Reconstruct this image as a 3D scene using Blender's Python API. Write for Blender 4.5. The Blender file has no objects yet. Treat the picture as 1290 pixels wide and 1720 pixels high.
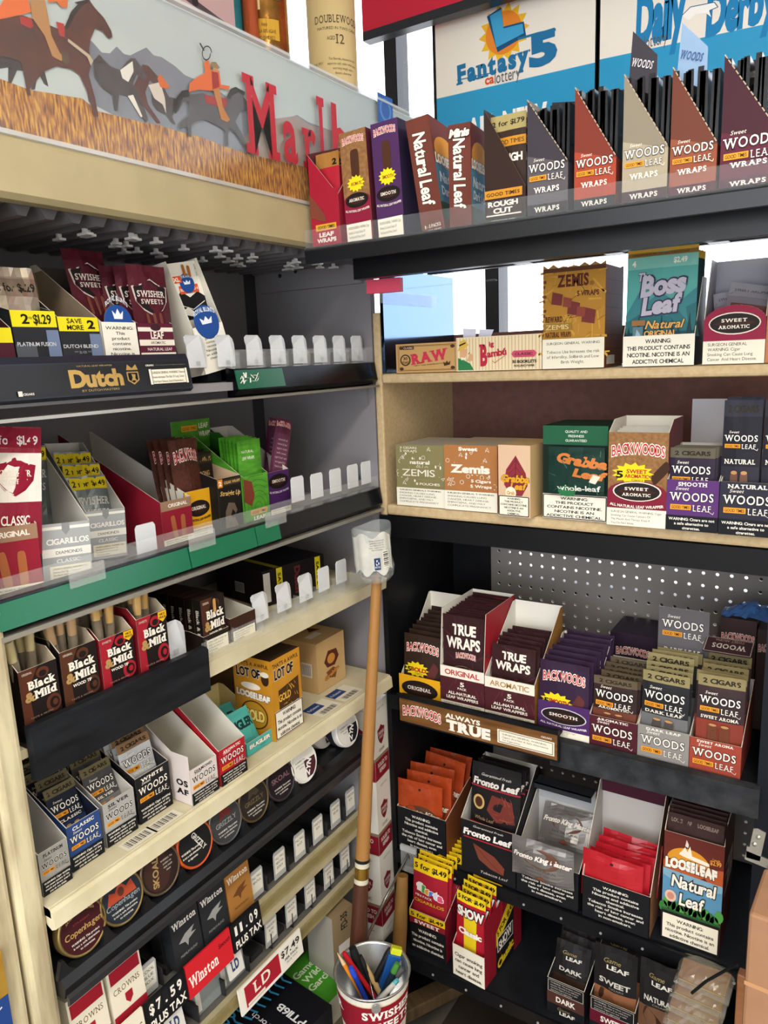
import bpy, math, random
from mathutils import Vector, Matrix, Euler
random.seed(7)
PI = math.pi
sc = bpy.context.scene
COL = sc.collection

# ---------------------------------------------------------------- camera
FPX = 1264.3
def _cam_axes(y, p, r):
    f = Vector((math.sin(y)*math.cos(p), math.cos(y)*math.cos(p), -math.sin(p)))
    ri = Vector((math.cos(y), -math.sin(y), 0)); dn = f.cross(ri)
    c, s = math.cos(r), math.sin(r)
    return c*ri + s*dn, -s*ri + c*dn, f
AX_R, AX_D, AX_F = _cam_axes(-0.574564, 0.200672, 0.040459)
CAM = Vector((0.79877, -1.22, 1.5))
cam_d = bpy.data.cameras.new('camera'); cam = bpy.data.objects.new('camera', cam_d); COL.objects.link(cam)
cam_d.sensor_fit = 'VERTICAL'; cam_d.sensor_height = 24.0; cam_d.lens = FPX/1720*24.0
cam_d.clip_start = 0.02; cam_d.clip_end = 60
cm = Matrix((( AX_R.x, -AX_D.x, -AX_F.x, CAM.x), (AX_R.y, -AX_D.y, -AX_F.y, CAM.y), (AX_R.z, -AX_D.z, -AX_F.z, CAM.z), (0, 0, 0, 1)))
cam.matrix_world = cm
sc.camera = cam
# ---------------------------------------------------------------- world, lamps, exposure
W = bpy.data.worlds.new('daylight'); sc.world = W; W.use_nodes = True
W.node_tree.nodes['Background'].inputs[0].default_value = (0.86, 0.92, 1.0, 1)
W.node_tree.nodes['Background'].inputs[1].default_value = 4.0
def area(name, loc, rot, sx, sy, power, col):
    l = bpy.data.lights.new(name, 'AREA'); l.shape = 'RECTANGLE'; l.size = sx; l.size_y = sy; l.energy = power; l.color = col
    o = bpy.data.objects.new(name, l); COL.objects.link(o); o.location = loc; o.rotation_euler = rot
    return o
LAMPS = [((1.15, -1.45, 2.66), 0.3, 1.2, 19), ((1.15, -2.7, 2.66), 0.3, 1.2, 26), ((2.3, -1.2, 2.66), 0.3, 1.2, 10)]
area('added_front_fill', (1.0, -3.56, 1.45), (PI/2, 0, 0), 2.8, 1.9, 18, (1.0, 0.95, 0.88))  # unseen fill lamp added behind the camera to brighten the shelf fronts
for lp in LAMPS:
    area('ceiling_lamp_light', lp[0], (0, 0, 0), lp[1], lp[2], lp[3], (1.0, 0.93, 0.82))
vs = sc.view_settings
vs.view_transform = 'Standard'; vs.look = 'None'; vs.gamma = 1.0; vs.use_curve_mapping = False
vs.exposure = 0.15
try:
    sc.cycles.max_bounces = 8; sc.cycles.transparent_max_bounces = 24; sc.cycles.use_denoising = True
    sc.cycles.sample_clamp_indirect = 6
except Exception: pass

# pixel of the photograph -> point on one plane of the place
def _ray(px, py): return AX_R*((px-645)/FPX) + AX_D*((py-860)/FPX) + AX_F
def Xp(px, py, x=0.0):
    d = _ray(px, py); return CAM + d*((x-CAM.x)/d.x)
def Yp(px, py, y=0.0):
    d = _ray(px, py); return CAM + d*((y-CAM.y)/d.y)
def Zp(px, py, z):
    d = _ray(px, py); return CAM + d*((z-CAM.z)/d.z)
def hgt(p, py):
    """height above p at which its vertical reaches image row py"""
    lo, hi = 0.0, 0.6
    for _ in range(40):
        m = (lo+hi)/2; q = Vector((p[0], p[1], p[2]+m)) - CAM
        y = 860 + FPX*q.dot(AX_D)/q.dot(AX_F)
        if y > py: lo = m
        else: hi = m
    return lo

# ---------------------------------------------------------------- materials
_M = {}
def _lin(c): return c/12.92 if c <= 0.04045 else ((c+0.055)/1.055)**2.4
def rgb(h):
    h = h.lstrip('#'); return tuple(_lin(int(h[i:i+2], 16)/255) for i in (0, 2, 4)) + (1,)
def mat(h, rough=0.55, metal=0.0, trans=0.0, alpha=1.0, emit=0.0, noise=0.0, nscale=40, bump=0.0, bscale=200, stretch=None, h2=None, coat=0.0, ior=1.45):
    if not isinstance(h, str): return h
    key = (h, rough, metal, trans, alpha, emit, noise, nscale, bump, bscale, stretch, h2, coat, ior)
    if key in _M: return _M[key]
    m = bpy.data.materials.new('surface_' + h.lstrip('#')); m.use_nodes = True
    nt = m.node_tree; b = nt.nodes['Principled BSDF']
    b.inputs['Base Color'].default_value = rgb(h); b.inputs['Roughness'].default_value = rough; b.inputs['Metallic'].default_value = metal
    b.inputs['Transmission Weight'].default_value = trans; b.inputs['Alpha'].default_value = alpha; b.inputs['IOR'].default_value = ior
    b.inputs['Coat Weight'].default_value = coat
    if rough >= 0.4 and metal == 0: b.inputs['Specular IOR Level'].default_value = 0.22
    if emit: b.inputs['Emission Color'].default_value = rgb(h); b.inputs['Emission Strength'].default_value = emit
    if noise or bump:
        tc = nt.nodes.new('ShaderNodeTexCoord'); mp = nt.nodes.new('ShaderNodeMapping'); nt.links.new(tc.outputs['Object'], mp.inputs[0])
        if stretch: mp.inputs['Scale'].default_value = stretch
    if noise:
        n = nt.nodes.new('ShaderNodeTexNoise'); n.inputs['Scale'].default_value = nscale; n.inputs['Detail'].default_value = 5
        nt.links.new(mp.outputs[0], n.inputs[0])
        r = nt.nodes.new('ShaderNodeValToRGB'); r.color_ramp.elements[0].position = 0.5-noise/2; r.color_ramp.elements[1].position = 0.5+noise/2
        r.color_ramp.elements[0].color = rgb(h2 or h); r.color_ramp.elements[1].color = rgb(h)
        nt.links.new(n.outputs[0], r.inputs[0]); nt.links.new(r.outputs[0], b.inputs['Base Color'])
    if bump:
        n2 = nt.nodes.new('ShaderNodeTexNoise'); n2.inputs['Scale'].default_value = bscale; nt.links.new(mp.outputs[0], n2.inputs[0])
        bp = nt.nodes.new('ShaderNodeBump'); bp.inputs['Strength'].default_value = bump; bp.inputs['Distance'].default_value = 0.002
        nt.links.new(n2.outputs[0], bp.inputs['Height']); nt.links.new(bp.outputs[0], b.inputs['Normal'])
    _M[key] = m
    return m
def glass(h='f4f8f8', rough=0.03, alpha=0.16):
    return mat(h, rough=rough, alpha=alpha, coat=0.3)

# ---------------------------------------------------------------- mesh builder
class MB:
    def __init__(s): s.v = []; s.f = []; s.mi = []; s.mats = []; s.smooth = []
    def m(s, h):
        h = mat(h)
        if h not in s.mats: s.mats.append(h)
        return s.mats.index(h)
    def poly(s, pts, h, sm=False):
        b = len(s.v); s.v += [tuple(p) for p in pts]; s.f.append(tuple(range(b, b+len(pts)))); s.mi.append(s.m(h)); s.smooth.append(sm)
    def raw(s, vs_, fs, h, sm=False):
        b = len(s.v); s.v += [tuple(p) for p in vs_]; k = s.m(h)
        for f in fs: s.f.append(tuple(i+b for i in f)); s.mi.append(k); s.smooth.append(sm)
    def box(s, a, c, h, faces=None):
        x0, y0, z0 = a; x1, y1, z1 = c
        v = [(x0,y0,z0),(x1,y0,z0),(x1,y1,z0),(x0,y1,z0),(x0,y0,z1),(x1,y0,z1),(x1,y1,z1),(x0,y1,z1)]
        s.raw(v, [(0,3,2,1),(4,5,6,7),(0,1,5,4),(1,2,6,5),(2,3,7,6),(3,0,4,7)], h)
    def bbox(s, a, c, h, bv=0.002):
        """box with bevelled edges"""
        import bmesh
        bm = bmesh.new(); bmesh.ops.create_cube(bm, size=1)
        for v in bm.verts: v.co = Vector([(a[i]+c[i])/2 + v.co[i]*(c[i]-a[i]) for i in range(3)])
        bmesh.ops.bevel(bm, geom=list(bm.edges), offset=bv, segments=2, affect='EDGES', profile=0.5)
        bm.verts.index_update()
        s.raw([v.co for v in bm.verts], [[v.index for v in f.verts] for f in bm.faces], h); bm.free()
    def prism(s, pts, axis, a, c, h, h_side=None):
        """outline pts (2D) swept along an axis from a to c"""
        def P(p, t):
            return (t, p[0], p[1]) if axis == 0 else ((p[0], t, p[1]) if axis == 1 else (p[0], p[1], t))
        n = len(pts); v = [P(p, a) for p in pts] + [P(p, c) for p in pts]
        s.raw(v, [tuple(range(n))[::-1], tuple(range(n, 2*n))], h)
        s.raw(v, [(i, (i+1) % n, n+(i+1) % n, n+i) for i in range(n)], h_side or h)
    def tube(s, path, r, h, n=12, cap=True):
        path = [Vector(p) for p in path]; rs = r if isinstance(r, (list, tuple)) else [r]*len(path)
        vs_ = []; up = None
        for i, p in enumerate(path):
            d = (path[min(i+1, len(path)-1)] - path[max(i-1, 0)]).normalized()
            if up is None: up = Vector((0, 0, 1)) if abs(d.z) < 0.9 else Vector((1, 0, 0))
            a = d.cross(up).normalized(); b = d.cross(a); up = -b if False else up
            for k in range(n): t = 2*PI*k/n; vs_.append(p + (a*math.cos(t) + b*math.sin(t))*rs[i])
        fs = [(i*n+k, i*n+(k+1) % n, (i+1)*n+(k+1) % n, (i+1)*n+k) for i in range(len(path)-1) for k in range(n)]
        s.raw(vs_, fs, h, True)
        if cap: s.raw(vs_[:n], [tuple(range(n))], h); s.raw(vs_[-n:], [tuple(range(n))], h)
    def lathe(s, prof, h, n=32, c=(0, 0, 0), sm=True):
        vs_ = [(c[0]+r*math.cos(2*PI*k/n), c[1]+r*math.sin(2*PI*k/n), c[2]+z) for r, z in prof for k in range(n)]
        fs = [(i*n+k, i*n+(k+1) % n, (i+1)*n+(k+1) % n, (i+1)*n+k) for i in range(len(prof)-1) for k in range(n)]
        s.raw(vs_, fs, h, sm)
    def xf(s, fn): s.v = [tuple(fn(*p)) for p in s.v]
    def build(s, name, parent=None, loc=None, rot=None):
        me = bpy.data.meshes.new(name); me.from_pydata(s.v, [], s.f)
        for m in s.mats: me.materials.append(m)
        me.polygons.foreach_set('material_index', s.mi); me.polygons.foreach_set('use_smooth', s.smooth); me.update()
        o = bpy.data.objects.new(name, me); COL.objects.link(o)
        if parent: o.parent = parent
        if loc is not None: o.location = loc
        if rot is not None: o.rotation_euler = rot
        return o

def tag(o, label=None, cat=None, group=None, kind=None):
    if label: o['label'] = label
    if cat: o['category'] = cat
    if group: o['group'] = group
    if kind: o['kind'] = kind
    return o
def empty(name, loc=(0, 0, 0), rot=(0, 0, 0), **k):
    o = bpy.data.objects.new(name, None); COL.objects.link(o); o.location = loc; o.rotation_euler = rot; o.empty_display_size = 0.02
    return tag(o, **k)
def dup(o, loc=None, rot=None, label=None, group=None):
    c = o.copy(); COL.objects.link(c)
    if loc is not None: c.location = loc
    if rot is not None: c.rotation_euler = rot
    if label: c['label'] = label
    if group: c['group'] = group
    for ch in list(o.children):
        d = ch.copy(); COL.objects.link(d); d.parent = c
        for g in list(ch.children):
            e = g.copy(); COL.objects.link(e); e.parent = d
    return c

# ---------------------------------------------------------------- lettering
_G = {}
def glyph(ch, off=0.0, slab=False):
    key = (ch, round(off, 3), slab)
    if key in _G: return _G[key]
    cu = bpy.data.curves.new('g', 'FONT'); cu.body = ch; cu.size = 1; cu.offset = off; cu.resolution_u = 3; cu.dimensions = '2D'; cu.fill_mode = 'FRONT'
    ob = bpy.data.objects.new('g', cu); me = ob.to_mesh()
    vs_ = [(v.co.x, v.co.y) for v in me.vertices]; fs = [tuple(p.vertices) for p in me.polygons]
    if slab and vs_:
        cnt = {}
        for f in fs:
            for i in range(len(f)):
                e = tuple(sorted((f[i], f[(i+1) % len(f)]))); cnt[e] = cnt.get(e, 0)+1
        ymin = min(v[1] for v in vs_); ymax = max(v[1] for v in vs_)
        ex = []
        for (a, b), c in cnt.items():
            if c != 1: continue
            (xa, ya), (xb, yb) = vs_[a], vs_[b]
            if abs(ya-yb) < 0.004 and 0.04 < abs(xa-xb) < 0.26:
                if abs(ya-ymin) < 0.012: ex.append((min(xa, xb), max(xa, xb), ya, 1))
                elif abs(ya-ymax) < 0.012: ex.append((min(xa, xb), max(xa, xb), ya, -1))
        for x0, x1, y, d in ex:
            b = len(vs_); t = 0.085; q = 0.075
            for l, r in ((x0-q, x0), (x1, x1+q)):
                b = len(vs_); vs_ += [(l, y), (r, y), (r, y+d*t), (l, y+d*t)]
                fs.append((b, b+1, b+2, b+3) if d > 0 else (b, b+3, b+2, b+1))
    ob.to_mesh_clear(); bpy.data.objects.remove(ob); bpy.data.curves.remove(cu)
    _G[key] = (vs_, fs); return _G[key]
CAPH = 0.73
def layout(txt, slab=False, sp=0.07):
    x = 0; out = []
    for ch in txt:
        if ch == ' ': x += 0.30; continue
        v, _ = glyph(ch)
        if not v: x += 0.3; continue
        a = min(p[0] for p in v); b = max(p[0] for p in v)
        out.append((ch, x-a)); x += (b-a) + sp + (0.1 if slab else 0)
    return out, max(x-sp, 0.01)

class Paint:
    """prints flat artwork on a rectangular face: u runs 0..1 to the side, v runs 0..1 upward"""
    def __init__(s, mb, O, U, V, w, h, sub=None, step=0.00013):
        s.mb = mb; s.O = Vector(O); s.U = Vector(U).normalized(); s.V = Vector(V).normalized(); s.N = s.U.cross(s.V); s.w = w; s.h = h; s.k = 1; s.sub = sub; s.step = step
    def pt(s, x, y, k=None): return s.O + s.U*x + s.V*y + s.N*(s.step*(k or s.k))
    def r(s, u0, v0, u1, v1, c):
        nu, nv = s.sub or (1, 1)
        if s.sub: nu = max(1, round(nu*abs(u1-u0))); nv = max(1, round(nv*abs(v1-v0)))
        vs_ = [s.pt(s.w*(u0+(u1-u0)*i/nu), s.h*(v0+(v1-v0)*j/nv)) for j in range(nv+1) for i in range(nu+1)]
        s.mb.raw(vs_, [(j*(nu+1)+i, j*(nu+1)+i+1, (j+1)*(nu+1)+i+1, (j+1)*(nu+1)+i) for j in range(nv) for i in range(nu)], c); s.k += 1; return s
    def p(s, pts, c):
        s.mb.poly([s.pt(s.w*u, s.h*v) for u, v in pts], c); s.k += 1; return s
    def e(s, u, v, ru, rv, c, n=24, a0=0, a1=360):
        pts = [(u+ru*math.cos(math.radians(a0+(a1-a0)*i/n)), v+rv*math.sin(math.radians(a0+(a1-a0)*i/n))) for i in range(n if a1-a0 >= 360 else n+1)]
        return s.p(pts, c)
    def burst(s, u, v, ru, rv, c, n=13):
        pts = []
        for i in range(2*n):
            q = 1 if i % 2 == 0 else 0.74; a = PI*i/n; pts.append((u+ru*q*math.cos(a), v+rv*q*math.sin(a)))
        b = len(s.mb.v); s.mb.raw([s.pt(s.w*u, s.h*v)] + [s.pt(s.w*x, s.h*y) for x, y in pts], [(0, 1+i, 1+(i+1) % (2*n)) for i in range(2*n)], c); s.k += 1; return s
    def line(s, pts, t, c):
        """stroke of width t metres"""
        for (a, b) in zip(pts, pts[1:]):
            A = Vector((a[0]*s.w, a[1]*s.h)); B = Vector((b[0]*s.w, b[1]*s.h)); d = (B-A)
            if d.length < 1e-6: continue
            n = Vector((-d.y, d.x)).normalized()*t/2
            s.mb.poly([s.pt(*(A-n)), s.pt(*(B-n)), s.pt(*(B+n)), s.pt(*(A+n))], c)
        s.k += 1; return s
    def frame(s, u0, v0, u1, v1, t, c):
        return s.line([(u0, v0), (u1, v0), (u1, v1), (u0, v1), (u0, v0)], t, c)
    def t(s, txt, u, v, w, h, c, b=0.0, o=None, ow=0.05, arch=0.0, slab=False, it=0.0, rot=0.0, al='c', cond=None):
        """text centred on (u, v): w = width share of the face (None = natural), h = cap height share"""
        lay, L = layout(txt, slab)
        sy = s.h*h/CAPH; sx = s.w*w/L if w else sy*0.92
        if w and cond is None and sx > sy*1.6: sx = sy*1.6
        ca, sa = math.cos(math.radians(rot)), math.sin(math.radians(rot))
        x0 = {'c': -L*sx/2, 'l': 0, 'r': -L*sx}[al]
        def put(off, col):
            for ch, gx in lay:
                vs_, fs = glyph(ch, off, slab); P = []
                for gx_, gy in vs_:
                    x = x0 + (gx+gx_ + it*gy)*sx; y = (gy-CAPH/2)*sy
                    if arch: q = (x-x0)/(L*sx)*2-1; y += arch*s.h*(1-q*q)
                    P.append(s.pt(u*s.w + x*ca - y*sa, v*s.h + x*sa + y*ca))
                s.mb.raw(P, fs, col)
            s.k += 1
        if o: put(b+ow, o)
        put(b, c); return s
    def lines(s, txts, u, v, w, h, c, gap=1.5, al='c', b=0.0, fit=False, rot=0):
        """several rows of small print, the topmost at v"""
        ls = [layout(t)[1] for t in txts]; mx = max(ls)
        for i, t in enumerate(txts):
            y = v - i*h*gap
            s.t(t, u, y, w*(1 if fit else ls[i]/mx), h, c, b=b, al=al)
            s.k -= 1
        s.k += 1; return s
    # marks that come back on many packs
    def woods(s, u, v, w, c='f2efe8', o='1a1614', tm=True, aspect=None, leafc=None):
        q = s.w/s.h
        s.t('Sweet', u-w*0.24, v+w*q*0.27, w*0.30, w*q*0.085, o if c == o else c, it=0.3)
        s.t('WOODS', u, v+w*q*0.07, w, w*q*0.21, c, b=0.015, o=o, ow=0.05, slab=True)
        s.r(u-w*0.5, v-w*q*0.26, u-w*0.02, v-w*q*0.13, 'e79a2c')
        s.t('GOOD TIMES', u-w*0.26, v-w*q*0.195, w*0.42, w*q*0.075, '2a1a0c', b=0.01)
        s.t('LEAF', u+w*0.24, v-w*q*0.20, w*0.42, w*q*0.16, leafc or c, o=o, ow=0.035, slab=True)
        s.line([(u+w*0.40, v-w*q*0.28), (u+w*0.48, v-w*q*0.33), (u+w*0.50, v-w*q*0.27)], 0.0006, leafc or c); return s
    def backwoods(s, u, v, w, h, arch=0.05):
        s.t('BACKWOODS', u, v, w, h, 'f3efe6', b=0.075, arch=arch); s.k -= 0
        s.t('BACKWOODS', u, v, w, h, 'c2202b', b=0.012, arch=arch); return s
    def oval(s, u, v, ru, rv, c1, txt, c2='1d1411', tc='f2ece2', txts=None):
        s.e(u, v, ru, rv, c1)
        s.p([(u-ru*0.82, v), (u-ru*0.4, v+rv*0.42), (u, v+rv*0.55), (u+ru*0.4, v+rv*0.42), (u+ru*0.82, v), (u+ru*0.4, v-rv*0.42), (u, v-rv*0.55), (u-ru*0.4, v-rv*0.42)], '3a2018')
        if txts:
            s.t(txts[0], u, v+rv*0.32, ru*1.05, rv*0.34, tc, b=0.02, slab=True); s.t(txts[1], u, v-rv*0.34, ru*1.25, rv*0.34, tc, b=0.02, slab=True)
        else: s.t(txt, u, v+rv*0.10, ru*1.3, rv*0.42, tc, b=0.02, slab=True)
        return s
    def sgw(s, u0, v0, u1, v1, bg='efe9d6', tc='2a2624', txts=None, b=0.0, frame=False, head=None):
        """a warning panel"""
        s.r(u0, v0, u1, v1, bg)
        if frame: s.frame(u0+0.015, v0+0.008, u1-0.015, v1-0.008, 0.0008, tc)
        txts = txts or ['SURGEON GENERAL WARNING: Cigar', 'Smoking Can Cause Cancers Of', 'The Mouth And Throat, Even If', 'You Do Not Inhale']
        n = len(txts); hh = (v1-v0)
        s.lines(txts, u0+(u1-u0)*0.07, v1-hh*(0.5/n+0.07), (u1-u0)*0.86, hh*0.86/n*0.58, tc, gap=1/0.58, al='l', b=b); return s
    def warn(s, u0, v0, u1, v1, bg, tc, txts, frame=None, b=0.02):
        s.r(u0, v0, u1, v1, bg)
        if frame: s.frame(u0+0.01, v0+0.01, u1-0.01, v1-0.01, 0.0016, frame)
        n = len(txts); hh = v1-v0
        s.lines(txts, (u0+u1)/2, v1-hh*(0.5/n+0.06), (u1-u0)*0.88, hh*0.88/n*0.62, tc, gap=1/0.62, b=b); return s
    def cigar(s, u, v, ru, rv, c='8a4a2a', tip='c89060', rot=0):
        n = 10; pts = []
        for i in range(2*n):
            a = 2*PI*i/(2*n); x = ru*math.copysign(abs(math.cos(a))**0.5, math.cos(a)); y = rv*math.copysign(abs(math.sin(a))**0.35, math.sin(a))
            if rot: R = math.radians(rot); x, y = x*math.cos(R)-y*math.sin(R), x*math.sin(R)+y*math.cos(R)
            pts.append((u+x, v+y))
        s.p(pts, c)
        if tip and not rot: s.e(u, v+rv*0.93, ru*0.8, rv*0.07, tip, n=12)
        return s
    def specks(s, n, c, seed=1, sz=0.05, u0=0, v0=0, u1=1, v1=1):
        R = random.Random(seed)
        for i in range(n):
            u = R.uniform(u0, u1); v = R.uniform(v0, v1); a = R.uniform(0, PI); k = sz*R.uniform(0.4, 1)
            q = s.w/s.h
            du, dv = k*math.cos(a), k*math.sin(a)*q
            s.mb.poly([s.pt(s.w*(u+x), s.h*(v+y)) for x, y in ((-du/2-dv*0.1, -dv/2), (du/2, dv/2-du*0.06*q), (du/2+dv*0.1, dv/2+0.04*k), (-du/2, -dv/2+0.1*k))], c)
        s.k += 1; return s

# ---------------------------------------------------------------- packs
WARN_NIC = ['WARNING:', 'This product contains', 'Nicotine and addictive', 'chemical.', 'Tobacco Smoke increases', 'the risk of lung cancer and', 'heart disease, even', 'in non-smokers.']
WARN_NSA = ['WARNING:', 'THIS PRODUCT CONTAINS', 'NICOTINE. NICOTINE IS AN', 'ADDICTIVE CHEMICAL']
def carton_mesh(w, d, hf, hb, outer, inner='e6e2da', front=None, side=None, slope=0.85, t=0.0011, hl=None, hr=None, backart=None, flap=None, top=None, frontc=None, sidec=None, leftart=None):
    """open display carton: low front, high back, sloping side walls.  hl/hr: front edge heights when the front itself slopes"""
    mb = MB(); hl = hl or hf; hr = hr or hf; sc_ = sidec or outer
    def wall(pts_o, pts_i, ho, hi):
        n = len(pts_o); mb.poly(pts_o, ho); mb.poly(pts_i[::-1], hi)
        for i in range(n): j = (i+1) % n; mb.poly([pts_o[j], pts_o[i], pts_i[i], pts_i[j]], 'd8d2c4')
    fo = [(0, 0, 0), (w, 0, 0), (w, 0, hr), (0, 0, hl)]; wall(fo, [(x, t, z) for x, y, z in fo], frontc or outer, inner)
    bo = [(w, d, 0), (0, d, 0), (0, d, hb), (w, d, hb)]; wall(bo, [(x, d-t, z) for x, y, z in bo], outer, inner)
    ds = d*slope
    for x, sg, hh in ((0, 1, hl), (w, -1, hr)):
        o = [(x, d, 0), (x, 0, 0), (x, 0, hh), (x, ds, hb), (x, d, hb)]
        if slope >= 0.99: o = o[:3] + o[4:]
        if sg < 0: o = o[::-1]
        wall(o, [(x+sg*t, y, z) for _, y, z in o], sc_, inner)
    mb.poly([(0, 0, 0), (0, d, 0), (w, d, 0), (w, 0, 0)], outer); mb.poly([(0, 0, t), (w, 0, t), (w, d, t), (0, d, t)], inner)
    if front:
        front(Paint(mb, (0, 0, 0), (1, 0, 0), (0, 0, 1), w, hf))
    if side: side(Paint(mb, (w, 0, 0), (0, 1, 0), (0, 0, 1), d, hb))
    if leftart: leftart(Paint(mb, (0, d, 0), (0, -1, 0), (0, 0, 1), d, hb))
    if backart: backart(Paint(mb, (0, d-t, 0), (1, 0, 0), (0, 0, 1), w, hb))
    return mb
def box_mesh(w, d, h, c, front=None, side=None, top=None, leftart=None, sidec=None, topc=None, bv=0.0):
    mb = MB()
    v = [(0,0,0),(w,0,0),(w,d,0),(0,d,0),(0,0,h),(w,0,h),(w,d,h),(0,d,h)]
    for f, m in (((0,3,2,1), c), ((4,5,6,7), topc or c), ((0,1,5,4), c), ((1,2,6,5), sidec or c), ((2,3,7,6), c), ((3,0,4,7), sidec or c)): mb.raw(v, [f], m)
    if front: front(Paint(mb, (0, 0, 0), (1, 0, 0), (0, 0, 1), w, h))
    if side: side(Paint(mb, (w, 0, 0), (0, 1, 0), (0, 0, 1), d, h))
    if leftart: leftart(Paint(mb, (0, d, 0), (0, -1, 0), (0, 0, 1), d, h))
    if top: top(Paint(mb, (0, 0, h), (1, 0, 0), (0, 1, 0), w, d))
    return mb
def pouch_mesh(w, h, t, c, art=None, seed=0, back=None, wav=0.0006):
    """heat-sealed pouch: pillow with flat seals; local origin at its bottom centre, front towards -y"""
    mb = MB(); nu, nv = 8, 12
    for sg in (-1, 1):
        vs_ = [(w*(i/nu-0.5), sg*1e-5, h*j/nv) for j in range(nv+1) for i in range(nu+1)]
        fs = [(j*(nu+1)+i, j*(nu+1)+i+1, (j+1)*(nu+1)+i+1, (j+1)*(nu+1)+i) for j in range(nv) for i in range(nu)]
        mb.raw(vs_, fs if sg < 0 else [f[::-1] for f in fs], c if sg < 0 else (back or c), True)
    if art: art(Paint(mb, (-w/2, -2e-5, 0), (1, 0, 0), (0, 0, 1), w, h, sub=(8, 12), step=0.00022))
    R = random.Random(seed); a, b2 = R.uniform(0, 6), R.uniform(0, 6)
    def fn(x, y, z):
        u = min(max(x/w+0.5, 0), 1); v = min(max(z/h, 0), 1)
        b = t/2*math.sin(PI*u)**0.7*min(1, v/0.12)*min(1, max(0, (0.94-v))/0.14)
        rip = wav*math.sin(7*u+a)*math.sin(5*v+b2) + wav*0.5*math.sin(16*u+9*v+b2)*(0.4+0.6*abs(v-0.5)*2)
        return (x, y + (-b if y < 0 else b) + rip, z)
    mb.xf(fn); return mb
def carton(name, label, cat, pos, rot, mb, group=None):
    o = mb.build(name, None, pos, rot); return tag(o, label, cat, group)
def fan(proto, base, n, p0, p1, lean0, lean1, label, group, jx=0.001, jz=0.002, yaw=0.05, skip_first=False, seed=3, first_label=None):
    """stands copies of one pouch in a row inside a carton: p0, p1 are carton-local points of first and last"""
    R = random.Random(seed); Mb = base if isinstance(base, Matrix) else base.matrix_basis.copy()
    rz = Mb.to_euler().z
    out = []
    for i in range(n):
        f = i/(n-1) if n > 1 else 0
        p = Vector(p0).lerp(Vector(p1), f) + Vector((R.uniform(-jx, jx), 0, R.uniform(-jz, jz)))
        ln = lean0+(lean1-lean0)*f
        L = Mb @ Matrix.Translation(p) @ Matrix.Rotation(R.uniform(-yaw, yaw), 4, 'Z') @ Matrix.Rotation(-ln, 4, 'X')
        o = proto if i == 0 else proto.copy()
        if i: COL.objects.link(o)
        o.matrix_basis = L
        tag(o, first_label if (i == 0 and first_label) else label, 'cigar pouch', group)
        out.append(o)
    return out
def slot(pl, pr, y, z):
    """left end and width of a pack standing square on plane y between two pixels"""
    a = Yp(pl[0], pl[1], y); b = Yp(pr[0], pr[1], y); return Vector((a.x, y, z)), b.x-a.x

# ================================================================ the room
def struct(name, mb): return tag(mb.build(name), kind='structure')
BEIGE = mat('cfc4a4', rough=0.5, noise=0.5, nscale=14, h2='b9ad8c', bump=0.05)
GREYP = mat('7c7a80', rough=0.55, noise=0.6, nscale=5, h2='716f75')
BLK = mat('0d0e11', rough=0.5, noise=0.6, nscale=30, h2='15161a')
b = MB(); b.box((-0.9, -3.6, -0.1), (2.9, 0.75, 0), mat('8b857a', rough=0.6, noise=0.5, nscale=8, h2='7a7468')); struct('floor', b)
b = MB(); b.box((-0.9, -3.6, 2.75), (2.9, 0.75, 2.85), mat('dedbd2', rough=0.9)); struct('ceiling', b)
b = MB(); b.box((-0.9, -3.6, 0), (-0.8, 0.75, 2.75), mat('d2cdc2', rough=0.9)); struct('wall_left', b)
b = MB(); b.box((2.8, -3.6, 0), (2.9, 0.75, 2.75), mat('cfcac0', rough=0.9)); struct('wall_right', b)
b = MB()
for q0, q1 in (((-0.9, -3.7, 0), (2.9, -3.6, 0.45)), ((-0.9, -3.7, 2.45), (2.9, -3.6, 2.75)), ((-0.9, -3.7, 0.45), (-0.5, -3.6, 2.45)), ((2.5, -3.7, 0.45), (2.9, -3.6, 2.45))): b.box(q0, q1, mat('cfcac0', rough=0.9))
struct('wall_front', b)
w2 = empty('added_fill_window', (0, -3.65, 0), kind='structure'); b = MB()  # window added out of view behind the camera to let in frontal fill
for x in (-0.48, 0.5, 1.5, 2.48): b.box((x-0.02, -0.03, 0.45), (x+0.02, 0.03, 2.45), '1d1f25')
b.build('window_frame', w2); b = MB(); b.poly([(-0.5, 0, 0.45), (2.5, 0, 0.45), (2.5, 0, 2.45), (-0.5, 0, 2.45)], glass('ffffff', 0.02, 0.05)); b.build('window_pane', w2)
b = MB()
b.box((-0.8, 0.65, 0), (2.8, 0.75, 0.86), mat('b8b2a8', rough=0.9)); b.box((-0.8, 0.65, 2.62), (2.8, 0.75, 2.75), mat('b8b2a8', rough=0.9)); struct('wall_back', b)
# shop window: dark aluminium frame with panes
ALU = mat('1d1f25', rough=0.35, metal=0.4)
w = empty('window_1', (0, 0.68, 0), kind='structure'); b = MB()
for x in (-0.8, -0.335, -0.05, 0.62, 1.3, 2.0, 2.75): b.box((x-0.019, -0.03, 0.86), (x+0.019, 0.03, 2.62), ALU)
for z in (0.86, 2.58): b.box((-0.8, -0.03, z), (2.8, 0.03, z+0.04), ALU)
b.build('window_frame', w)
b = MB(); b.poly([(-0.8, 0, 0.88), (2.8, 0, 0.88), (2.8, 0, 2.6), (-0.8, 0, 2.6)], glass('ffffff', 0.02, 0.05)); b.build('window_pane', w)
# pavement and pale facade outside the window
b = MB(); b.box((-4, 0.8, -0.12), (6, 9, -0.02), mat('c9c4bc', rough=0.9, noise=0.5, nscale=3, h2='b5b0a8')); struct('pavement_outside', b)
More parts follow.
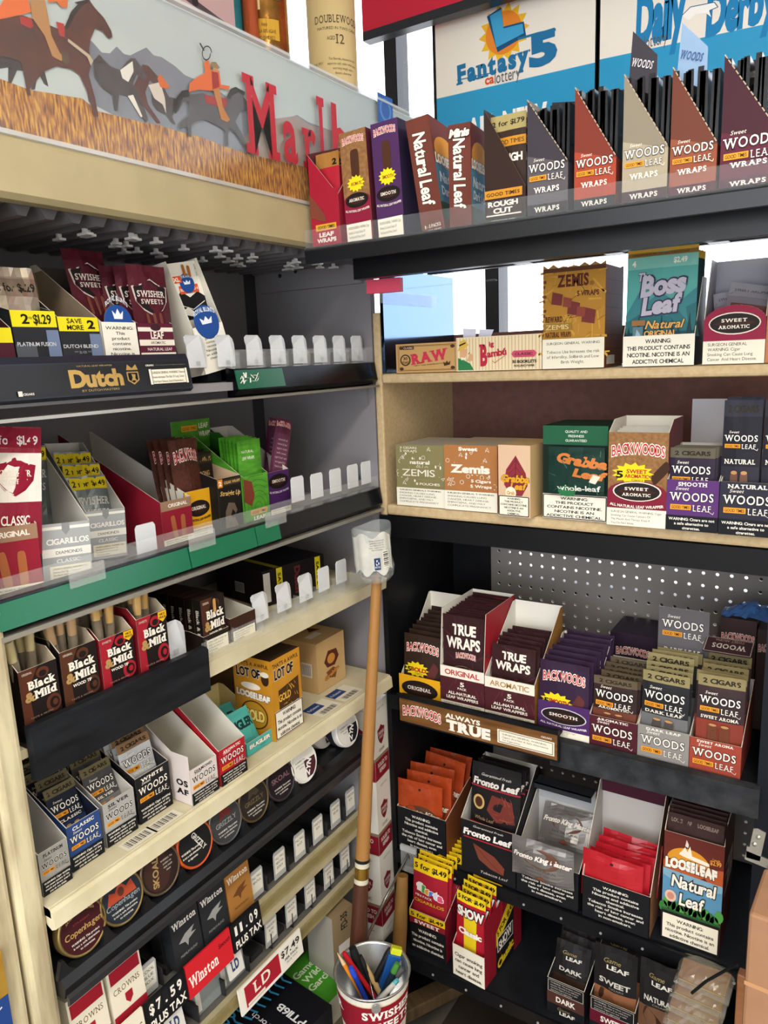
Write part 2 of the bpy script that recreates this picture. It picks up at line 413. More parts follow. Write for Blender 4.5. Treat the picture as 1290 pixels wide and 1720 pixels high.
# ceiling lamp fittings
for lp in LAMPS:
    x, y, z = lp[0]
    l = empty('ceiling_lamp', (x, y, 2.75), label='', cat='ceiling lamp')
    l['label'] = {0: 'fluorescent ceiling lamp over the two shelf units', 1: 'fluorescent ceiling lamp in the middle of the shop', 2: 'fluorescent ceiling lamp by the side wall'}[LAMPS.index(lp)]
    b = MB(); b.box((-0.17, -0.65, -0.07), (0.17, 0.65, 0.0), 'e8e6e0'); b.build('lamp_housing', l)
    b = MB(); b.box((-0.15, -0.62, -0.076), (0.15, 0.62, -0.0705), mat('fff4e0', emit=2.0)); b.build('diffuser', l)

# ================================================================ white-metal wall cabinet with shelves
CY0, CY1, CD = -0.785, -0.005, 0.285
cab = empty('display_cabinet', (0, 0, 0), label='tall beige metal tobacco display cabinet with grey back and six shelves', cat='cabinet')
b = MB(); b.box((-CD-0.012, -1.6, 0.0), (-CD, 0.03, 1.69), GREYP)
for y in (-0.02,):
    for k in range(52): b.box((-CD, y-0.012, 0.3+k*0.027), (-CD+0.0008, y-0.004, 0.315+k*0.027), '17181c')
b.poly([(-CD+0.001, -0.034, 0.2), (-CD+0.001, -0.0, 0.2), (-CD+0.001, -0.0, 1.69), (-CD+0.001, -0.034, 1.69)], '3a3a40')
b.build('back_panel', cab)
b = MB(); b.box((-CD, 0.0, 0.86), (-0.002, 0.014, 1.69), mat('8a878c', rough=0.5, noise=0.6, nscale=4, h2='7e7b80'))
for z in (1.415, 1.19, 1.02, 1.64): b.box((-CD+0.02, -0.008, z), (-0.015, 0.0, z+0.045), mat('858288', rough=0.5)); b.tube([(-0.21, -0.009, z+0.03), (-0.21, -0.006, z+0.03)], 0.004, '222226', n=8); b.tube([(-0.17, -0.009, z+0.035), (-0.17, -0.006, z+0.035)], 0.004, '222226', n=8)
b.build('end_panel', cab)
b = MB(); b.box((-CD, -0.118, 0.0), (-0.002, -0.108, 0.80), mat('7c7a7c', rough=0.5)); b.build('lower_end_panel', cab)
WORN = mat('d6cba9', rough=0.45, noise=0.22, nscale=9, h2='b0a284', stretch=(6, 6, 0.9))
b = MB()
b.bbox((-0.03, -0.817, 0.0), (0.012, -0.785, 1.69), WORN, 0.006); b.bbox((-0.03, -0.862, 0.0), (0.006, -0.820, 1.69), WORN, 0.006)
b.box((-0.3, -0.84, 0.0), (-0.03, -0.80, 1.69), BEIGE)
b.build('upright', cab)
b = MB(); b.box((-CD, -1.6, 1.69), (-0.012, 0.03, 1.705), mat('88868c', rough=0.5))
for k in range(30):
    y = -1.0+k*0.035; b.prism([(y, 1.69), (y+0.008, 1.676), (y+0.018, 1.676), (y+0.026, 1.69)], 0, -CD+0.005, -0.03, mat('6d6b70', rough=0.5))
b.build('top_panel', cab)
b = MB(); b.prism([(-0.014, 1.684), (0.004, 1.684), (0.010, 1.690), (0.010, 1.742), (0.002, 1.750), (-0.014, 1.750)], 1, -1.6, 0.03, mat('b5a883', rough=0.4, noise=0.5, nscale=10, h2='a89b78')); b.build('top_rail', cab)
b = MB()
R = random.Random(4)
for k in range(34):
    y = -0.60+R.uniform(0, 0.56); x = -0.03-R.uniform(0.0, 0.12); a_ = R.uniform(0.006, 0.011); b.box((x-a_, y-0.005, 1.667), (x+a_, y+0.005, 1.6700), mat('c9c8c8', rough=0.3)); b.box((x-0.002, y-0.003, 1.670), (x+0.002, y+0.003, 1.6755), mat('c9c8c8', rough=0.3))
b.build('hanging_clips', cab)['kind'] = 'stuff'

WHT = mat('dcd3b6', rough=0.4, noise=0.4, nscale=16, h2='cabf9d')
def shelf_board(z, y0, y1, m, x1=0.0, th=0.012):
    b = MB(); b.box((-CD, y0, z-th), (x1, y1, z), m); return b
CLEAR = glass('e6eaea', 0.05, 0.10)
TABM = mat('e4e8ee', rough=0.15, alpha=0.92)
def tab_mesh(w, h, m, flat=False, label=None):
    """one pusher tab: base at origin, its face towards +x, width along y"""
    b = MB()
    pts = [(0, 0), (w, 0), (w, h*0.55), (w*0.93, h*0.72), (w*0.78, h*0.88), (w*0.52, h), (-w*0.16, h), (-w*0.24, h*0.93), (-w*0.16, h*0.80), (-w*0.04, h*0.68), (0, h*0.55)] if not flat else \
          [(0, 0), (w, 0), (w, h*0.9), (w*0.9, h), (w*0.1, h), (0, h*0.9)]
    n = len(pts); t = 0.0016
    cv = (lambda p: 0.006*max(0, p[1]/h-0.45)**2*4) if not flat else (lambda p: 0)
    f = [(t+cv(p), p[0], p[1]) for p in pts]; k = [(cv(p), p[0], p[1]) for p in pts]
    b.poly(f, m); b.poly(k[::-1], m)
    for i in range(n): j = (i+1) % n; b.poly([f[j], f[i], k[i], k[j]], m)
    if label:
        P = Paint(b, (t, 0, 0), (0, 1, 0), (0, 0, 1), w, h); P.r(0.08, 0.2, 0.92, 0.88, 'e9e6dc'); P.lines(label, 0.5, 0.74, 0.74, 0.10, '2a2a2a', gap=1.7)
    else:
        P = Paint(b, (t, 0, 0), (0, 1, 0), (0, 0, 1), w, h); P.k = 6
        if not flat: P.r(0.42, 0.06, 0.66, 0.2, 'b9bdc4')
    return b
def lip(y0, y1, z0, z1, x, m, notch=0.057):
    b = MB(); b.box((x, y0, z0), (x+0.0015, y1, z1), m)
    k = y0+0.02
    while k < y1-0.01 and notch:
        b.box((x-0.03, k, z0), (x, k+0.0012, z1-0.003), m); k += notch
    return b

# shelf 1
s1 = shelf_board(1.475, CY0, CY1, mat('8f8d92', rough=0.5)).build('shelf', cab)
b = MB(); b.prism([(-0.012, 1.452), (0.002, 1.455), (0.010, 1.462), (0.004, 1.494), (-0.012, 1.496)], 1, -0.385, CY1, mat('0f1116', rough=0.22, metal=0.6)); b.build('price_channel', s1)
b = MB(); b.prism([(0.0105, 1.464), (0.0125, 1.464), (0.0065, 1.492), (0.0045, 1.492)], 1, -0.385, -0.278, mat('0d5a3c', rough=0.25))
Q = Paint(b, (0.0128, -0.385, 1.464), (0, 1, 0), (-0.2, 0, 1), 0.107, 0.028); Q.k = 4; Q.specks(22, 'e6ebe6', 5, 0.09, 0.08, 0.35, 0.45, 0.75); b.build('price_strip', s1)
b = MB(); b.box((-0.012, -0.785, 1.448), (0.013, CY1, 1.452), mat('9a978f', rough=0.3, metal=0.5)); b.build('channel_edge', s1)
b = lip(-0.385, CY1, 1.494, 1.522, -0.002, CLEAR); b.build('clear_lip', s1)
t0 = tab_mesh(0.036, 0.046, TABM).build('pusher_tab', s1, (-0.03, -0.443, 1.498))
for y in (-0.390, -0.327, -0.270, -0.213, -0.156, -0.099, -0.042): dup(t0, (-0.022, y, 1.498))
b = MB()
for k in range(7): b.box((-0.235, -0.40+k*0.057, 1.4765), (-0.035, -0.372+k*0.057, 1.515), BLK)
b.build('pusher_track', s1)
# shelf 2
s2 = shelf_board(1.235, CY0, CY1, mat('8f8d92', rough=0.5)).build('shelf', cab)
b = MB(); b.prism([(-0.012, 1.215), (0.006, 1.218), (0.010, 1.224), (0.005, 1.254), (-0.012, 1.256)], 1, -0.79, CY1, mat('12161f', rough=0.25, metal=0.3)); b.build('price_channel', s2)
for a_, c_, nm in ((-0.79, -0.51, 0), (-0.508, -0.372, 1), (-0.370, -0.315, 1)):
    b = MB(); b.prism([(0.0115, 1.222), (0.0135, 1.222), (0.0085, 1.252), (0.0065, 1.252)], 1, a_, c_, mat('0c6a49', rough=0.25)); b.build('price_strip', s2)
b = MB(); b.box((-0.012, -0.79, 1.2085), (0.012, CY1, 1.2145), mat('a39f96', rough=0.3, metal=0.5)); b.build('channel_edge', s2)
b = lip(-0.79, CY1, 1.253, 1.278, 0.0, CLEAR, notch=0)
for y in (-0.70, -0.51, -0.35): b.box((0.0125, y, 1.246), (0.0138, y+0.05, 1.270), glass('eef0f0', 0.1, 0.16))
b.build('clear_lip', s2)
tf = tab_mesh(0.034, 0.044, TABM, flat=True)
t0 = tf.build('pusher_tab', s2, (-0.03, -0.232, 1.262))
for y in (-0.190, -0.134, -0.078, -0.032): dup(t0, (-0.02, y, 1.262))
dup(t0, (-0.03, -0.565, 1.247))
# shelf 3 and its black tray
s3 = shelf_board(1.072, CY0, CY1, WHT).build('shelf', cab)
b = MB(); b.prism([(-0.012, 1.044), (0.010, 1.050), (0.012, 1.074), (-0.012, 1.076)], 1, -0.50, CY1, WHT); b.build('shelf_edge', s3)
b = lip(-0.495, CY1, 1.074, 1.103, 0.002, CLEAR); b.build('clear_lip', s3)
tw = tab_mesh(0.036, 0.052, TABM)
t0 = tw.build('pusher_tab', s3, (-0.02, -0.360, 1.085))
for y in (-0.300, -0.240): dup(t0, (-0.02, y, 1.085))
tf2 = tab_mesh(0.032, 0.044, TABM, flat=True); t1 = tf2.build('pusher_tab', s3, (-0.02, -0.185, 1.088)); dup(t1, (-0.02, -0.130, 1.088))
b = tab_mesh(0.042, 0.058, TABM); b.build('pusher_tab', s3, (-0.02, -0.548, 1.09))
b = MB(); b.prism([(0.004, 1.034), (0.016, 1.034), (0.018, 1.098), (0.014, 1.101), (0.004, 1.101)], 1, -0.775, -0.497, mat('14161a', rough=0.4, noise=0.4, nscale=12, h2='23262b', bump=0.06, bscale=90, stretch=(1, 1, 6))); b.build('black_tray_front', s3)
b = MB(); b.box((-0.12, -0.775, 1.073), (0.004, -0.497, 1.078), BLK)
for y in (-0.720, -0.666, -0.609, -0.555): b.box((-0.1, y-0.001, 1.078), (0.005, y+0.0005, 1.094), 'b9b6ae')
b.build('tray_floor', s3)
# shelf 4
s4 = shelf_board(0.872, CY0, -0.02, WHT, 0.02).build('shelf', cab)
b = MB(); b.prism([(-0.01, 0.858), (0.018, 0.843), (0.026, 0.847), (0.024, 0.868), (0.016, 0.8725), (-0.01, 0.8725)], 1, CY0, -0.02, WHT); b.build('shelf_edge', s4)
for k, y in enumerate((-0.235, -0.165)):
    b = MB(); P = Paint(b, (0.012, y, 0.8724), (0, 1, 0), (-1, 0, 0), 0.062, 0.048); P.k = 3
    P.r(0, 0, 1, 1, 'e3decb'); P.r(0.0, 0.5, 0.62, 1, '24407a'); P.t('Parliament', 0.31, 0.75, 0.5, 0.14, 'e8e8ee', slab=True)
    for q in range(14): P.r(0.15+q*0.05, 0.08, 0.15+q*0.05+0.012*(1+q % 3), 0.34, '2b2b2b'); P.k -= 1
    b.build('shelf_label', s4)
for y in (-0.665, -0.618, -0.545):
    b = MB(); P = Paint(b, (0.014, y, 0.8724), (0, 1, 0), (-1, 0, 0), 0.05, 0.022); P.k = 3; P.r(0, 0, 1, 1, 'e3decb')
    for q in range(16): P.r(0.1+q*0.05, 0.2, 0.1+q*0.05+0.011*(1+q % 3), 0.85, '2b2b2b'); P.k -= 1
    b.build('barcode_label', s4)
# dip-can rack
BR = mat('0f1013', rough=0.35, noise=0.5, nscale=20, h2='191b1f')
rk = MB(); rk.prism([(-0.15, 0.762), (0.010, 0.778), (0.022, 0.775), (0.028, 0.764), (0.024, 0.748), (-0.02, 0.742), (-0.15, 0.742)], 1, CY0, -0.108, BR)
rk.box((-0.155, CY0, 0.742), (-0.15, -0.1, 0.83), BR)
for k in range(9):
    y = -0.786+k*0.0645
    rk.prism([(y-0.003, 0.775), (y+0.022, 0.775), (y+0.013, 0.785), (y+0.008, 0.797), (y+0.004, 0.797)], 0, 0.016, 0.022, BR)
rk.prism([(0.0285, 0.740), (0.033, 0.743), (0.034, 0.753), (0.0295, 0.756)], 1, CY0, -0.108, mat('2c2d31', rough=0.3))
rk.build('can_rack', cab)
# cigarette shelves
AMB = mat('b0a068', rough=0.15, alpha=0.40, coat=0.3)
GTR = mat('3a3a3c', rough=0.4, noise=0.5, nscale=30, h2='2a2a2c')
def pack_shelf(z, tabs, labels, tabz, bot, y0=CY0, y1=-0.11):
    s = shelf_board(z, y0, y1, mat('6a6864', rough=0.5)).build('shelf', cab)
    b = MB(); b.box((-0.006, y0, z-bot), (0.004, y1, z+0.003), mat('c2b998', rough=0.4, noise=0.4, nscale=20, h2='aea482')); b.build('shelf_edge', s)
    b = MB(); b.prism([(0.005, z-0.016), (0.010, z-0.016), (0.014, z+0.010), (0.011, z+0.010)], 1, y0, y1, AMB); b.build('amber_lip', s)
    b = MB()
    y = y0+0.01
    while y < y1-0.05:
        b.box((-0.24, y, z+0.001), (-0.02, y+0.03, z+0.012), GTR); b.box((-0.24, y+0.042, z+0.001), (-0.01, y+0.0445, z+0.03), GTR); y += 0.0575
    b.build('pusher_track', s)
    for i, y in enumerate(tabs):
        tab_mesh(0.030, 0.052, mat('b9bcbe', rough=0.25, alpha=0.95), flat=True, label=labels[i % len(labels)]).build('price_tab', s, (-0.012, y, z+tabz))
    return s
s5 = pack_shelf(0.612, (-0.655, -0.425, -0.366, -0.310, -0.256, -0.200, -0.150), [['KOOL', 'BLUE', 'BOX'], ['PALL MALL', 'MENTHOL'], ['PALL MALL', 'MENTHOL', '100 BOX'], ['PALL MALL', 'BLACK'], ['WINSTON', 'BOX'], ['WINSTON', 'RED 100'], ['WINSTON', 'BOX']], 0.006, 0.038)
s6 = pack_shelf(0.497, (-0.40, -0.345, -0.290, -0.232, -0.178), [['MARLBORO', 'BLEND', 'BOX'], ['MARLBORO', 'MENTHOL'], ['MARLBORO', 'RED BOX']], 0.010, 0.024)
b = MB(); b.box((-CD, CY0, 0.0), (0.03, -0.108, 0.27), mat('8e8672', rough=0.5)); b.build('base_plinth', cab)

# ================================================================ particle-board shelves on the black pegboard stand
PART = mat('cdb690', rough=0.6, noise=0.5, nscale=120, h2='b9a078', bump=0.15, bscale=400)
DKB = mat('79534b', rough=0.6, noise=0.5, nscale=60, h2='684640')
wu = empty('wooden_shelf', (0, 0, 0), label='two-tier particle board shelf of pale worn edges above the black pegboard stand', cat='shelf')
b = MB(); b.bbox((0.0, 0.0, 1.198), (0.016, 0.30, 1.585), PART, 0.003); b.build('side_panel', wu)
for z0, z1 in ((1.454, 1.472), (1.200, 1.221)):
    b = MB(); b.bbox((0.0165, -0.003, z0), (1.05, 0.30, z1), PART, 0.005); b.build('shelf_board', wu)
b = MB(); b.box((0.0165, 0.288, 1.2215), (1.05, 0.299, 1.4535), DKB); b.box((0.0165, 0.288, 1.4725), (1.05, 0.299, 1.545), DKB); b.build('back_board', wu)

st = empty('pegboard_stand', (0, 0, 0), label='black pegboard display stand of three tiers with torn foam lip', cat='display stand')
for x in (0.0, 0.715):
    b = MB(); b.box((x, 0.0, 0.0), (x+(0.022 if x else 0.0105), 0.31, 1.158), BLK)
    if not x: b.box((0.0, -0.0045, 0.0), (0.0105, 0.0, 1.158), BLK)
    else: b.box((x-0.02, -0.012, 0.0), (x+0.11, 0.0, 1.158), mat('1a1d26', rough=0.4))
    b.build('side_panel', st)
b = MB(); b.box((0.0, -0.004, 1.158), (1.05, 0.30, 1.1985), mat('0d0e12', rough=0.45)); b.build('header_board', st)
b = MB(); pit = 0.0254; r = 0.0035; PEG = mat('8a8480', rough=0.6)
x0, x1, z0, z1, yy = 0.03, 0.712, 0.24, 1.155, 0.30
nx = int((x1-x0)/pit); nz = int((z1-z0)/pit)
for i in range(nx):
    for j in range(nz):
        cx, cz = x0+(i+0.5)*pit, z0+(j+0.5)*pit; h = pit/2
        ou = [(cx+h*a, yy, cz+h*c) for a, c in ((1, 0), (1, 1), (0, 1), (-1, 1), (-1, 0), (-1, -1), (0, -1), (1, -1))]
        ins = [(cx+r*math.cos(PI*k/4), yy, cz+r*math.sin(PI*k/4)) for k in range(8)]; inb = [(x, yy+0.004, z) for x, y, z in ins]
        b.raw(ou+ins+inb, [(k, 8+k, 8+(k+1) % 8, (k+1) % 8) for k in range(8)] + [(8+k, 16+k, 16+(k+1) % 8, 8+(k+1) % 8) for k in range(8)], PEG)
b.build('pegboard', st)
b = MB(); b.box((0.0108, 0.285, 0.24), (0.10, 0.2985, 1.157), BLK); b.build('black_batten', st)
BLS = mat('15171b', rough=0.4, noise=0.4, nscale=25, h2='1e2126')
for z, y0 in ((0.815, 0.0), (0.468, 0.0), (0.283, -0.075)):
    b = MB(); b.box((0.011, y0, z-0.014), (0.7145, 0.297, z), BLS); sh = b.build('shelf', st)
    b = MB()
    if z > 0.8:
        b.box((0.36, -0.024, 0.768), (0.700, -0.005, 0.818), mat('1e2024', rough=0.7, noise=0.35, nscale=30, h2='3a3c40', bump=0.3, bscale=120))
        b.box((0.012, -0.014, 0.795), (0.36, -0.005, 0.826), BLK); b.build('foam_lip', sh)
    elif z > 0.4:
        b.box((0.012, -0.014, z-0.03), (0.7145, -0.0085, z-0.001), BLK)
        for k in range(9): b.tube([(0.08+k*0.075, -0.0155, z-0.018), (0.08+k*0.075, -0.0135, z-0.018)], 0.0025, '9a9a9a', n=8)
        b.build('shelf_edge', sh)
    else:
        b.box((0.03, y0-0.006, z-0.03), (0.7145, y0-0.0005, z-0.001), BLK)
        for k in range(9): b.tube([(0.06+k*0.075, y0-0.0075, z-0.018), (0.06+k*0.075, y0-0.0055, z-0.018)], 0.0025, '9a9a9a', n=8)
        b.build('shelf_edge', sh)

# black metal top tray standing across the front
tr = empty('metal_tray', (0, 0, 0), label='long black metal tray with clear lip above the wooden shelf holding slanted cartons', cat='tray')
TRM = mat('101115', rough=0.35, metal=0.2)
TX0 = 0.013
b = MB(); b.box((TX0, -0.20, 1.664), (1.1, 0.02, 1.670), TRM); b.build('tray_floor', tr)
b = MB(); b.prism([(-0.209, 1.655), (-0.200, 1.655), (-0.200, 1.676), (-0.207, 1.680), (-0.211, 1.674)], 0, TX0, 1.1, mat('1c1e22', rough=0.3, metal=0.2)); b.build('front_rail', tr)
b = MB(); b.box((TX0, -0.2095, 1.676), (1.1, -0.208, 1.706), mat('c3c9ce', rough=0.06, alpha=0.07)); b.build('clear_lip', tr)
b = MB(); b.box((0.065, -0.15, 1.630), (1.1, -0.13, 1.664), TRM); b.box((0.065, 0.10, 1.655), (1.1, 0.115, 1.664), TRM)
for k in range(6): b.box((0.25+k*0.16, -0.12, 1.655), (0.28+k*0.16, 0.10, 1.664), TRM)
b.build('cross_beam', tr)
GLOS = mat('5f7694', rough=0.09, metal=1.0)
b = MB(); b.box((0.0170, 0.002, 1.4735), (0.024, 0.286, 1.664), GLOS); b.build('side_plate', tr)
b = MB(); b.box((0.482, 0.02, 1.4735), (0.489, 0.286, 1.664), GLOS); b.build('side_plate', tr)
b = MB(); b.box((0.03, -0.02, 1.620), (0.26, -0.012, 1.6225), glass('cfd6da', 0.05, 0.10)); b.box((0.03, -0.02, 1.600), (0.03+0.0015, 0.20, 1.6225), glass('cfd6da', 0.05, 0.10)); b.build('acrylic_bracket', tr)
t = tag(box_mesh(0.062, 0.012, 0.022, 'c8455f').build('pink_tape', None, (0.075, -0.128, 1.6075), (0, 0, 0.1)), 'pink tape tab stuck under the black tray above the glossy plate', 'tape')

# ================================================================ packs on the upper wooden shelf
ZA = 1.4728
def stand(name, label, cat, pl, pr, y, z, h, fn, d, rot=(0, 0, 0), group=None, **kw):
    """closed box standing square to the shelf between two pixels"""
    p, w = slot(pl, pr, y, z)
    return carton(name, label, cat, p, rot, box_mesh(w, d, h, kw.pop('c'), front=fn, **kw), group), p, w
def raw_art(P):
    P.r(0, 0, 1, 1, 'c39a62'); P.frame(0.035, 0.07, 0.965, 0.93, 0.0008, '4a3320'); P.frame(0.055, 0.10, 0.945, 0.90, 0.0005, '4a3320')
    for u, v in ((0.09, 0.86), (0.91, 0.86), (0.09, 0.14), (0.91, 0.14)): P.e(u, v, 0.035, 0.06, '4a3320', n=8)
    P.r(0.12, 0.80, 0.30, 0.92, '3a2c3a'); P.t('CLASSIC', 0.21, 0.86, 0.15, 0.065, 'd8b98a', b=0.02)
    P.t('RAW', 0.55, 0.55, 0.56, 0.34, 'c8354e', b=0.05, slab=True, rot=7)
    P.t('THIRTY YEAR ANNIVERSARY PACK', 0.55, 0.27, 0.52, 0.045, '4a2a1a', rot=3)
    P.e(0.16, 0.44, 0.085, 0.20, '3a2a1c'); P.e(0.16, 0.44, 0.065, 0.155, 'c39a62'); P.t('30', 0.16, 0.50, 0.07, 0.10, '3a2a1c', b=0.03); P.t('YEARS', 0.16, 0.36, 0.11, 0.09, '3a2a1c', b=0.03)
    P.p([(0.78, 0.20), (0.87, 0.24), (0.88, 0.38), (0.85, 0.30), (0.825, 0.38), (0.80, 0.29), (0.77, 0.35)], '4a3320')
o, p, w_ = stand('rolling_paper_box', 'kraft brown rolling paper box with pink slab lettering beside the glossy black plate', 'box', (660, 620), (764, 617), -0.002, ZA, 0.052, raw_art, 0.05, c='b98f58', topc='a98252')
o.location.x += 0.008
def bambu(P):
    P.r(0, 0, 1, 1, 'e6d6b4')
    for i in range(26): P.r(0.005+i*0.0385, 0.02, 0.016+i*0.0385, 0.98, 'd2b184'); P.k -= 1
    P.k += 1
    P.p([(0.02, 0.03), (0.215, 0.03), (0.17, 0.22), (0.10, 0.32), (0.02, 0.40)], '2f7a4a'); P.p([(0.06, 0.33), (0.12, 0.36), (0.12, 0.45), (0.06, 0.45)], 'efe6d0')
    P.p([(0.05, 0.42), (0.11, 0.40), (0.135, 0.52), (0.14, 0.66), (0.05, 0.66)], 'd9a67c'); P.p([(0.02, 0.60), (0.10, 0.66), (0.155, 0.78), (0.14, 0.82), (0.11, 0.94), (0.045, 0.88), (0.04, 0.74)], 'd8b04a'); P.p([(0.04, 0.74), (0.12, 0.82), (0.12, 0.86), (0.04, 0.79)], '2a2018')
    P.p([(0.13, 0.30), (0.20, 0.30), (0.205, 0.42), (0.19, 0.52), (0.165, 0.50), (0.15, 0.40)], 'd9a67c'); P.line([(0.15, 0.50), (0.17, 0.56)], 0.0012, '6a4a2a')
    P.t('B', 0.345, 0.47, 0.085, 0.60, 'b3293f', b=0.05, slab=True); P.t('ig', 0.43, 0.78, 0.05, 0.14, 'b3293f', b=0.04, rot=4); P.t('ambú', 0.49, 0.52, 0.22, 0.20, 'b3293f', b=0.04, rot=6)
    P.line([(0.44, 0.28), (0.47, 0.22), (0.51, 0.30), (0.55, 0.36), (0.59, 0.42)], 0.0007, 'b3293f')
    P.p([(0.66, 0.46), (0.69, 0.55), (0.92, 0.55), (0.95, 0.46), (0.92, 0.36), (0.69, 0.36)], 'c8506a'); P.t('CLASSIC', 0.805, 0.455, 0.20, 0.075, '3a1a22', b=0.02)
    P.t('50 BOOKLETS', 0.81, 0.24, 0.27, 0.085, '2a2220', b=0.03); P.t('ROLLING PAPER', 0.81, 0.12, 0.23, 0.06, '2a2220', b=0.02)
p, w_ = slot((767, 617), (911, 612), -0.004, ZA)
o = carton('rolling_paper_carton', 'striped cream paper carton with man in straw hat, lid flaps raised', 'box', p, (0, 0, 0), box_mesh(w_-0.001, 0.07, 0.058, 'dccba6', front=bambu, topc='cfc3b0'))
b = MB(); b.poly([(0.004, 0.02, 0.0585), (0.028, 0.02, 0.0585), (0.034, 0.012, 0.072), (0.008, 0.012, 0.074)], 'dfe0f0'); b.poly([(0.034, 0.02, 0.0585), (0.058, 0.02, 0.0585), (0.067, 0.012, 0.069), (0.04, 0.012, 0.071)], 'dfe0f0'); b.build('lid_flaps', o)
def zem(P):
    P.r(0, 0, 1, 1, 'b4812e'); P.specks(60, 'c9983e', 2, 0.3); P.specks(30, '96641f', 8, 0.14)
    for i in range(14):
        P.r(0, 0.33+i*0.048, 0.015+0.02*((i*7) % 3), 0.36+i*0.048, '6a3a1a'); P.k -= 1
    P.k += 1; P.r(0, 0.96, 1, 1, '5d3a22')
    P.t('ZEMIS', 0.50, 0.875, 0.50, 0.115, '5a2418', b=0.04, slab=True); P.t('®', 0.79, 0.83, 0.07, 0.04, '5a2418')
    P.t('5 WRAPS', 0.73, 0.74, 0.34, 0.05, '5a2418', b=0.03)
    for u, v, s_ in ((0.23, 0.70, 1), (0.50, 0.60, 1.1), (0.74, 0.52, 1.2), (0.40, 0.66, 0.8), (0.62, 0.56, 0.8)):
        P.p([(u-0.09*s_, v-0.05*s_), (u+0.08*s_, v-0.07*s_), (u+0.10*s_, v+0.04*s_), (u-0.07*s_, v+0.07*s_)], '73302e' if s_ != 0.8 else '8a4034')
    P.t('REWARD', 0.19, 0.50, 0.28, 0.055, '4a1d14', b=0.03, slab=True); P.r(0.02, 0.385, 0.48, 0.455, '9a7430'); P.t('ZEMIS', 0.24, 0.42, 0.38, 0.05, 'e0c888')
    P.t('NATURAL WRAPS', 0.26, 0.345, 0.42, 0.05, '4a1d14', b=0.03, slab=True)
    P.r(0, 0, 1, 0.30, 'e9e2cf'); P.t('SURGEON GENERAL WARNING', 0.5, 0.255, 0.86, 0.026, '3a3632'); P.lines(['Tobacco Use Increases the risk', 'of Infertility, Stillbirth and Low', 'Birth Weight.'], 0.5, 0.17, 0.86, 0.032, '4a4640', gap=1.6)
def zem_side(P):
    P.r(0, 0, 1, 1, '6e4022')
    for i in range(7): P.r(0.02, 0.05+i*0.135, 0.98, 0.055+i*0.135, '3a2014'); P.k -= 1
    P.k += 1; P.r(0.1, 0.03, 0.55, 0.12, 'd8d0c0')
o, p, w_ = stand('cigar_wrap_box', 'tan western poster style wrap box with torn lid and leather look side', 'box', (912, 611), (1015, 607), -0.004, ZA, 0.158, zem, 0.10, c='8f6636', sidec='6e4022', side=zem_side, topc='2a2018')
b = MB(); R = random.Random(2)
for side in range(2):
    pts = [(w_*i/12, 0.1585 if i % 2 else 0.1585+R.uniform(0.002, 0.006)) for i in range(13)]
    b.prism([(0, 0.156)] + pts + [(w_, 0.156)], 1, 0.0 + side*0.098, 0.0012 + side*0.098, 'a88250')
b.build('torn_edge', o)
# turquoise pouch in its open carton
def boss(P):
    P.r(0, 0, 1, 1, '58a7a0'); P.r(0, 0.90, 1, 0.935, '8a6a34'); P.r(0, 0.935, 1, 1, 'd0a23a'); P.r(0, 0.80, 1, 0.90, '7fc0b4'); P.t('HANDSOME HAND FEEL, NATURAL TOBACCO LEAF', 0.47, 0.918, 0.80, 0.012, '3a2a12')
    P.t('4', 0.10, 0.85, 0.05, 0.05, 'f4efe0', b=0.03); P.t('$2.49', 0.76, 0.855, 0.18, 0.045, 'f4efe0', b=0.03)
    P.p([(0, 0.42), (0.2, 0.62), (0.3, 0.52), (0.5, 0.60), (0.75, 0.50), (1, 0.62), (1, 0.22), (0, 0.22)], '3c7f86'); P.p([(0, 0.36), (0.25, 0.44), (0.6, 0.40), (1, 0.5), (1, 0.22), (0, 0.22)], '2d6a70'); P.r(0, 0.17, 1, 0.27, '184650')
    for i in range(9):
        u = 0.05+i*0.12+0.03*(i % 2); q = 0.07+0.10*((i*5) % 3)/2
        P.p([(u-0.05, 0.22), (u+0.05, 0.22), (u+0.015, 0.24+q*0.6), (u, 0.26+q), (u-0.015, 0.24+q*0.6)], '153b40'); P.k -= 1
    P.k += 1
    for q, c_, bb in ((0, '3a3550', 0.11), (1, 'b9b4c4', 0.05)):
        P.t('The', 0.26, 0.735, 0.18, 0.07, c_, b=bb*0.7, it=0.2); P.t('Boss', 0.52, 0.665, 0.60, 0.16, c_, b=bb, it=0.2, rot=4); P.t('Leaf', 0.50, 0.50, 0.52, 0.14, c_, b=bb, it=0.2, rot=4)
    P.t('Natural', 0.56, 0.335, 0.52, 0.07, 'd9a45a', b=0.02, it=0.3, o='2a2a20', ow=0.03); P.t('ORIGINAL', 0.52, 0.26, 0.46, 0.048, 'd9a45a', b=0.03, o='2a2a20', ow=0.03)
    P.r(0.10, 0.33, 0.30, 0.375, '9a6a42'); P.r(0.12, 0.215, 0.27, 0.32, '5a7a84'); P.p([(0.15, 0.22), (0.24, 0.25), (0.18, 0.30)], '9ab0c0')
pw = Yp(1165, 598, -0.002).x - Yp(1045, 600, -0.002).x
p, w_ = slot((1046, 600), (1166, 598), -0.004, ZA)
def boss_c(P): P.warn(0, 0, 1, 1, 'ece6d6', '1c1a1a', WARN_NSA)
ct = carton('cigar_carton', 'low black carton with white nicotine panel holding a turquoise zip pouch', 'cigar box', p, (0, 0, 0), carton_mesh(w_, 0.075, 0.046, 0.13, '1c2024', front=boss_c, inner='2a2c30', slope=0.6))
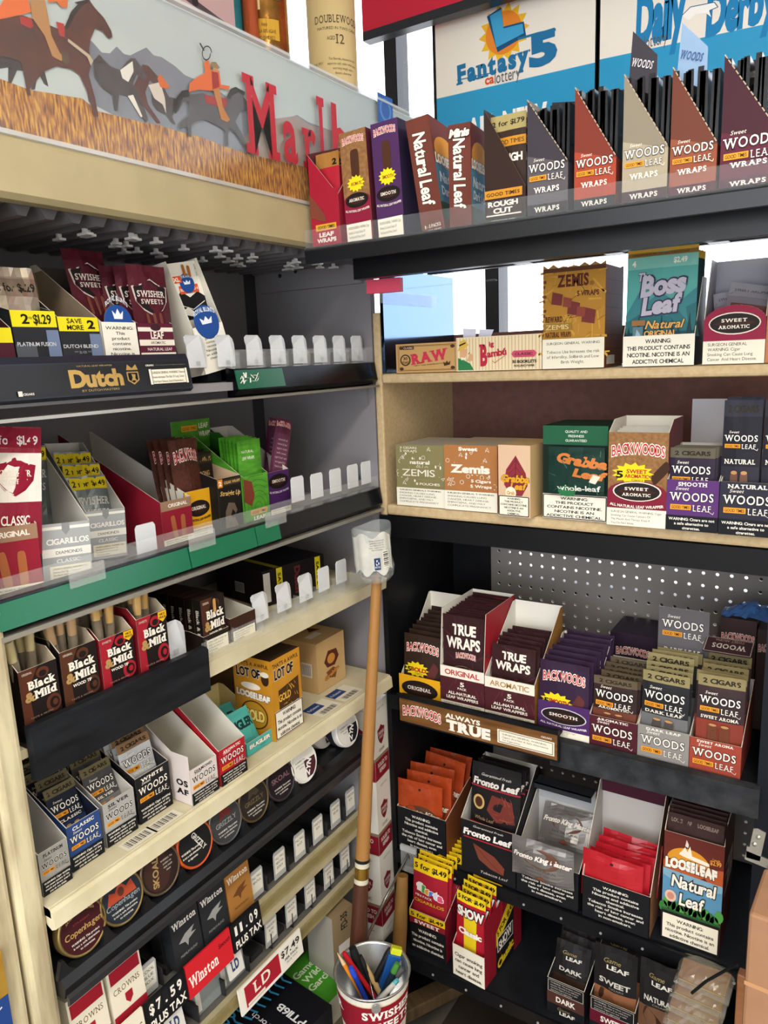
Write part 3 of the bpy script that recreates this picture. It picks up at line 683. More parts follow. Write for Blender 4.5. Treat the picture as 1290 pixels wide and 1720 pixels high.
fan(pouch_mesh(w_-0.003, 0.178, 0.006, '58a7a0', boss, 3).build('tobacco_pouch'), ct, 1, (w_/2, 0.008, 0.0025), (w_/2, 0.02, 0), 0.02, 0.02, 'turquoise zip pouch with mauve script in front of the torn black carton', None, jx=0, jz=0, yaw=0)
fan(pouch_mesh(w_-0.004, 0.165, 0.006, '24363a', lambda P: P.r(0, 0.93, 1, 1, 'd0a23a'), 4).build('tobacco_pouch'), ct, 4, (w_/2, 0.022, 0.0025), (w_/2, 0.058, 0.0025), 0.05, 0.08, 'zip pouch hidden behind the turquoise script pouch', 'zip pouches behind the turquoise one')
def sa(P):
    P.r(0, 0, 1, 0.40, 'ebe4d2'); P.lines(['SURGEON GENERAL', 'WARNING: Cigar', 'Smoking Can Cause Lung', 'Cancer And Heart Disease.'], 0.08, 0.34, 0.80, 0.055, '2a2624', gap=1.55, al='l')
    P.r(0, 0.40, 1, 0.72, '8f1f3f'); P.e(0.5, 0.72, 0.5, 0.28, '8f1f3f', a0=0, a1=180); P.oval(0.5, 0.69, 0.42, 0.19, 'e9e2d4', ''); P.oval(0.5, 0.69, 0.40, 0.17, '231a18', '', txts=['SWEET', 'AROMATIC'])
p, w_ = slot((1180, 600), (1284, 597), -0.004, ZA)
mb = carton_mesh(w_, 0.08, 0.065, 0.152, 'dcd5c6', inner='9a9aa4', front=None, slope=0.5)
sa(Paint(mb, (0, -0.0002, 0), (1, 0, 0), (0, 0, 1), w_, 0.083)); mb.poly([(0, 0.0006, 0.06), (w_, 0.0006, 0.06)] + [(w_*(0.5+0.5*math.cos(PI*i/16)), 0.0006, 0.0598+0.0234*math.sin(PI*i/16)) for i in range(1, 16)], 'd8d2c4')
ct = carton('cigar_carton', 'crimson and white carton with domed front reading SWEET AROMATIC on the top wooden shelf', 'cigar box', p, (0, 0, 0), mb)
sil = lambda P: (P.r(0, 0.80, 1, 1, '8d8a90'), P.t('SWEET AROMATIC', 0.5, 0.9, 0.8, 0.05, '4a3a3a'), P.r(0.1, 0.3, 0.9, 0.7, '6a4034'))
for k, (x, z, ry, ln) in enumerate(((0.045, 0.015, 0.2, 0.2), (0.05, 0.008, -0.12, 0.12), (0.036, 0.03, 0.5, 0.4))):
    o = pouch_mesh(0.07, 0.10, 0.012, '7b747c', sil, k).build('cigar_pouch', None, p+Vector((x, 0.02+k*0.018, z)), (-ln, ry, 0.05))
    tag(o, ('grey foil cigar pouch leaning forward in the crimson domed carton', 'grey foil cigar pouch in the middle of the crimson domed carton', 'tilted grey foil pouch at the back of the crimson domed carton')[k], 'cigar pouch')
p, w_ = slot((1285, 597), (1400, 594), -0.004, ZA)
carton('cigar_carton', 'orange brown cigar carton cut by the edge of the picture beside the crimson one', 'cigar box', p, (0, 0, 0), box_mesh(w_, 0.1, 0.125, 'b5764a', front=lambda P: P.t('SWEET', 0.3, 0.16, 0.4, 0.08, 'f0e6d0', b=0.03)))

# ================================================================ packs on the lower wooden shelf
ZB = 1.2218
def zn(bg, ink, big, l1, l2):
    def f(P):
        P.r(0, 0, 1, 1, bg); R = random.Random(len(big)+3)
        for k in range(34):
            u, v = R.uniform(0.03, 0.97), R.uniform(0.34, 0.97)
            q = P.w/P.h; s_ = 0.035
            kind = k % 4
            if kind == 0: P.line([(u+s_*math.cos(a), v+s_*q*math.sin(a)) for a in [i*PI/4 for i in range(9)]], 0.0007, ink)
            elif kind == 1: P.line([(u-s_, v-s_*q), (u, v+s_*q), (u+s_, v-s_*q), (u-s_, v)], 0.0007, ink)
            elif kind == 2: P.e(u, v, s_*0.5, s_*q, ink, n=8)
            else: P.line([(u-s_, v), (u+s_, v+s_*q*0.5), (u, v-s_*q), (u-s_, v)], 0.0007, ink)
            P.k -= 1
        P.k += 1
        for (tx, u, v, w, h, bb) in big:
            P.r(u-w/2-0.02, v-h*0.7, u+w/2+0.02, v+h*0.7, bg); P.t(tx, u, v, w, h, ink, b=bb)
        P.r(0, 0, 1, 0.30, 'ebe6d6'); P.t(l1, 0.5, 0.265, 0.94, 0.024, '2d2a28', b=0.015); P.lines(l2, 0.06, 0.215, 0.86, 0.028, '6a665e', gap=1.7, al='l')
    return f
SG = ['SMOKING CAUSES LUNG', 'CANCER, HEART DISEASE,', 'EMPHYSEMA, AND MAY', 'COMPLICATE PREGNANCY']
o, p, w_ = stand('cigar_box', 'olive green doodle patterned cigar box reading natural beside the shelf post', 'cigar box', (668, 844), (748, 849), 0.0, ZB, 0.117, zn('857d55', 'e9e6d4', [('5 CIGARS', 0.27, 0.955, 0.42, 0.035, 0.01), ('5 WRAPS', 0.27, 0.90, 0.40, 0.035, 0.01), ('natural', 0.50, 0.725, 0.78, 0.06, 0.03), ('ZEMIS', 0.47, 0.555, 0.80, 0.115, 0.0), ('8 POUCHES', 0.66, 0.375, 0.60, 0.04, 0.01)], "SURGEON GENERAL'S WARNING:", SG), 0.13, c='857d55', topc='b7b2a4')
o, p, w_ = stand('cigar_box', 'orange brown doodle patterned cigar box reading Sweet beside the olive one', 'cigar box', (748, 851), (836, 858), -0.004, ZB, 0.120, zn('ad7444', 'efe8da', [('Sweet', 0.46, 0.945, 0.54, 0.055, 0.05), ('Zemis', 0.5, 0.645, 0.90, 0.12, 0.05), ('5 Cigars', 0.70, 0.465, 0.52, 0.045, 0.03), ('5 Wraps', 0.70, 0.385, 0.52, 0.045, 0.03)], "SURGEON GENERAL 'S WARNING:", SG), 0.13, c='ad7444', topc='b9ab94')
def grab(P):
    P.r(0, 0, 1, 1, 'd9b89a'); P.p([(0.55, 0.86), (0.86, 0.62), (0.92, 0.45), (0.72, 0.28), (0.40, 0.30), (0.18, 0.45), (0.25, 0.66)], '8c2f3c')
    for q in range(5): P.line([(0.55, 0.80-q*0.1), (0.78-0.02*q, 0.66-q*0.07)], 0.0006, '5a1a26'); P.line([(0.55, 0.80-q*0.1), (0.32+0.01*q, 0.66-q*0.06)], 0.0006, '5a1a26'); P.k -= 2
    P.k += 2; P.line([(0.56, 0.86), (0.53, 0.30)], 0.0009, '5a1a26')
    P.t('Grabba', 0.52, 0.54, 0.86, 0.10, 'dba02c', b=0.05, o='3a1a10', ow=0.03, it=0.2); P.t('Leaf', 0.62, 0.435, 0.46, 0.09, 'dba02c', b=0.05, o='3a1a10', ow=0.03, it=0.2)
    P.e(0.40, 0.34, 0.17, 0.085, 'f0e4cc', n=16); P.t('Grab', 0.40, 0.34, 0.24, 0.05, 'd28a2a', b=0.03)
    P.warn(0.02, 0.01, 0.97, 0.30, 'f0ead8', '1b1b1b', ['WARNING:', 'THIS PRODUCT', 'CONTAINS NICOTINE.', 'NICOTINE IS AN', 'ADDICTIVE', 'CHEMICAL.'], frame='16161a')
def grab_s(P): P.r(0, 0, 1, 1, 'cfae7c'); P.p([(0.75, 0.62), (0.98, 0.4), (0.9, 0.2), (0.6, 0.25), (0.5, 0.45)], '8c2f3c'); P.e(0.8, 0.42, 0.15, 0.1, 'dba02c')
p, w_ = slot((836, 863), (885, 868), -0.022, ZB)
carton('cigar_box', 'small tan box with red leaf picture, turned to show its plain side', 'cigar box', p + Vector((0.002, 0, 0)), (0, 0, -0.05), box_mesh(0.060, 0.105, 0.125, 'cfae7c', front=grab, side=grab_s, topc='c6a878'))
def grn(P): pass
p, w_ = slot((912, 857), (1019, 866), -0.008, ZB)
h_ = 0.158
mb = box_mesh(w_, 0.11, h_, '1d4a35', topc='123226')
P = Paint(mb, (0, 0, 0), (1, 0, 0), (0, 0, 1), w_, h_); P.r(0, 0, 1, 1, '1f5a3e'); P.r(0.0, 0.27, 1, 0.80, '0e1f18'); P.lines(['QUALITY AND', 'FRESHNESS', 'GUARANTEED'], 0.52, 0.94, 0.34, 0.026, 'd9e2d4', gap=1.8, b=0.01)
P.warn(0, 0, 1, 0.27, 'efe9d9', '1b1b1b', ['WARNING:', 'THIS PRODUCT', 'CONTAINS NICOTINE.', 'NICOTINE IS AN', 'ADDICTIVE CHEMICAL.'], frame='16161a')
ct = carton('tobacco_box', 'dark green window box promising quality and freshness, nicotine panel below', 'tobacco box', p, (0, 0, 0), mb)
def grw(P):
    P.r(0, 0, 1, 1, '15332c'); P.t('Grabba', 0.60, 0.72, 0.86, 0.20, 'c9783a', b=0.06, it=0.15, rot=-8); P.t('Leaf', 0.74, 0.44, 0.52, 0.17, 'c9783a', b=0.06, it=0.15, rot=-8); P.t('whole-leaf', 0.56, 0.14, 0.76, 0.12, 'e8e6dc', b=0.02)
    P.e(0.35, 0.06, 0.16, 0.12, '2c7a4a'); P.p([(0.75, 0.28), (0.86, 0.24), (0.94, 0.40), (0.82, 0.44)], 'd9d2c0'); P.specks(10, '3a6a5a', 4, 0.18)
fan(pouch_mesh(0.094, 0.078, 0.012, '15332c', grw, 9, wav=0.0014).build('tobacco_pouch'), ct, 1, (w_*0.55, -0.009, 0.046), (0, 0, 0), 0, 0, 'dark green pouch with orange script showing through the green window box', None, jx=0, jz=0, yaw=0)
BURL = mat('a5794d', rough=0.6, noise=0.6, nscale=160, h2='6f4b2c')
def bwk(flav1, flav2, n5, oc, top=BURL, lower='7d1c33'):
    def f(P):
        P.r(0, 0, 1, 1, top); P.backwoods(0.5, 0.80, 0.88, 0.115, 0.035)
        P.cigar(0.88, 0.58, 0.06, 0.16, '3d2316', None, rot=-55)
        P.burst(0.42, 0.565, 0.36, 0.12, 'f0d21c'); P.t('5', 0.20, 0.555, 0.10, 0.075, '1d1a12', b=0.04); P.t(n5[0], 0.49, 0.59, 0.34, 0.042, 'b02a26', b=0.03); P.t(n5[1], 0.49, 0.54, 0.40, 0.038, 'b02a26', b=0.03); P.t('Cigars', 0.5, 0.50, 0.22, 0.022, '5a3a12', it=0.2)
        P.r(0, 0.19, 1, 0.36, lower); P.e(0.5, 0.36, 0.5, 0.125, lower, a0=0, a1=180); P.oval(0.5, 0.375, 0.41, 0.105, 'ede6d8', ''); P.oval(0.5, 0.375, 0.385, 0.095, '231a18', '', txts=[flav1, flav2])
        P.t('ALL NATURAL LEAF WRAPPER', 0.5, 0.235, 0.90, 0.030, 'ede6d8', b=0.03, arch=-0.022)
        P.sgw(0, 0, 1, 0.19)
    return f
p, w_ = slot((1020, 870), (1119, 877), -0.018, ZB)
mb = carton_mesh(w_, 0.10, 0.150, 0.168, 'a5794d', front=bwk('SWEET', 'AROMATIC', ('SWEET', 'AROMATIC'), '7d1c33'), inner='d9d3c6', sidec='5c2a30', slope=0.3)
ct = carton('cigar_carton', 'burlap textured carton with red arched lettering and SWEET AROMATIC oval', 'cigar box', p, (0, 0, 0), mb)
fan(pouch_mesh(w_-0.006, 0.146, 0.008, '6a4a34', lambda P: P.r(0, 0.9, 1, 1, 'c9c4ba'), 5).build('cigar_pouch'), ct, 5, (w_/2, 0.02, 0.002), (w_/2, 0.085, 0.006), 0.0, 0.0, 'brown cigar pouch packed in the burlap textured carton', 'pouches in the burlap carton', yaw=0.0)
def wl(flav, bg, two='2 CIGARS', hz='241f2c', tip='a8632a', band='8a7a5a', cig='8a5a3a'):
    def f(P):
        P.r(0, 0, 1, 1, hz); P.r(0, 0.0, 1, 0.42, bg); P.r(0, 0.42, 1, 0.50, bg); P.r(0, 0.50, 1, 0.53, hz)
        P.r(0, 0.875, 1, 1.0, band); P.t(two, 0.5, 0.935, 0.78, 0.052, '2a2418', b=0.04)
        P.woods(0.5, 0.70, 0.86, o='141014'); P.t(flav, 0.5, 0.54, 0.80 if len(flav) > 6 else 0.6, 0.035, 'e6dfd4', b=0.03, slab=True)
        P.cigar(0.36, 0.26, 0.105, 0.21, cig, 'b98a5a'); P.cigar(0.62, 0.26, 0.105, 0.21, cig, 'b98a5a')
    return f
def wfront(flav, bg, ink='efeae0', warn=True, wc='14161c', wt=None):
    def f(P):
        P.r(0, 0, 1, 1, bg)
        v0 = 0.30 if warn else 0.0
        P.t(flav, 0.5, 0.92, 0.70 if len(flav) > 6 else 0.55, 0.075, ink, b=0.03, slab=True); P.woods(0.5, 0.62 if warn else 0.50, 0.84, c=ink if ink != '1c1a1e' else '1c1a1e', o='141014' if ink != '1c1a1e' else 'd8d6d2')
        if warn: P.warn(0, 0, 1, 0.30, wc, 'f0ece2', wt or ['WARNING: Cigars are not', 'a safe alternative to', 'cigarettes.'])
    return f
p, w_ = slot((1118, 880), (1205, 886), -0.02, ZB)
pc = 0.07
ct = carton('cigar_carton', 'purple and black carton reading SMOOTH on the lower wooden shelf', 'cigar box', p, (0, 0, 0), carton_mesh(w_, 0.10, 0.079, 0.125, '17151d', front=wfront('SMOOTH', '57306f'), inner='c9c5be', slope=0.9))
fan(pouch_mesh(w_-0.010, 0.124, 0.004, '2a2440', wl('SMOOTH', '3a2c54', hz='2c2436', band='5d5648', cig='5a4a5a'), 7).build('cigar_pouch'), ct, 6, (w_/2-0.004, 0.010, 0.0025), (w_/2+0.006, 0.040, 0.0025), 0.04, 0.10, 'dark purple twin cigar pouch with sunset print behind the SMOOTH panel', 'pouches in the purple SMOOTH carton', yaw=0.02)
p, w_ = slot((1206, 890), (1300, 896), -0.022, ZB)
ct = carton('cigar_carton', 'black and violet-grey carton reading NATURAL on the lower wooden shelf', 'cigar box', p, (0, 0, 0), carton_mesh(w_, 0.12, 0.080, 0.115, '15161c', front=wfront('NATURAL', '2a2a38'), inner='b9b7b4', slope=0.9))
pn = pouch_mesh(0.052, 0.196, 0.004, '23222c', wl('NATURAL', '2b2a36', hz='1f1f29', band='2c2c38', cig='6a4a3a'), 8).build('cigar_pouch')
fan(pn, ct, 3, (0.024, 0.012, 0.0025), (0.022, 0.05, 0.004), 0.05, 0.08, 'tall dark natural twin pouch standing in the NATURAL carton', 'pouches in the NATURAL carton', yaw=0.02)
q = dup(pn, None, None); q.matrix_basis = ct.matrix_basis @ Matrix.Translation((0.078, 0.016, 0.0025)) @ Matrix.Rotation(-0.05, 4, 'X'); q['label'] = 'tall dark natural twin pouch at the picture edge in the NATURAL carton'; del q['group']
b = box_mesh(0.075, 0.004, 0.19, 'bdbbc0').build('white_carton_flap', None, (Yp(1155, 870, 0.16).x, 0.16, ZB), (0, 0, 0))
tag(b, 'plain whitish cardboard sheet standing behind the purple carton', 'cardboard')

# ================================================================ pegboard stand, upper tier
ZC = 0.8155
def bold_front(P):
    P.r(0, 0, 1, 1, 'e3a71b'); P.oval(0.5, 0.50, 0.44, 0.34, '231a18', 'ORIGINAL'); P.t('ALL NATURAL LEAF WRAPPER', 0.5, 0.15, 0.86, 0.09, '2a1a0a', b=0.03, arch=-0.06)
def bpouch(base, flav, burst=True, n=('BOLD',)):
    def f(P):
        P.r(0, 0, 1, 1, base); P.backwoods(0.5, 0.78, 0.84, 0.13, 0.035); P.cigar(0.78, 0.42, 0.09, 0.17, '5d2d2c', None, rot=-35)
        P.burst(0.36, 0.44, 0.34, 0.13, 'eed61e'); P.t('5', 0.16, 0.43, 0.09, 0.075, '1d1a12', b=0.04); P.t(n[0], 0.42, 0.44, 0.40, 0.065, 'b02a26', b=0.04); P.t('Cigars', 0.42, 0.385, 0.22, 0.026, '5a3a12', it=0.2)
    return f
def tier(pl, pr, hpx, y=0.0, z=ZC):
    p, w = slot(pl, pr, y, z); return p, w, hgt(p, hpx)
p, w_, h_ = tier((671, 1153), (740, 1176), 1128)
h_ = 0.055
mb = carton_mesh(w_, 0.14, h_*0.75, 0.19, 'e3a71b', inner='e9e4d8', slope=0.95, sidec='e3a71b')
mb2 = Paint(mb, (0, -0.0002, 0), (1, 0, 0), (0, 0, 1), w_, h_); bold_front(mb2)
ct = carton('cigar_carton', 'yellow fronted carton with ORIGINAL oval, white inner walls slanting up', 'cigar box', p, (0, 0, 0), mb)
pb = pouch_mesh(w_-0.008, 0.128, 0.007, '33241c', bpouch('33241c', ''), 11).build('cigar_pouch')
fan(pb, ct, 8, (w_/2, 0.011, 0.008), (w_/2, 0.118, 0.030), 0.08, 0.16, 'dark brown five-cigar pouch standing in the yellow fronted carton', 'pouches in the yellow ORIGINAL carton', yaw=0.03)
def tw_front(flav, fc):
    def f(P):
        P.r(0, 0, 1, 1, '4c2027'); P.specks(12, '5d2a31', 3, 0.4); P.r(0, 0.76, 1, 1.0, 'ece5d8'); P.t(flav, 0.5, 0.88, 0.78, 0.12, fc, b=0.02)
        P.t('5', 0.5, 0.64, 0.10, 0.10, 'eee7da', b=0.03); P.t('PACK', 0.5, 0.54, 0.2, 0.05, 'eee7da', b=0.02); P.lines(['ALL-NATURAL', 'LEAF WRAPPERS'], 0.5, 0.42, 0.72, 0.066, 'eee7da', gap=1.5, b=0.03)
        P.sgw(0, 0, 1, 0.22)
    return f
def tw_pouch(logo=True):
    def f(P):
        P.r(0, 0, 1, 1, '34191b'); P.specks(20, '43222a', 6, 0.5); P.t('TRUE', 0.52, 0.86, 0.54, 0.105, 'ece7dd', b=0.04); P.t('WRAPS', 0.5, 0.72, 0.78, 0.115, 'ece7dd', b=0.04)
        if logo: P.backwoods(0.56, 0.585, 0.46, 0.055, 0.012)
        P.line([(0.5+0.42*math.cos(a), 0.30+0.18*math.sin(a)) for a in [PI*i/14 for i in range(15)]], 0.0008, '9a7a6a')
    return f
p, w_ = slot((741, 1178), (814, 1194), 0.0, ZC)
ct = carton('cigar_carton', 'maroon leaf-wrap carton with ORIGINAL band and large white lettering pouch', 'cigar box', p, (0, 0, 0), carton_mesh(w_, 0.15, 0.092, 0.205, 'e4dfd4', front=tw_front('ORIGINAL', 'b8282c'), inner='eae5da', slope=0.08, sidec='a32330'))
pt_ = pouch_mesh(w_-0.005, 0.192, 0.006, '34191b', tw_pouch(), 12).build('wrap_pouch')
fan(pt_, ct, 1, (w_/2, 0.008, 0.0025), (0, 0, 0), 0.02, 0.02, 'dark maroon wrap pouch with big white letters, front of the ORIGINAL carton', None, jx=0, jz=0, yaw=0)
pt2 = pouch_mesh(w_-0.007, 0.190, 0.004, '2c1719', lambda P: (P.r(0, 0.93, 1, 1, '3a1d20'), P.r(0.55, 0.93, 0.9, 0.97, '9a2a30')), 13).build('wrap_pouch')
fan(pt2, ct, 14, (w_/2, 0.020, 0.003), (w_/2, 0.14, 0.008), 0.02, 0.02, 'dark wrap pouch packed behind the front one in the ORIGINAL carton', 'pouches in the maroon ORIGINAL carton', yaw=0.02)
p, w_ = slot((815, 1196), (898, 1216), 0.0, ZC)
ct = carton('cigar_carton', 'half empty maroon leaf-wrap carton with gold AROMATIC band', 'cigar box', p, (0, 0, 0), carton_mesh(w_, 0.15, 0.088, 0.195, 'e4dfd4', front=tw_front('AROMATIC', 'b08a52'), inner='f0ece2', slope=0.9, sidec='a9773a'))
pt3 = pouch_mesh(w_-0.012, 0.140, 0.005, '30191a', tw_pouch(False), 14).build('wrap_pouch')
fan(pt3, ct, 7, (w_/2, 0.012, 0.006), (w_/2+0.002, 0.085, 0.012), 0.10, 0.24, 'dark wrap pouch sagging in the half empty AROMATIC carton', 'pouches in the AROMATIC wrap carton', yaw=0.07, jx=0.003, jz=0.006)
p, w_ = slot((904, 1222), (990, 1243), -0.001, ZC)
def smooth_front(P):
    P.r(0, 0, 1, 1, '4b2a63'); P.oval(0.5, 0.62, 0.44, 0.24, 'd9d2dd', ''); P.oval(0.5, 0.62, 0.42, 0.215, '231a18', 'SMOOTH'); P.t('ALL NATURAL LEAF WRAPPER', 0.5, 0.37, 0.9, 0.06, 'e9e2ea', b=0.03, arch=-0.05); P.sgw(0, 0, 1, 0.22)
mb = carton_mesh(w_, 0.14, 0.05, 0.15, '4b2a63', inner='e6e1d8', slope=0.9); smooth_front(Paint(mb, (0, -0.0002, 0), (1, 0, 0), (0, 0, 1), w_, 0.065))
ct = carton('cigar_carton', 'purple SMOOTH carton crammed with dark pouches on the pegboard stand', 'cigar box', p, (0, 0, 0), mb)
ps = pouch_mesh(w_-0.004, 0.133, 0.007, '33203a', bpouch('33203a', '', n=('SMOOTH',)), 15).build('cigar_pouch')
fan(ps, ct, 8, (w_/2-0.002, 0.004, 0.006), (w_/2+0.006, 0.115, 0.022), 0.05, 0.15, 'dark purple five-cigar pouch standing in the purple SMOOTH carton', 'pouches in the purple SMOOTH stand carton', yaw=0.04, jz=0.004)
def woodsbox(pl, pr, hpanel, flav, bg, pbg, nm, hz, band, cig, label, plabel, grp, n=6, hb=0.12, ph=0.15, head=None, dx=0.0, inner='bdb8b0', z=ZC):
    p, w = slot(pl, pr, 0.0, z)
    ct = carton('cigar_carton', label, 'cigar box', p, (0, 0, 0), carton_mesh(w, 0.13, hpanel, hb, bg, front=wfront(flav, bg, warn=False), inner=inner, slope=0.9))
    o = pouch_mesh(w-0.008, ph, 0.005, hz, wl(flav, pbg, hz=hz, band=band, cig=cig), nm).build('cigar_pouch')
    fan(o, ct, n, (w/2+dx, 0.008, 0.006), (w/2+dx*0.3, 0.095, 0.012), 0.06, 0.16, plabel, grp, yaw=0.05, jx=0.004, jz=0.006, seed=nm)
    return ct, p, w
woodsbox((989, 1244), (1069, 1261), 0.056, 'AROMATIC', '4e1c28', '6b3a2c', 21, '30211f', '5f5240', '5a2f22', 'dark red carton reading AROMATIC on the pegboard stand upper tier', 'brown twin cigar pouch with sunset print in the dark red carton', 'pouches in the dark red AROMATIC carton', n=8, ph=0.118, dx=0.002)
ct, p, w_ = woodsbox((1070, 1267), (1157, 1285), 0.058, 'DARK LEAF', '8d8a88', '6c6c6e', 22, '26262a', '8f845c', '4a4644', 'grey woodgrain carton reading DARK LEAF on the pegboard stand', 'dark grey twin cigar pouch standing in the grey DARK LEAF carton', 'pouches in the grey DARK LEAF carton', n=7, ph=0.150, dx=-0.006)
b = MB(); b.box((0, 0, 0), (w_, 0.002, 0.235), 'c9c6c0'); P = Paint(b, (0, 0, 0.13), (1, 0, 0), (0, 0, 1), w_, 0.105); P.r(0, 0, 1, 1, '625f64'); P.woods(0.5, 0.68, 0.82, o='1a1a1e'); P.t('DARK LEAF', 0.5, 0.26, 0.72, 0.10, 'dcd8d2', b=0.03, slab=True)
tag(b.build('header_card', ct, (0.004, 0.110, 0.0)), 'grey header card')
ct, p, w_ = woodsbox((1156, 1288), (1243, 1307), 0.056, 'SWEET AROMA', '9c4334', '84392c', 23, '3a2a2e', '8d8058', '6a3a26', 'brick red carton reading SWEET AROMA on the pegboard stand', 'brick red twin cigar pouch in the SWEET AROMA carton', 'pouches in the brick red SWEET AROMA carton', n=6, ph=0.152, dx=0.0)
b = MB(); b.box((0, 0, 0), (w_-0.004, 0.045, 0.0015), '3c2428'); P = Paint(b, (0, 0, 0.0016), (1, 0, 0), (0, 1, 0), w_-0.004, 0.045); P.frame(0.02, 0.04, 0.98, 0.96, 0.0008, 'cfc4b8'); P.t('WOODS', 0.5, 0.45, 0.7, 0.3, 'cfc4b8', b=0.02, slab=True, rot=180); P.t('SWEET AROMA', 0.5, 0.82, 0.6, 0.14, 'b08a80', rot=180)
tag(b.build('folded_lid', ct, (0.002, 0.07, 0.180), (0.25, 0, 0)), 'folded lid')
# boxes lying at the back of the tier
def lying(x, w, h, d, c, txt, lab, y=0.17, z=ZC):
    o = box_mesh(w, d, h, c, front=lambda P: (P.r(0, 0, 1, 1, c), txt(P)))
    return carton('cigar_box', lab, 'cigar box', (x, y, z), (0, 0, 0), o)
lying(0.405, 0.125, 0.145, 0.10, '2e1f30', lambda P: (P.backwoods(0.35, 0.75, 0.5, 0.10, 0.02), P.t('SMOOTH', 0.8, 0.62, 0.3, 0.07, 'cfc8d2', rot=90)), 'shrink wrapped dark purple carton behind the crammed purple one', y=0.185)
lying(0.600, 0.060, 0.200, 0.07, '42302f', lambda P: P.backwoods(0.5, 0.82, 0.9, 0.07, 0.012), 'tall dark brown box behind the grey header card', y=0.20)
lying(0.663, 0.050, 0.190, 0.07, '43312f', lambda P: P.backwoods(0.5, 0.82, 0.9, 0.07, 0.012), 'tall dark brown box behind the brick red carton', y=0.19)
# glossy blue bag on the tall boxes
b = MB(); R = random.Random(12); nx_, ny_ = 16, 8
vs_ = [(0.11*i/nx_-0.055, 0.06*j/ny_-0.03 + R.uniform(-0.003, 0.003), 0.022*math.sin(PI*i/nx_)*math.sin(PI*j/ny_)+R.uniform(0, 0.008)) for j in range(ny_+1) for i in range(nx_+1)]
b.raw(vs_, [(j*(nx_+1)+i, j*(nx_+1)+i+1, (j+1)*(nx_+1)+i+1, (j+1)*(nx_+1)+i) for j in range(ny_) for i in range(nx_)], mat('4b78b8', rough=0.08, alpha=0.75, coat=1.0))
tag(b.build('plastic_bag', None, (0.655, 0.225, ZC+0.2015)), 'shiny blue plastic bag lying on the tall dark boxes', 'bag')
# wood-look banner below the yellow and maroon cartons
bn = empty('shelf_banner', (0, 0, 0), label='wood grain shelf banner in black holder reading ALWAYS TRUE', cat='banner')
pa = Yp(670, 1168, -0.03); pb_ = Yp(940, 1243, -0.03); L = pb_.x-pa.x; zb_ = Yp(670, 1207, -0.03).z; hb_ = pa.z-zb_
b = MB(); b.box((0, -0.001, -0.004), (L, 0.004, hb_+0.006), BLK); b.box((0, -0.006, hb_), (L, 0.0, hb_+0.008), BLK); b.box((0, -0.001, -0.004), (0.004, 0.017, hb_), BLK); b.box((0, 0.004, hb_-0.004), (L, 0.0175, hb_), BLK)
o = b.build('holder', bn, (pa.x, -0.032, zb_))
WG = mat('8a5f33', rough=0.5, noise=0.5, nscale=9, h2='4f3118', stretch=(1, 1, 9))
b = MB(); b.box((0.003, -0.002, 0), (L-0.003, -0.0012, hb_-0.001), WG)
P = Paint(b, (0.003, -0.0022, 0), (1, 0, 0), (0, 0, 1), L-0.006, hb_-0.001)
P.backwoods(0.155, 0.48, 0.26, 0.40, 0.10); P.t('ALWAYS', 0.43, 0.72, 0.22, 0.19, 'efe9dc', b=0.04, rot=0); P.t('TRUE', 0.47, 0.35, 0.28, 0.40, 'efe9dc', b=0.07, slab=True)
P.r(0.65, 0.14, 0.985, 0.68, 'efe8d6'); P.frame(0.66, 0.19, 0.975, 0.63, 0.0012, '5a4a3a'); P.lines(['SURGEON GENERAL WARNING:', 'Cigars Are Not A Safe Alternative', 'To Cigarettes'], 0.68, 0.52, 0.27, 0.065, '3a3430', gap=1.8, al='l'); P.t('CIGARS', 0.94, 0.80, 0.06, 0.07, 'efe9dc', b=0.02)
b.build('printed_card', bn, (pa.x, -0.032, zb_))

# ================================================================ pegboard stand, middle tier
ZD = 0.4685
def warnbox(P): P.warn(0.03, 0.05, 0.97, 0.97, '17181c', 'e6e2d8', WARN_NIC)
ORF = mat('b5471d', rough=0.35, noise=0.5, nscale=45, h2='8f3213', bump=0.3, bscale=70)
p, w_ = slot((669, 1411), (750, 1441), -0.003, ZD)
ct = carton('tobacco_carton', 'black warning carton of orange foil pouches beside the wooden pole', 'tobacco box', p, (0, 0, 0), carton_mesh(w_, 0.12, 0.098, 0.135, '17181c', front=warnbox, inner='c9c5bd', slope=0.9, sidec='7a4326'))
def orp(P):
    P.r(0, 0, 1, 1, ORF); P.e(0.5, 0.88, 0.028, 0.02, '2a1a14', n=10); P.e(0.5, 0.45, 0.40, 0.17, '5a3a2a'); P.t('Fronto King', 0.5, 0.50, 0.84, 0.07, 'e3d2c0', b=0.04, o='3a201a', ow=0.03, it=0.3, arch=0.02)
op = pouch_mesh(w_-0.014, 0.135, 0.008, ORF, orp, 31, wav=0.0015).build('tobacco_pouch')
fan(op, ct, 5, (w_*0.43, 0.006, 0.022), (w_*0.55, 0.085, 0.050), 0.05, 0.35, 'orange foil fronto pouch leaning in the black warning carton', 'orange foil pouches', yaw=0.12, jx=0.006, jz=0.006, seed=5)
def fl_front(P):
    P.r(0, 0, 1, 1, '1b1a1d'); P.t('Guaranteed Fresh', 0.5, 0.92, 0.55, 0.04, 'd8d4cc', it=0.3); P.t('Fronto Leaf', 0.48, 0.79, 0.86, 0.115, 'efe9e2', b=0.05, it=0.15); P.r(0.05, 0.67, 0.95, 0.695, 'a02a34')
    P.p([(0.22, 0.60), (0.62, 0.46), (0.80, 0.30), (0.78, 0.16), (0.55, 0.20), (0.33, 0.32)], '7a3f30'); P.line([(0.22, 0.60), (0.50, 0.36), (0.78, 0.16)], 0.001, '4a221a'); P.t('Tobacco Leaf', 0.6, 0.10, 0.5, 0.05, 'd8d4cc', it=0.2)
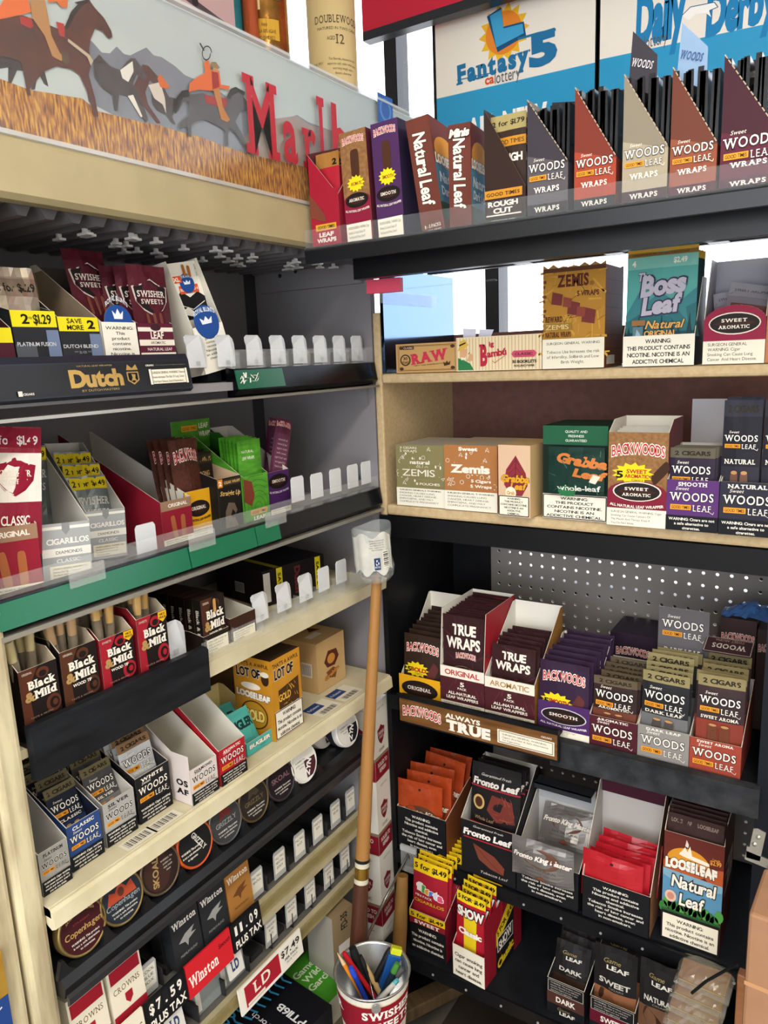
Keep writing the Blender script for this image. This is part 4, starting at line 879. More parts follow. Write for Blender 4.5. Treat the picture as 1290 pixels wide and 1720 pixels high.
p, w_ = slot((773, 1427), (867, 1472), -0.003, ZD)
ct = carton('tobacco_carton', 'black Fronto leaf carton with brown leaf picture and pale inner walls', 'tobacco box', p + Vector((0.003, 0, 0)), (0, 0, 0), carton_mesh(w_-0.004, 0.12, 0.118, 0.205, '1b1a1d', front=fl_front, inner='d0ccc6', slope=0.9))
def flp(P):
    P.r(0, 0, 1, 1, '1d1a1c'); P.t('Guaranteed Fresh', 0.5, 0.86, 0.6, 0.035, 'd8d4cc', it=0.3); P.t('Fronto Leaf', 0.5, 0.76, 0.90, 0.09, 'd9d3cc', b=0.05, it=0.15); P.r(0, 0.68, 1, 0.70, 'a02a34'); P.p([(0.45, 0.62), (0.85, 0.58), (0.92, 0.30), (0.55, 0.27), (0.35, 0.40)], '70312a'); P.specks(14, '8a4436', 3, 0.2, 0.38, 0.3, 0.9, 0.6)
    P.e(0.18, 0.48, 0.12, 0.10, 'c9a86a'); P.e(0.18, 0.48, 0.08, 0.07, '4a2a1a'); P.t('Whole Leaf', 0.3, 0.27, 0.4, 0.05, 'b09070', it=0.2); P.r(0, 0.14, 1, 0.20, 'b02634'); P.r(0, 0.0, 1, 0.14, 'e9e4da'); P.t('NOT FOR SMOKING', 0.5, 0.17, 0.8, 0.025, 'efe9e2')
fp = pouch_mesh(w_-0.016, 0.155, 0.010, '1d1a1c', flp, 33).build('tobacco_pouch')
fan(fp, ct, 3, (w_*0.52, 0.020, 0.075), (w_*0.50, 0.07, 0.06), 0.12, 0.12, 'black Fronto pouch with window showing shredded brown leaf', 'black Fronto pouches', yaw=0.03)
GRF = mat('807d7c', rough=0.3, metal=0.4, bump=0.2, bscale=60)
p, w_ = slot((867, 1503), (972, 1533), -0.006, ZD-0.0)
ct = carton('tobacco_carton', 'black warning carton of grey foil pouches, its rear lid folded back', 'tobacco box', p, (0, 0, 0), carton_mesh(w_, 0.12, 0.082, 0.16, '17181c', front=warnbox, inner='c4c2c0', slope=0.9))
def grp_(P):
    P.r(0, 0, 1, 1, GRF); P.e(0.5, 0.60, 0.30, 0.24, '6b4a3c'); P.t('Fronto King Master', 0.5, 0.60, 0.92, 0.13, 'e9e4dc', b=0.05, o='5a2a34', ow=0.04, it=0.3, arch=0.02); P.t('100% NATURAL', 0.5, 0.34, 0.5, 0.05, '5a5654', b=0.02); P.t('TOBACCO LEAF CIGAR WRAP', 0.5, 0.25, 0.6, 0.04, '5a5654'); P.p([(0.4, 0.1), (0.5, 0.2), (0.6, 0.1), (0.5, 0.05)], '7a4a38')
gp = pouch_mesh(w_-0.004, 0.082, 0.016, GRF, grp_, 35, wav=0.0022).build('tobacco_pouch')
fan(gp, ct, 1, (w_*0.46, -0.010, 0.048), (0, 0, 0), 0.0, 0.0, 'grey foil pouch bulging over the front of the black warning carton', None, jx=0, jz=0, yaw=-0.04)
gp2 = pouch_mesh(w_-0.02, 0.075, 0.012, GRF, grp_, 36, wav=0.002).build('tobacco_pouch')
fan(gp2, ct, 1, (w_*0.56, 0.07, 0.075), (0, 0, 0), 0.6, 0.6, 'grey foil pouch lying at the back of the black warning carton', None, jx=0, jz=0, yaw=0)
b = MB(); b.box((0, 0, 0), (w_*0.92, 0.002, 0.045), 'aeb0b4'); b.box((0, -0.03, 0.045), (w_*0.92, 0.002, 0.047), '2a2c31'); b.box((0, -0.03, 0.035), (w_*0.92, -0.028, 0.047), '2a2c31'); b.build('rear_lid', ct, (w_*0.04, 0.112, 0.145))
RDF = mat('b5202c', rough=0.22, bump=0.25, bscale=50)
p, w_ = slot((977, 1534), (1090, 1579), -0.008, ZD-0.0)
ct = carton('tobacco_carton', 'black warning carton of red foil pouches with kraft side', 'tobacco box', p, (0, 0, 0), carton_mesh(w_, 0.12, 0.085, 0.225, '17181c', front=warnbox, inner='c4c0bc', slope=0.85, sidec='8c6248'))
b = MB(); b.box((0, 0, 0), (w_*0.96, 0.002, 0.055), '42182a'); b.build('rear_lid', ct, (w_*0.02, 0.108, 0.20))
def rdp(P):
    P.r(0, 0, 1, 1, RDF); P.e(0.5, 0.86, 0.03, 0.025, '3a1014', n=10); P.e(0.5, 0.30, 0.36, 0.16, '4a2a24'); P.t('Fronto King Master', 0.5, 0.30, 0.88, 0.09, 'ecdfd4', b=0.04, o='5a1420', ow=0.04, it=0.3, arch=0.02)
rp = pouch_mesh(w_-0.012, 0.095, 0.008, RDF, rdp, 37, wav=0.0016).build('tobacco_pouch')
fan(rp, ct, 5, (w_*0.44, 0.006, 0.035), (w_*0.58, 0.055, 0.045), 0.05, 0.25, 'red foil pouch stacked in the black warning carton with kraft side', 'red foil pouches', yaw=0.06, jx=0.004, jz=0.004, seed=8)
LLF = mat('6b2f28', rough=0.5, noise=0.5, nscale=10, h2='58251f', stretch=(1, 1, 5))
def loose(P):
    P.r(0, 0, 1, 1, LLF); P.r(0, 0.30, 1, 0.64, '5a90b4'); P.p([(0, 0.64), (0.15, 0.60), (0.3, 0.66), (0.5, 0.61), (0.7, 0.67), (0.85, 0.6), (1, 0.62), (1, 0.78), (0, 0.74)], 'b5562e'); P.p([(0, 0.60), (0.2, 0.56), (0.4, 0.60), (0.7, 0.54), (1, 0.58), (1, 0.64), (0, 0.66)], '7fa8c0')
    P.e(0.42, 0.76, 0.36, 0.13, 'd9932c', a0=0, a1=180); P.cigar(0.52, 0.815, 0.25, 0.018, 'efe6d4', None, rot=-4); P.p([(0.26, 0.82), (0.36, 0.90), (0.40, 0.86), (0.44, 0.92), (0.48, 0.84), (0.36, 0.82)], 'efe6d4'); P.p([(0.36, 0.91), (0.38, 0.97), (0.42, 0.93), (0.41, 0.90)], 'd8d2c8')
    P.t('LOOSELEAF', 0.47, 0.725, 0.84, 0.085, 'efe9dc', b=0.08, o='3a1a14', ow=0.04, arch=0.012); P.t('1 pack', 0.88, 0.865, 0.12, 0.02, 'e0953a', b=0.02); P.t('$2.99', 0.87, 0.835, 0.18, 0.04, 'e0953a', b=0.03)
    for i in range(14): P.e(0.03+i*0.072, 0.30+0.02*((i*3) % 4), 0.075, 0.055, ('3a7a3c', '4f9a48', '2f6a34')[i % 3], n=10); P.k -= 1
    P.k += 1; P.r(0, 0.25, 1, 0.29, '2a5a2e')
    for q, c_, bb in ((0, '2a221e', 0.09), (1, 'efe9dc', 0.03)): P.t('Natural', 0.52, 0.575, 0.72, 0.11, c_, b=bb, it=0.1); P.t('Leaf', 0.50, 0.42, 0.40, 0.11, c_, b=bb, it=0.1)
    P.e(0.15, 0.42, 0.10, 0.055, 'e0b9a4'); P.e(0.15, 0.42, 0.06, 0.033, 'c98a78')
    P.r(0, 0, 1, 0.27, '1d1a1c'); P.warn(0.03, 0.015, 0.97, 0.245, 'eee7d3', '1d1a1a', ['WARNING:', 'This product contains', 'nicotine. Nicotine is an', 'addictive chemical.'])
p, w_ = slot((1110, 1560), (1208, 1596), 0.012, ZD)
h_ = hgt(p, 1394)
def ll_side(P):
    P.r(0, 0, 1, 1, '4e2220'); P.t('Natural Leaf', 0.5, 0.55, 0.5, 0.35, 'cfc4b8', b=0.02, rot=90)
ct = carton('wrap_carton', 'brown Natural Leaf wrap carton with mountain landscape and white warning', 'cigar box', p, (0, 0, 0), carton_mesh(w_, 0.115, h_, h_+0.03, '5d2a26', front=loose, side=ll_side, inner='9a5a4a', slope=0.25))
lo = pouch_mesh(w_-0.006, h_+0.028, 0.007, '43302e', lambda P: (P.r(0, 0.85, 1, 1, '3d2b2a'), P.t('LOOSELEAF', 0.25, 0.95, 0.36, 0.03, '8a7a70', b=0.04), P.t('LOOSELEAF', 0.72, 0.95, 0.36, 0.03, '8a7a70', b=0.04)), 41).build('wrap_pouch')
fan(lo, ct, 9, (w_/2, 0.012, 0.002), (w_/2, 0.100, 0.010), 0.0, 0.0, 'dark brown wrap pouch packed in the Natural Leaf landscape carton', 'pouches in the landscape carton', yaw=0.01)

# ================================================================ pegboard stand, lower tier
ZE = 0.2835; YE = -0.062
def fie_front(P):
    P.r(0, 0, 1, 1, '17171a'); P.r(0, 0.70, 1, 1, '8e1b2c'); P.t('SWEET', 0.5, 0.76, 0.7, 0.08, 'efe9e0', b=0.04, slab=True); P.r(0, 0.84, 1, 1.0, 'e8c31c'); P.t('5 for $1.49', 0.5, 0.92, 0.9, 0.085, '1c1a12', b=0.03)
    P.lines(['WARNING:', 'This product contains', 'nicotine. Nicotine is', 'an addictive chemical.'], 0.5, 0.56, 0.9, 0.07, 'e9e4da', gap=1.9, b=0.02)
p, w_ = slot((690, 1590), (749, 1612), YE, ZE)
ct = carton('cigarillo_carton', 'red, yellow and black SWEET cigarillo carton priced 5 for $1.49', 'cigar box', p, (0, 0, 0), carton_mesh(w_, 0.11, 0.098, 0.155, '7c1728', front=fie_front, inner='6a1a26', slope=0.9))
def fie(P):
    P.r(0, 0, 1, 1, 'a01f30'); P.r(0, 0.86, 1, 1, 'e8c31c'); P.t('5 for $1.49', 0.5, 0.93, 0.92, 0.06, '1c1a12', b=0.03)
    for k, (ch, c_) in enumerate(zip('fiesta', ('efe9e0', '46a04a', 'd9932c', '5a78c0', 'd8d0e0', 'd9507a'))): P.t(ch, 0.2+k*0.125, 0.70-0.008*k, 0.12, 0.085, c_, b=0.06, o='f4efe6', ow=0.05)
    P.t('CIGARILLOS', 0.5, 0.545, 0.86, 0.035, 'd9a52c', b=0.02); P.t('MINI PACK', 0.35, 0.605, 0.5, 0.028, 'f4efe6')
fi = pouch_mesh(w_-0.003, 0.190, 0.006, 'a01f30', fie, 42).build('cigar_pouch')
fan(fi, ct, 9, (w_/2, 0.009, 0.012), (w_/2+0.006, 0.095, 0.022), 0.08, 0.14, 'red cigarillo pouch with yellow 5 for $1.49 band and rainbow script', 'red pouches with rainbow script', yaw=0.05, jx=0.003)
def sh_front(P):
    P.r(0, 0, 1, 1, 'ebe4d4'); P.lines(['Cigar smoking', 'can cause lung', 'cancer and', 'heart disease.'], 0.5, 0.72, 0.86, 0.11, '4a4238', gap=1.7, b=0.03)
def sh_side(P):
    P.r(0, 0, 1, 1, '8b1828'); P.p([(0.30, 0.0), (0.78, 0.0), (0.78, 1.0), (0.30, 0.62)], '17171a'); P.p([(0.30, 0.62), (0.78, 1.0), (0.78, 0.72), (0.30, 0.40)], 'dfc01f'); P.t('5 FOR $1.49', 0.54, 0.68, 0.46, 0.09, '17171a', b=0.03, rot=24); P.r(0.33, 0.30, 0.75, 0.52, 'd9d4cc'); P.r(0.345, 0.315, 0.735, 0.505, '17171a'); P.t('SHOW', 0.54, 0.41, 0.34, 0.14, 'e9e4da', b=0.04, rot=12); P.t('Classic', 0.54, 0.15, 0.42, 0.13, 'dfc01f', b=0.05, rot=12)
p, w_ = slot((761, 1614), (819, 1658), YE-0.012, ZE)
ct = carton('cigarillo_carton', 'red carton with SHOW Classic side and cream warning front', 'cigar box', p, (0, 0, -0.08), carton_mesh(w_-0.003, 0.155, 0.070, 0.150, '8b1828', front=sh_front, side=sh_side, inner='8b1828', frontc='ebe4d4', slope=0.55))
def shp(P):
    P.r(0, 0, 1, 1, 'b01d2a'); P.r(0, 0.86, 1, 1, 'e5c81e'); P.t('5 FOR $1.49', 0.5, 0.93, 0.9, 0.055, '17171a', b=0.04); P.r(0.28, 0.10, 0.72, 0.68, 'e5c81e'); P.t('SHOW', 0.5, 0.74, 0.88, 0.13, 'efe9e0', b=0.05, o='17171a', ow=0.08); P.t('Classic', 0.5, 0.46, 0.78, 0.085, 'f2ede2', b=0.05, o='b01d2a', ow=0.03)
sp = pouch_mesh(w_-0.010, 0.150, 0.006, 'b01d2a', shp, 44).build('cigar_pouch')
fan(sp, ct, 10, (w_/2-0.002, 0.012, 0.030), (w_/2+0.002, 0.125, 0.040), 0.05, 0.10, 'red and yellow SHOW cigarillo pouch standing in the red carton', 'SHOW pouches', yaw=0.05, jx=0.004, jz=0.006)
# dark clear-plastic cartons
def gl_front(txt, bg, c2):
    def f(P):
        P.r(0, 0, 1, 1, '15151a'); P.r(0, 0.28, 1, 0.62, bg); P.t(txt, 0.5, 0.45, 0.5, 0.16, 'e3ded6', b=0.03); P.sgw(0.03, 0.64, 0.97, 0.97, '1a1a1e', 'c9c4ba', ['WARNING: This product contains', 'nicotine. Nicotine is an addictive', 'chemical. Cigars are not a safe', 'alternative to cigarettes']); P.frame(0.03, 0.64, 0.97, 0.97, 0.0008, 'c9c4ba')
        P.t('Game', 0.45, 0.19, 0.34, 0.09, '8a7a4a', it=0.2); P.t('LEAF', 0.55, 0.08, 0.40, 0.10, 'd9d4cc', b=0.03)
    return f
def glp(txt, c1, c2):
    def f(P):
        P.r(0, 0, 1, 1, '1c1a1c'); P.r(0, 0.05, 1, 0.42, c1); P.cigar(0.45, 0.22, 0.09, 0.34, c2, None, rot=65); P.t('Game', 0.42, 0.82, 0.4, 0.06, '9a8a55', it=0.2); P.t('LEAF', 0.56, 0.735, 0.5, 0.06, 'd9d4cc', b=0.03); P.t(txt, 0.5, 0.53, 0.72, 0.07, 'c9c4ba', b=0.03); P.t('CIGARS', 0.55, 0.46, 0.4, 0.025, '8a8680')
    return f
for pl, pr, txt, bg, cc, lab, plab, n, l0, l1, ph in (((919, 1686), (981, 1708), 'DARK', '4a2c26', '3a2a22', 'small clear carton with brown DARK band on the lowest tier', 'dark crinkled leaf cigar pouch in the DARK band carton', 7, 0.35, 0.62, 0.105),
                                         ((991, 1682), (1067, 1702), 'SWEET', '5c1226', '8a5a3c', 'clear carton with crimson SWEET band on the lowest tier', 'brown leaf cigar pouch in the crimson SWEET band carton', 4, 0.08, 0.2, 0.145),
                                         ((1068, 1706), (1140, 1728), 'NATURAL', '4a3a20', '6a4a36', 'clear carton holding NATURAL leaf pouches on the lowest tier', 'NATURAL leaf cigar pouch with dark leaf picture', 3, 0.06, 0.15, 0.150)):
    p, w_ = slot(pl, pr, YE, ZE)
    ct = carton('cigar_carton', lab, 'cigar box', p, (0, 0, 0), carton_mesh(w_, 0.14, 0.072 if txt != 'NATURAL' else 0.03, 0.11, '1a1a20', front=gl_front(txt, bg, cc), inner='2a2a30', slope=0.95))
    o = pouch_mesh(w_-0.004, ph, 0.007, mat('2a2420', rough=0.2), glp(txt, cc, '3a241a'), len(txt)+50, wav=0.0018).build('cigar_pouch')
    fan(o, ct, n, (w_/2, 0.016, 0.020), (w_/2-0.003, 0.10, 0.050), l0, l1, plab, 'pouches in the %s band carton' % txt, yaw=0.06, jx=0.004, jz=0.004)
    if txt == 'DARK':
        q = pouch_mesh(w_, 0.13, 0.006, '17161a', lambda P: (P.r(0, 0, 1, 1, '15151a'), P.t('LEAF', 0.5, 0.80, 0.6, 0.08, 'a8a49c', b=0.02), P.t('DARK', 0.5, 0.55, 0.5, 0.07, '8a867e', b=0.02)), 61).build('cigar_pouch'); q.matrix_basis = ct.matrix_basis @ Matrix.Translation((w_/2+0.006, 0.115, 0.04)) @ Matrix.Rotation(-0.1, 4, 'X'); tag(q, 'upright black leaf pouch behind the DARK band carton', 'cigar pouch')
# stack of cellophane packs, topmost nearest the wooden door
for k in range(5):
    px, py = [(1162, 1714), (1165, 1692), (1170, 1670), (1177, 1647), (1184, 1624)][k]
    b = MB(); Rr = random.Random(70+k); n1, n2 = 14, 10; cx, cy = 0.088, 0.06
    def hh(i, j, top): return (0.022*(math.sin(PI*i/n1)*math.sin(PI*j/n2))**0.5 + Rr.uniform(0, 0.003)) if top else 0
    body = [(cx*(i/n1-0.5), cy*(j/n2-0.5), hh(i, j, 1)) for j in range(n2+1) for i in range(n1+1)]
    b.raw(body, [(j*(n1+1)+i, j*(n1+1)+i+1, (j+1)*(n1+1)+i+1, (j+1)*(n1+1)+i) for j in range(n2) for i in range(n1)], mat('cfcaba', rough=0.08, alpha=0.24, coat=1.0))
    pos_ = Yp(px, py+18, -0.05+0.006*k)
    o = b.build('cellophane_pack', None, pos_, (0.35, 0, -0.06))
    b = MB(); b.bbox((-0.038, -0.022, 0.003), (0.038, 0.022, 0.009), mat('8f6a24', rough=0.4, noise=0.5, nscale=40, h2='6a2a22'), 0.002); b.box((-0.037, -0.0225, 0.004), (0.037, -0.0221, 0.006), 'b9962c'); b.build('contents', o)
    tag(o, 'cellophane wrapped pack of yellow and brown sweets, number %s from the bottom of its stack' % ('one', 'two', 'three', 'four', 'five')[k], 'pack', 'cellophane packs')
b = MB(); pa = Yp(1162, 1668, -0.10); pb_ = Yp(1290, 1590, -0.10)
b.tube([pa + Vector((0, 0, 0)), pa.lerp(pb_, 0.2) + Vector((0, 0, 0.006)), pa.lerp(pb_, 0.5) + Vector((0, 0, 0.004)), pa.lerp(pb_, 0.62)], 0.0025, '17181a', n=8)
tag(b.build('cable_tie', None), 'black cable tie end poking across the cellophane packs', 'cable tie')
# yellow carton and timber under the stand
def yb(P): P.r(0, 0, 1, 1, 'dca019'); P.oval(0.5, 0.42, 0.42, 0.20, '2a1a14', 'ORIGINAL'); P.t('ALL NATURAL LEAF', 0.5, 0.16, 0.8, 0.06, '2a1a0a', b=0.03); P.backwoods(0.5, 0.74, 0.86, 0.11, 0.03); P.burst(0.72, 0.92, 0.16, 0.08, 'efd428')
def yt(P): P.r(0, 0, 1, 1, 'e0a41c'); P.lines(['Store in a cool dry place', 'Keep away from sun'], 0.5, 0.7, 0.6, 0.06, '6a4a14')
pz = Zp(784, 1690, 0.19)
b = box_mesh(0.10, 0.14, 0.085, 'dca019', top=yb, front=yt, leftart=yt)
carton('cigar_box', 'yellow ORIGINAL carton lying on its back on the floor under the stand', 'cigar box', (0.205, -0.185, 0.115), (0.0, 0.0, -0.75), b)
TIM = mat('6a563c', rough=0.6, noise=0.5, nscale=12, h2='4c3c2a', stretch=(1, 8, 1))
b = MB(); b.bbox((0.13, -0.30, 0.0), (0.60, 0.29, 0.112), mat('3a332a', rough=0.7, noise=0.5, nscale=12, h2='2c261f'), 0.004); tag(b.build('timber_block', None), 'dark timber base block under the lowest black shelf', 'timber')
b = MB(); b.bbox((-0.02, -0.16, 0), (0.02, 0.16, 0.03), TIM, 0.003); tag(b.build('timber_batten', None, (0.125, 0.06, 0.1135), (0, 0, -0.5)), 'loose greyish timber batten lying under the lowest black shelf', 'timber')

# wooden door flap, bracket and kraft parcel at the picture's edge
LAM = mat('a9714a', rough=0.35, noise=0.5, nscale=14, h2='96603c', stretch=(1, 1, 7))
dk = Yp(1238, 1640, -0.19).x; kp = Yp(1252, 1620, -0.32).x
b = MB(); b.bbox((0.0, 0.0, 0.0), (0.16, 0.016, 0.62), LAM, 0.002); tag(b.build('cabinet_door', None, (dk, -0.19, 0.0), (0, 0, -0.10)), 'wood veneer cabinet door standing open beside the pegboard stand', 'door')
b = MB(); b.bbox((0, 0, 0), (0.16, 0.10, 0.20), mat('a98063', rough=0.5, noise=0.5, nscale=20, h2='9c7356'), 0.004); b.box((0.0, -0.0004, 0.098), (0.16, -0.0001, 0.104), 'c09068')
tag(b.build('kraft_parcel', None, (kp, -0.32, 0.622), (0, 0, -0.06)), 'kraft brown cardboard parcel on top of the veneer door', 'parcel')
br = empty('metal_bracket', (0.690, -0.0205, 0.690), label='white zinc corner bracket with screws on the dark side panel', cat='bracket')
ZN = mat('c9c8c2', rough=0.35, metal=0.7)
b = MB(); b.prism([(-0.004, 0.0), (0.016, 0.0), (0.022, 0.052), (0.010, 0.056), (0.004, 0.054), (0.0, 0.02), (-0.004, 0.02)], 1, 0.006, 0.008, ZN); b.prism([(-0.006, -0.004), (0.06, -0.014), (0.06, 0.002), (-0.004, 0.012)], 1, 0.006, 0.008, ZN); b.build('plate', br)
for x, z in ((0.012, 0.042), (0.007, 0.028), (0.03, -0.004)):
    b = MB(); b.lathe([(0.0001, 0.003), (0.003, 0.002), (0.004, 0)], ZN, n=12); b.build('screw', br, (x, 0.0055, z), (PI/2, 0, 0))

# ================================================================ slanted cartons on the metal tray
ZT = 1.6705; YT = -0.196
def tray_at(pl, pr): return slot(pl, pr, YT, ZT)
def roll(px_top, px_bot, h): return 0
def gt_side(P):
    P.r(0, 0, 1, 1, 'a01c33'); P.p([(0, 0.5), (0.5, 0.95), (0.45, 0.3), (0.2, 0.25), (0, 0.4)], '7a4030'); P.r(0.25, 0.16, 0.85, 0.22, 'd9a52c'); P.t('GOOD TIMES', 0.55, 0.19, 0.5, 0.028, '2a1a0c', b=0.02); P.t('LEAF', 0.55, 0.45, 0.44, 0.05, 'efe6dc', b=0.04); P.t('WRAPS', 0.55, 0.36, 0.60, 0.05, 'efe6dc', b=0.04); P.t('SWEET', 0.55, 0.1, 0.55, 0.05, 'efe6dc', b=0.04)
p, w_ = tray_at((531, 420), (578, 416)); hl = hgt(p, 258)
p.x = 0.020
ct = carton('wrap_carton', 'torn red SWEET leaf-wrap carton at the open end of the metal tray', 'cigar box', p, (0, -0.02, 0), carton_mesh(w_, 0.10, hl*0.62, hl*1.18, 'a01c33', inner='5a2a30', front=lambda P: (P.r(0, 0, 1, 1, 'a01c33'), P.r(0.15, 0.36, 0.88, 0.46, 'd9a52c'), P.t('GOOD TIMES', 0.52, 0.41, 0.6, 0.05, '2a1a0c', b=0.02), P.t('LEAF', 0.52, 0.29, 0.5, 0.065, 'efe6dc', b=0.05), P.t('WRAPS', 0.52, 0.20, 0.66, 0.065, 'efe6dc', b=0.05), P.t('SWEET', 0.52, 0.06, 0.6, 0.06, 'efe6dc', b=0.05), P.p([(0, 0.98), (0.5, 0.62), (0.55, 0.50), (0.40, 0.5), (0.0, 0.6)], '7a4030')), hl=hl, hr=hl*0.55, slope=0.9))
o = pouch_mesh(w_-0.010, hl*0.99, 0.004, 'b07a3c', lambda P: (P.r(0, 0.0, 1, 1, 'b52436'), P.r(0, 0.85, 1, 1, 'a8773a'), P.t('2', 0.8, 0.9, 0.16, 0.06, '1c1a12', b=0.05)), 81).build('wrap_pouch')
fan(o, ct, 5, (w_/2+0.001, 0.012, 0.002), (w_/2, 0.06, 0.008), 0.03, 0.06, 'tan topped wrap pouch in the torn red carton', 'pouches in the torn red carton', yaw=0.05)
def slim(top, low, flav, burst_t, bw=True):
    def f(P):
        P.r(0, 0, 1, 1, top); P.backwoods(0.5, 0.92, 0.80, 0.055, 0.012); P.cigar(0.52, 0.72, 0.16, 0.12, '4a2c1e', None); P.burst(0.50, 0.545, 0.34, 0.075, 'eed61e'); P.t(burst_t, 0.52, 0.545, 0.42, 0.03, '8a3a1a', b=0.02)
        P.r(0, 0.0, 1, 0.40, low); P.e(0.5, 0.40, 0.5, 0.06, low, a0=0, a1=180); P.oval(0.5, 0.40, 0.44, 0.065, '1d1614', flav); P.t('ALL NATURAL LEAF WRAPPER', 0.5, 0.32, 0.92, 0.020, 'ece4da', b=0.02, arch=-0.012); P.sgw(0.03, 0.01, 0.97, 0.20)
    return f
for pl, pr, top, low, fl, bt, pt_top, lab in (((583, 413), (629, 407), BURL, '861b38', 'AROMATIC', 'AROMATIC', 228, 'slim burlap and crimson AROMATIC box leaning on the metal tray'), ((635, 405), (682, 398), '4a2a58', '4a2a58', 'SMOOTH', 'SMOOTH', 212, 'slim purple SMOOTH box leaning on the metal tray')):
    p, w_ = tray_at(pl, pr); h_ = hgt(p, pt_top)
    o = box_mesh(w_*0.94, 0.085, h_, '5a2030' if fl == 'AROMATIC' else '2c2440', front=slim(top, low, fl, bt))
    carton('cigar_box', lab, 'cigar box', p + Vector((0.002, 0, 0.003)), (0, -0.045, 0), o)
WDB = mat('70382c', rough=0.5, noise=0.5, nscale=10, h2='5a2a20', stretch=(2, 2, 0.6))
def nl(P): P.r(0, 0, 1, 1, WDB); P.t('Natural Leaf', 0.5, 0.52, 2.3*P.h/P.w*0.26, 0.095, 'efe6d8', b=0.03, it=0.15, rot=-90, o='2a1812', ow=0.03); P.t('8 - 5 PACKS', 0.45, 0.06, 0.6, 0.03, 'd9cfc0', b=0.02)
def nl_vert(P):
    P.r(0, 0, 1, 1, WDB); L = P.h*0.62
    lay, LL = layout('Natural Leaf'); P.t('Natural Leaf', 0.5, 0.56, L/P.w, 0.12, 'efe6d8', b=0.03, it=0.1, rot=-90, o='2a1812', ow=0.03); P.t('8 - 5 PACKS', 0.5, 0.06, 0.7, 0.03, 'd9cfc0', b=0.02); P.t('40 LEAF WRAPS', 0.5, 0.02, 0.7, 0.02, 'd9cfc0')
def nl_side(P):
    P.r(0, 0, 1, 1, '6b2f28'); P.r(0, 0.25, 1, 0.6, '4a7a94'); P.e(0.5, 0.72, 0.45, 0.14, 'd9932c'); P.t('LOOSELEAF', 0.5, 0.64, 0.92, 0.08, 'efe9dc', b=0.07, o='3a1a14', ow=0.04); P.t('Natural', 0.5, 0.48, 0.8, 0.09, 'cfd8e0', b=0.04, it=0.1); P.t('Dark Leaf', 0.5, 0.36, 0.8, 0.08, 'cfd8e0', b=0.04, it=0.1); P.r(0, 0.1, 1, 0.25, '2f4a34')
for pl, pr, ptop, ry, lab, dd in (((712, 393), (748, 385), 205, -0.14, 'wood grain Natural Leaf box leaning over, landscape side to the window', 0.10), ((756, 385), (791, 380), 211, 0.0, 'small upright wood grain Natural Leaf box marked Minis', 0.07)):
    p, w_ = tray_at(pl, pr); h_ = hgt(p, ptop)
    o = box_mesh(w_, dd, h_, '6b3a2c', front=nl_vert, side=nl_side, topc='5a2a20')
    if ry == 0: Paint(o, (0, -0.0016, h_*0.86), (1, 0, 0), (0, 0, 1), w_, h_*0.12).t('Minis', 0.5, 0.5, 0.85, 0.6, 'efe6d8', b=0.05, o='2a1812', it=0.2)
    if ry: carton('wrap_box', lab, 'cigar box', p + Vector((-0.002, 0, 0.006)), (0, ry, 0.12), o)
    else: carton('wrap_box', lab, 'cigar box', p, (0, ry, 0.10), o)
# side-on cartons: sloping printed face, wrap pouches standing edge-on behind it
def wside(flav, low, ink='efeae0', dark='211a1e', bot='2a1a20'):
    def f(P, w, hl, hr):
        P.r(0, 0, 1, 0.34, bot); P.t('WRAPS', 0.5, 0.25, 0.62, 0.085, 'ece6da', b=0.03, slab=True); P.t(flav, 0.5, 0.11, 0.84 if len(flav) > 8 else 0.6, 0.06, 'ece6da', b=0.03, slab=True)
        P.woods(0.5, 0.925, 0.88, c=ink, o=dark); P.t('WRAPS', 0.5, 0.585, 0.62, 0.095, ink, b=0.03, slab=True)
    return f
TRAYBOX = [((886, 367), (956, 358), 168, 270, '3c3840', '5a565c', 'PLATINUM', 'dark grey slanted wrap carton on the metal tray marked PLATINUM on its lower front', '2c292f'),
           ((964, 357), (1036, 351), 147, 262, '7a3428', 'a34430', 'SWEET AROMA', 'orange red slanted wrap carton standing between the dark grey and tan ones', '23262a'),
           ((1044, 348), (1122, 339), 125, 245, '8a8070', 'a89c86', 'NATURAL', 'tan slanted wrap carton marked NATURAL with upright header card', '3c1c26'),
           ((1123, 338), (1204, 328), 113, 239, '6a3a2c', '8f4e38', 'SWEET AROMA', 'brown slanted wrap carton with translucent blue header card', '4a1a2a'),
           ((1207, 324), (1310, 310), 92, 225, '43202c', '5c2436', 'DARK SWEET', 'plum slanted wrap carton marked DARK SWEET at the picture edge', '4a1c30')]
BP = mat('1b1b20', rough=0.25)
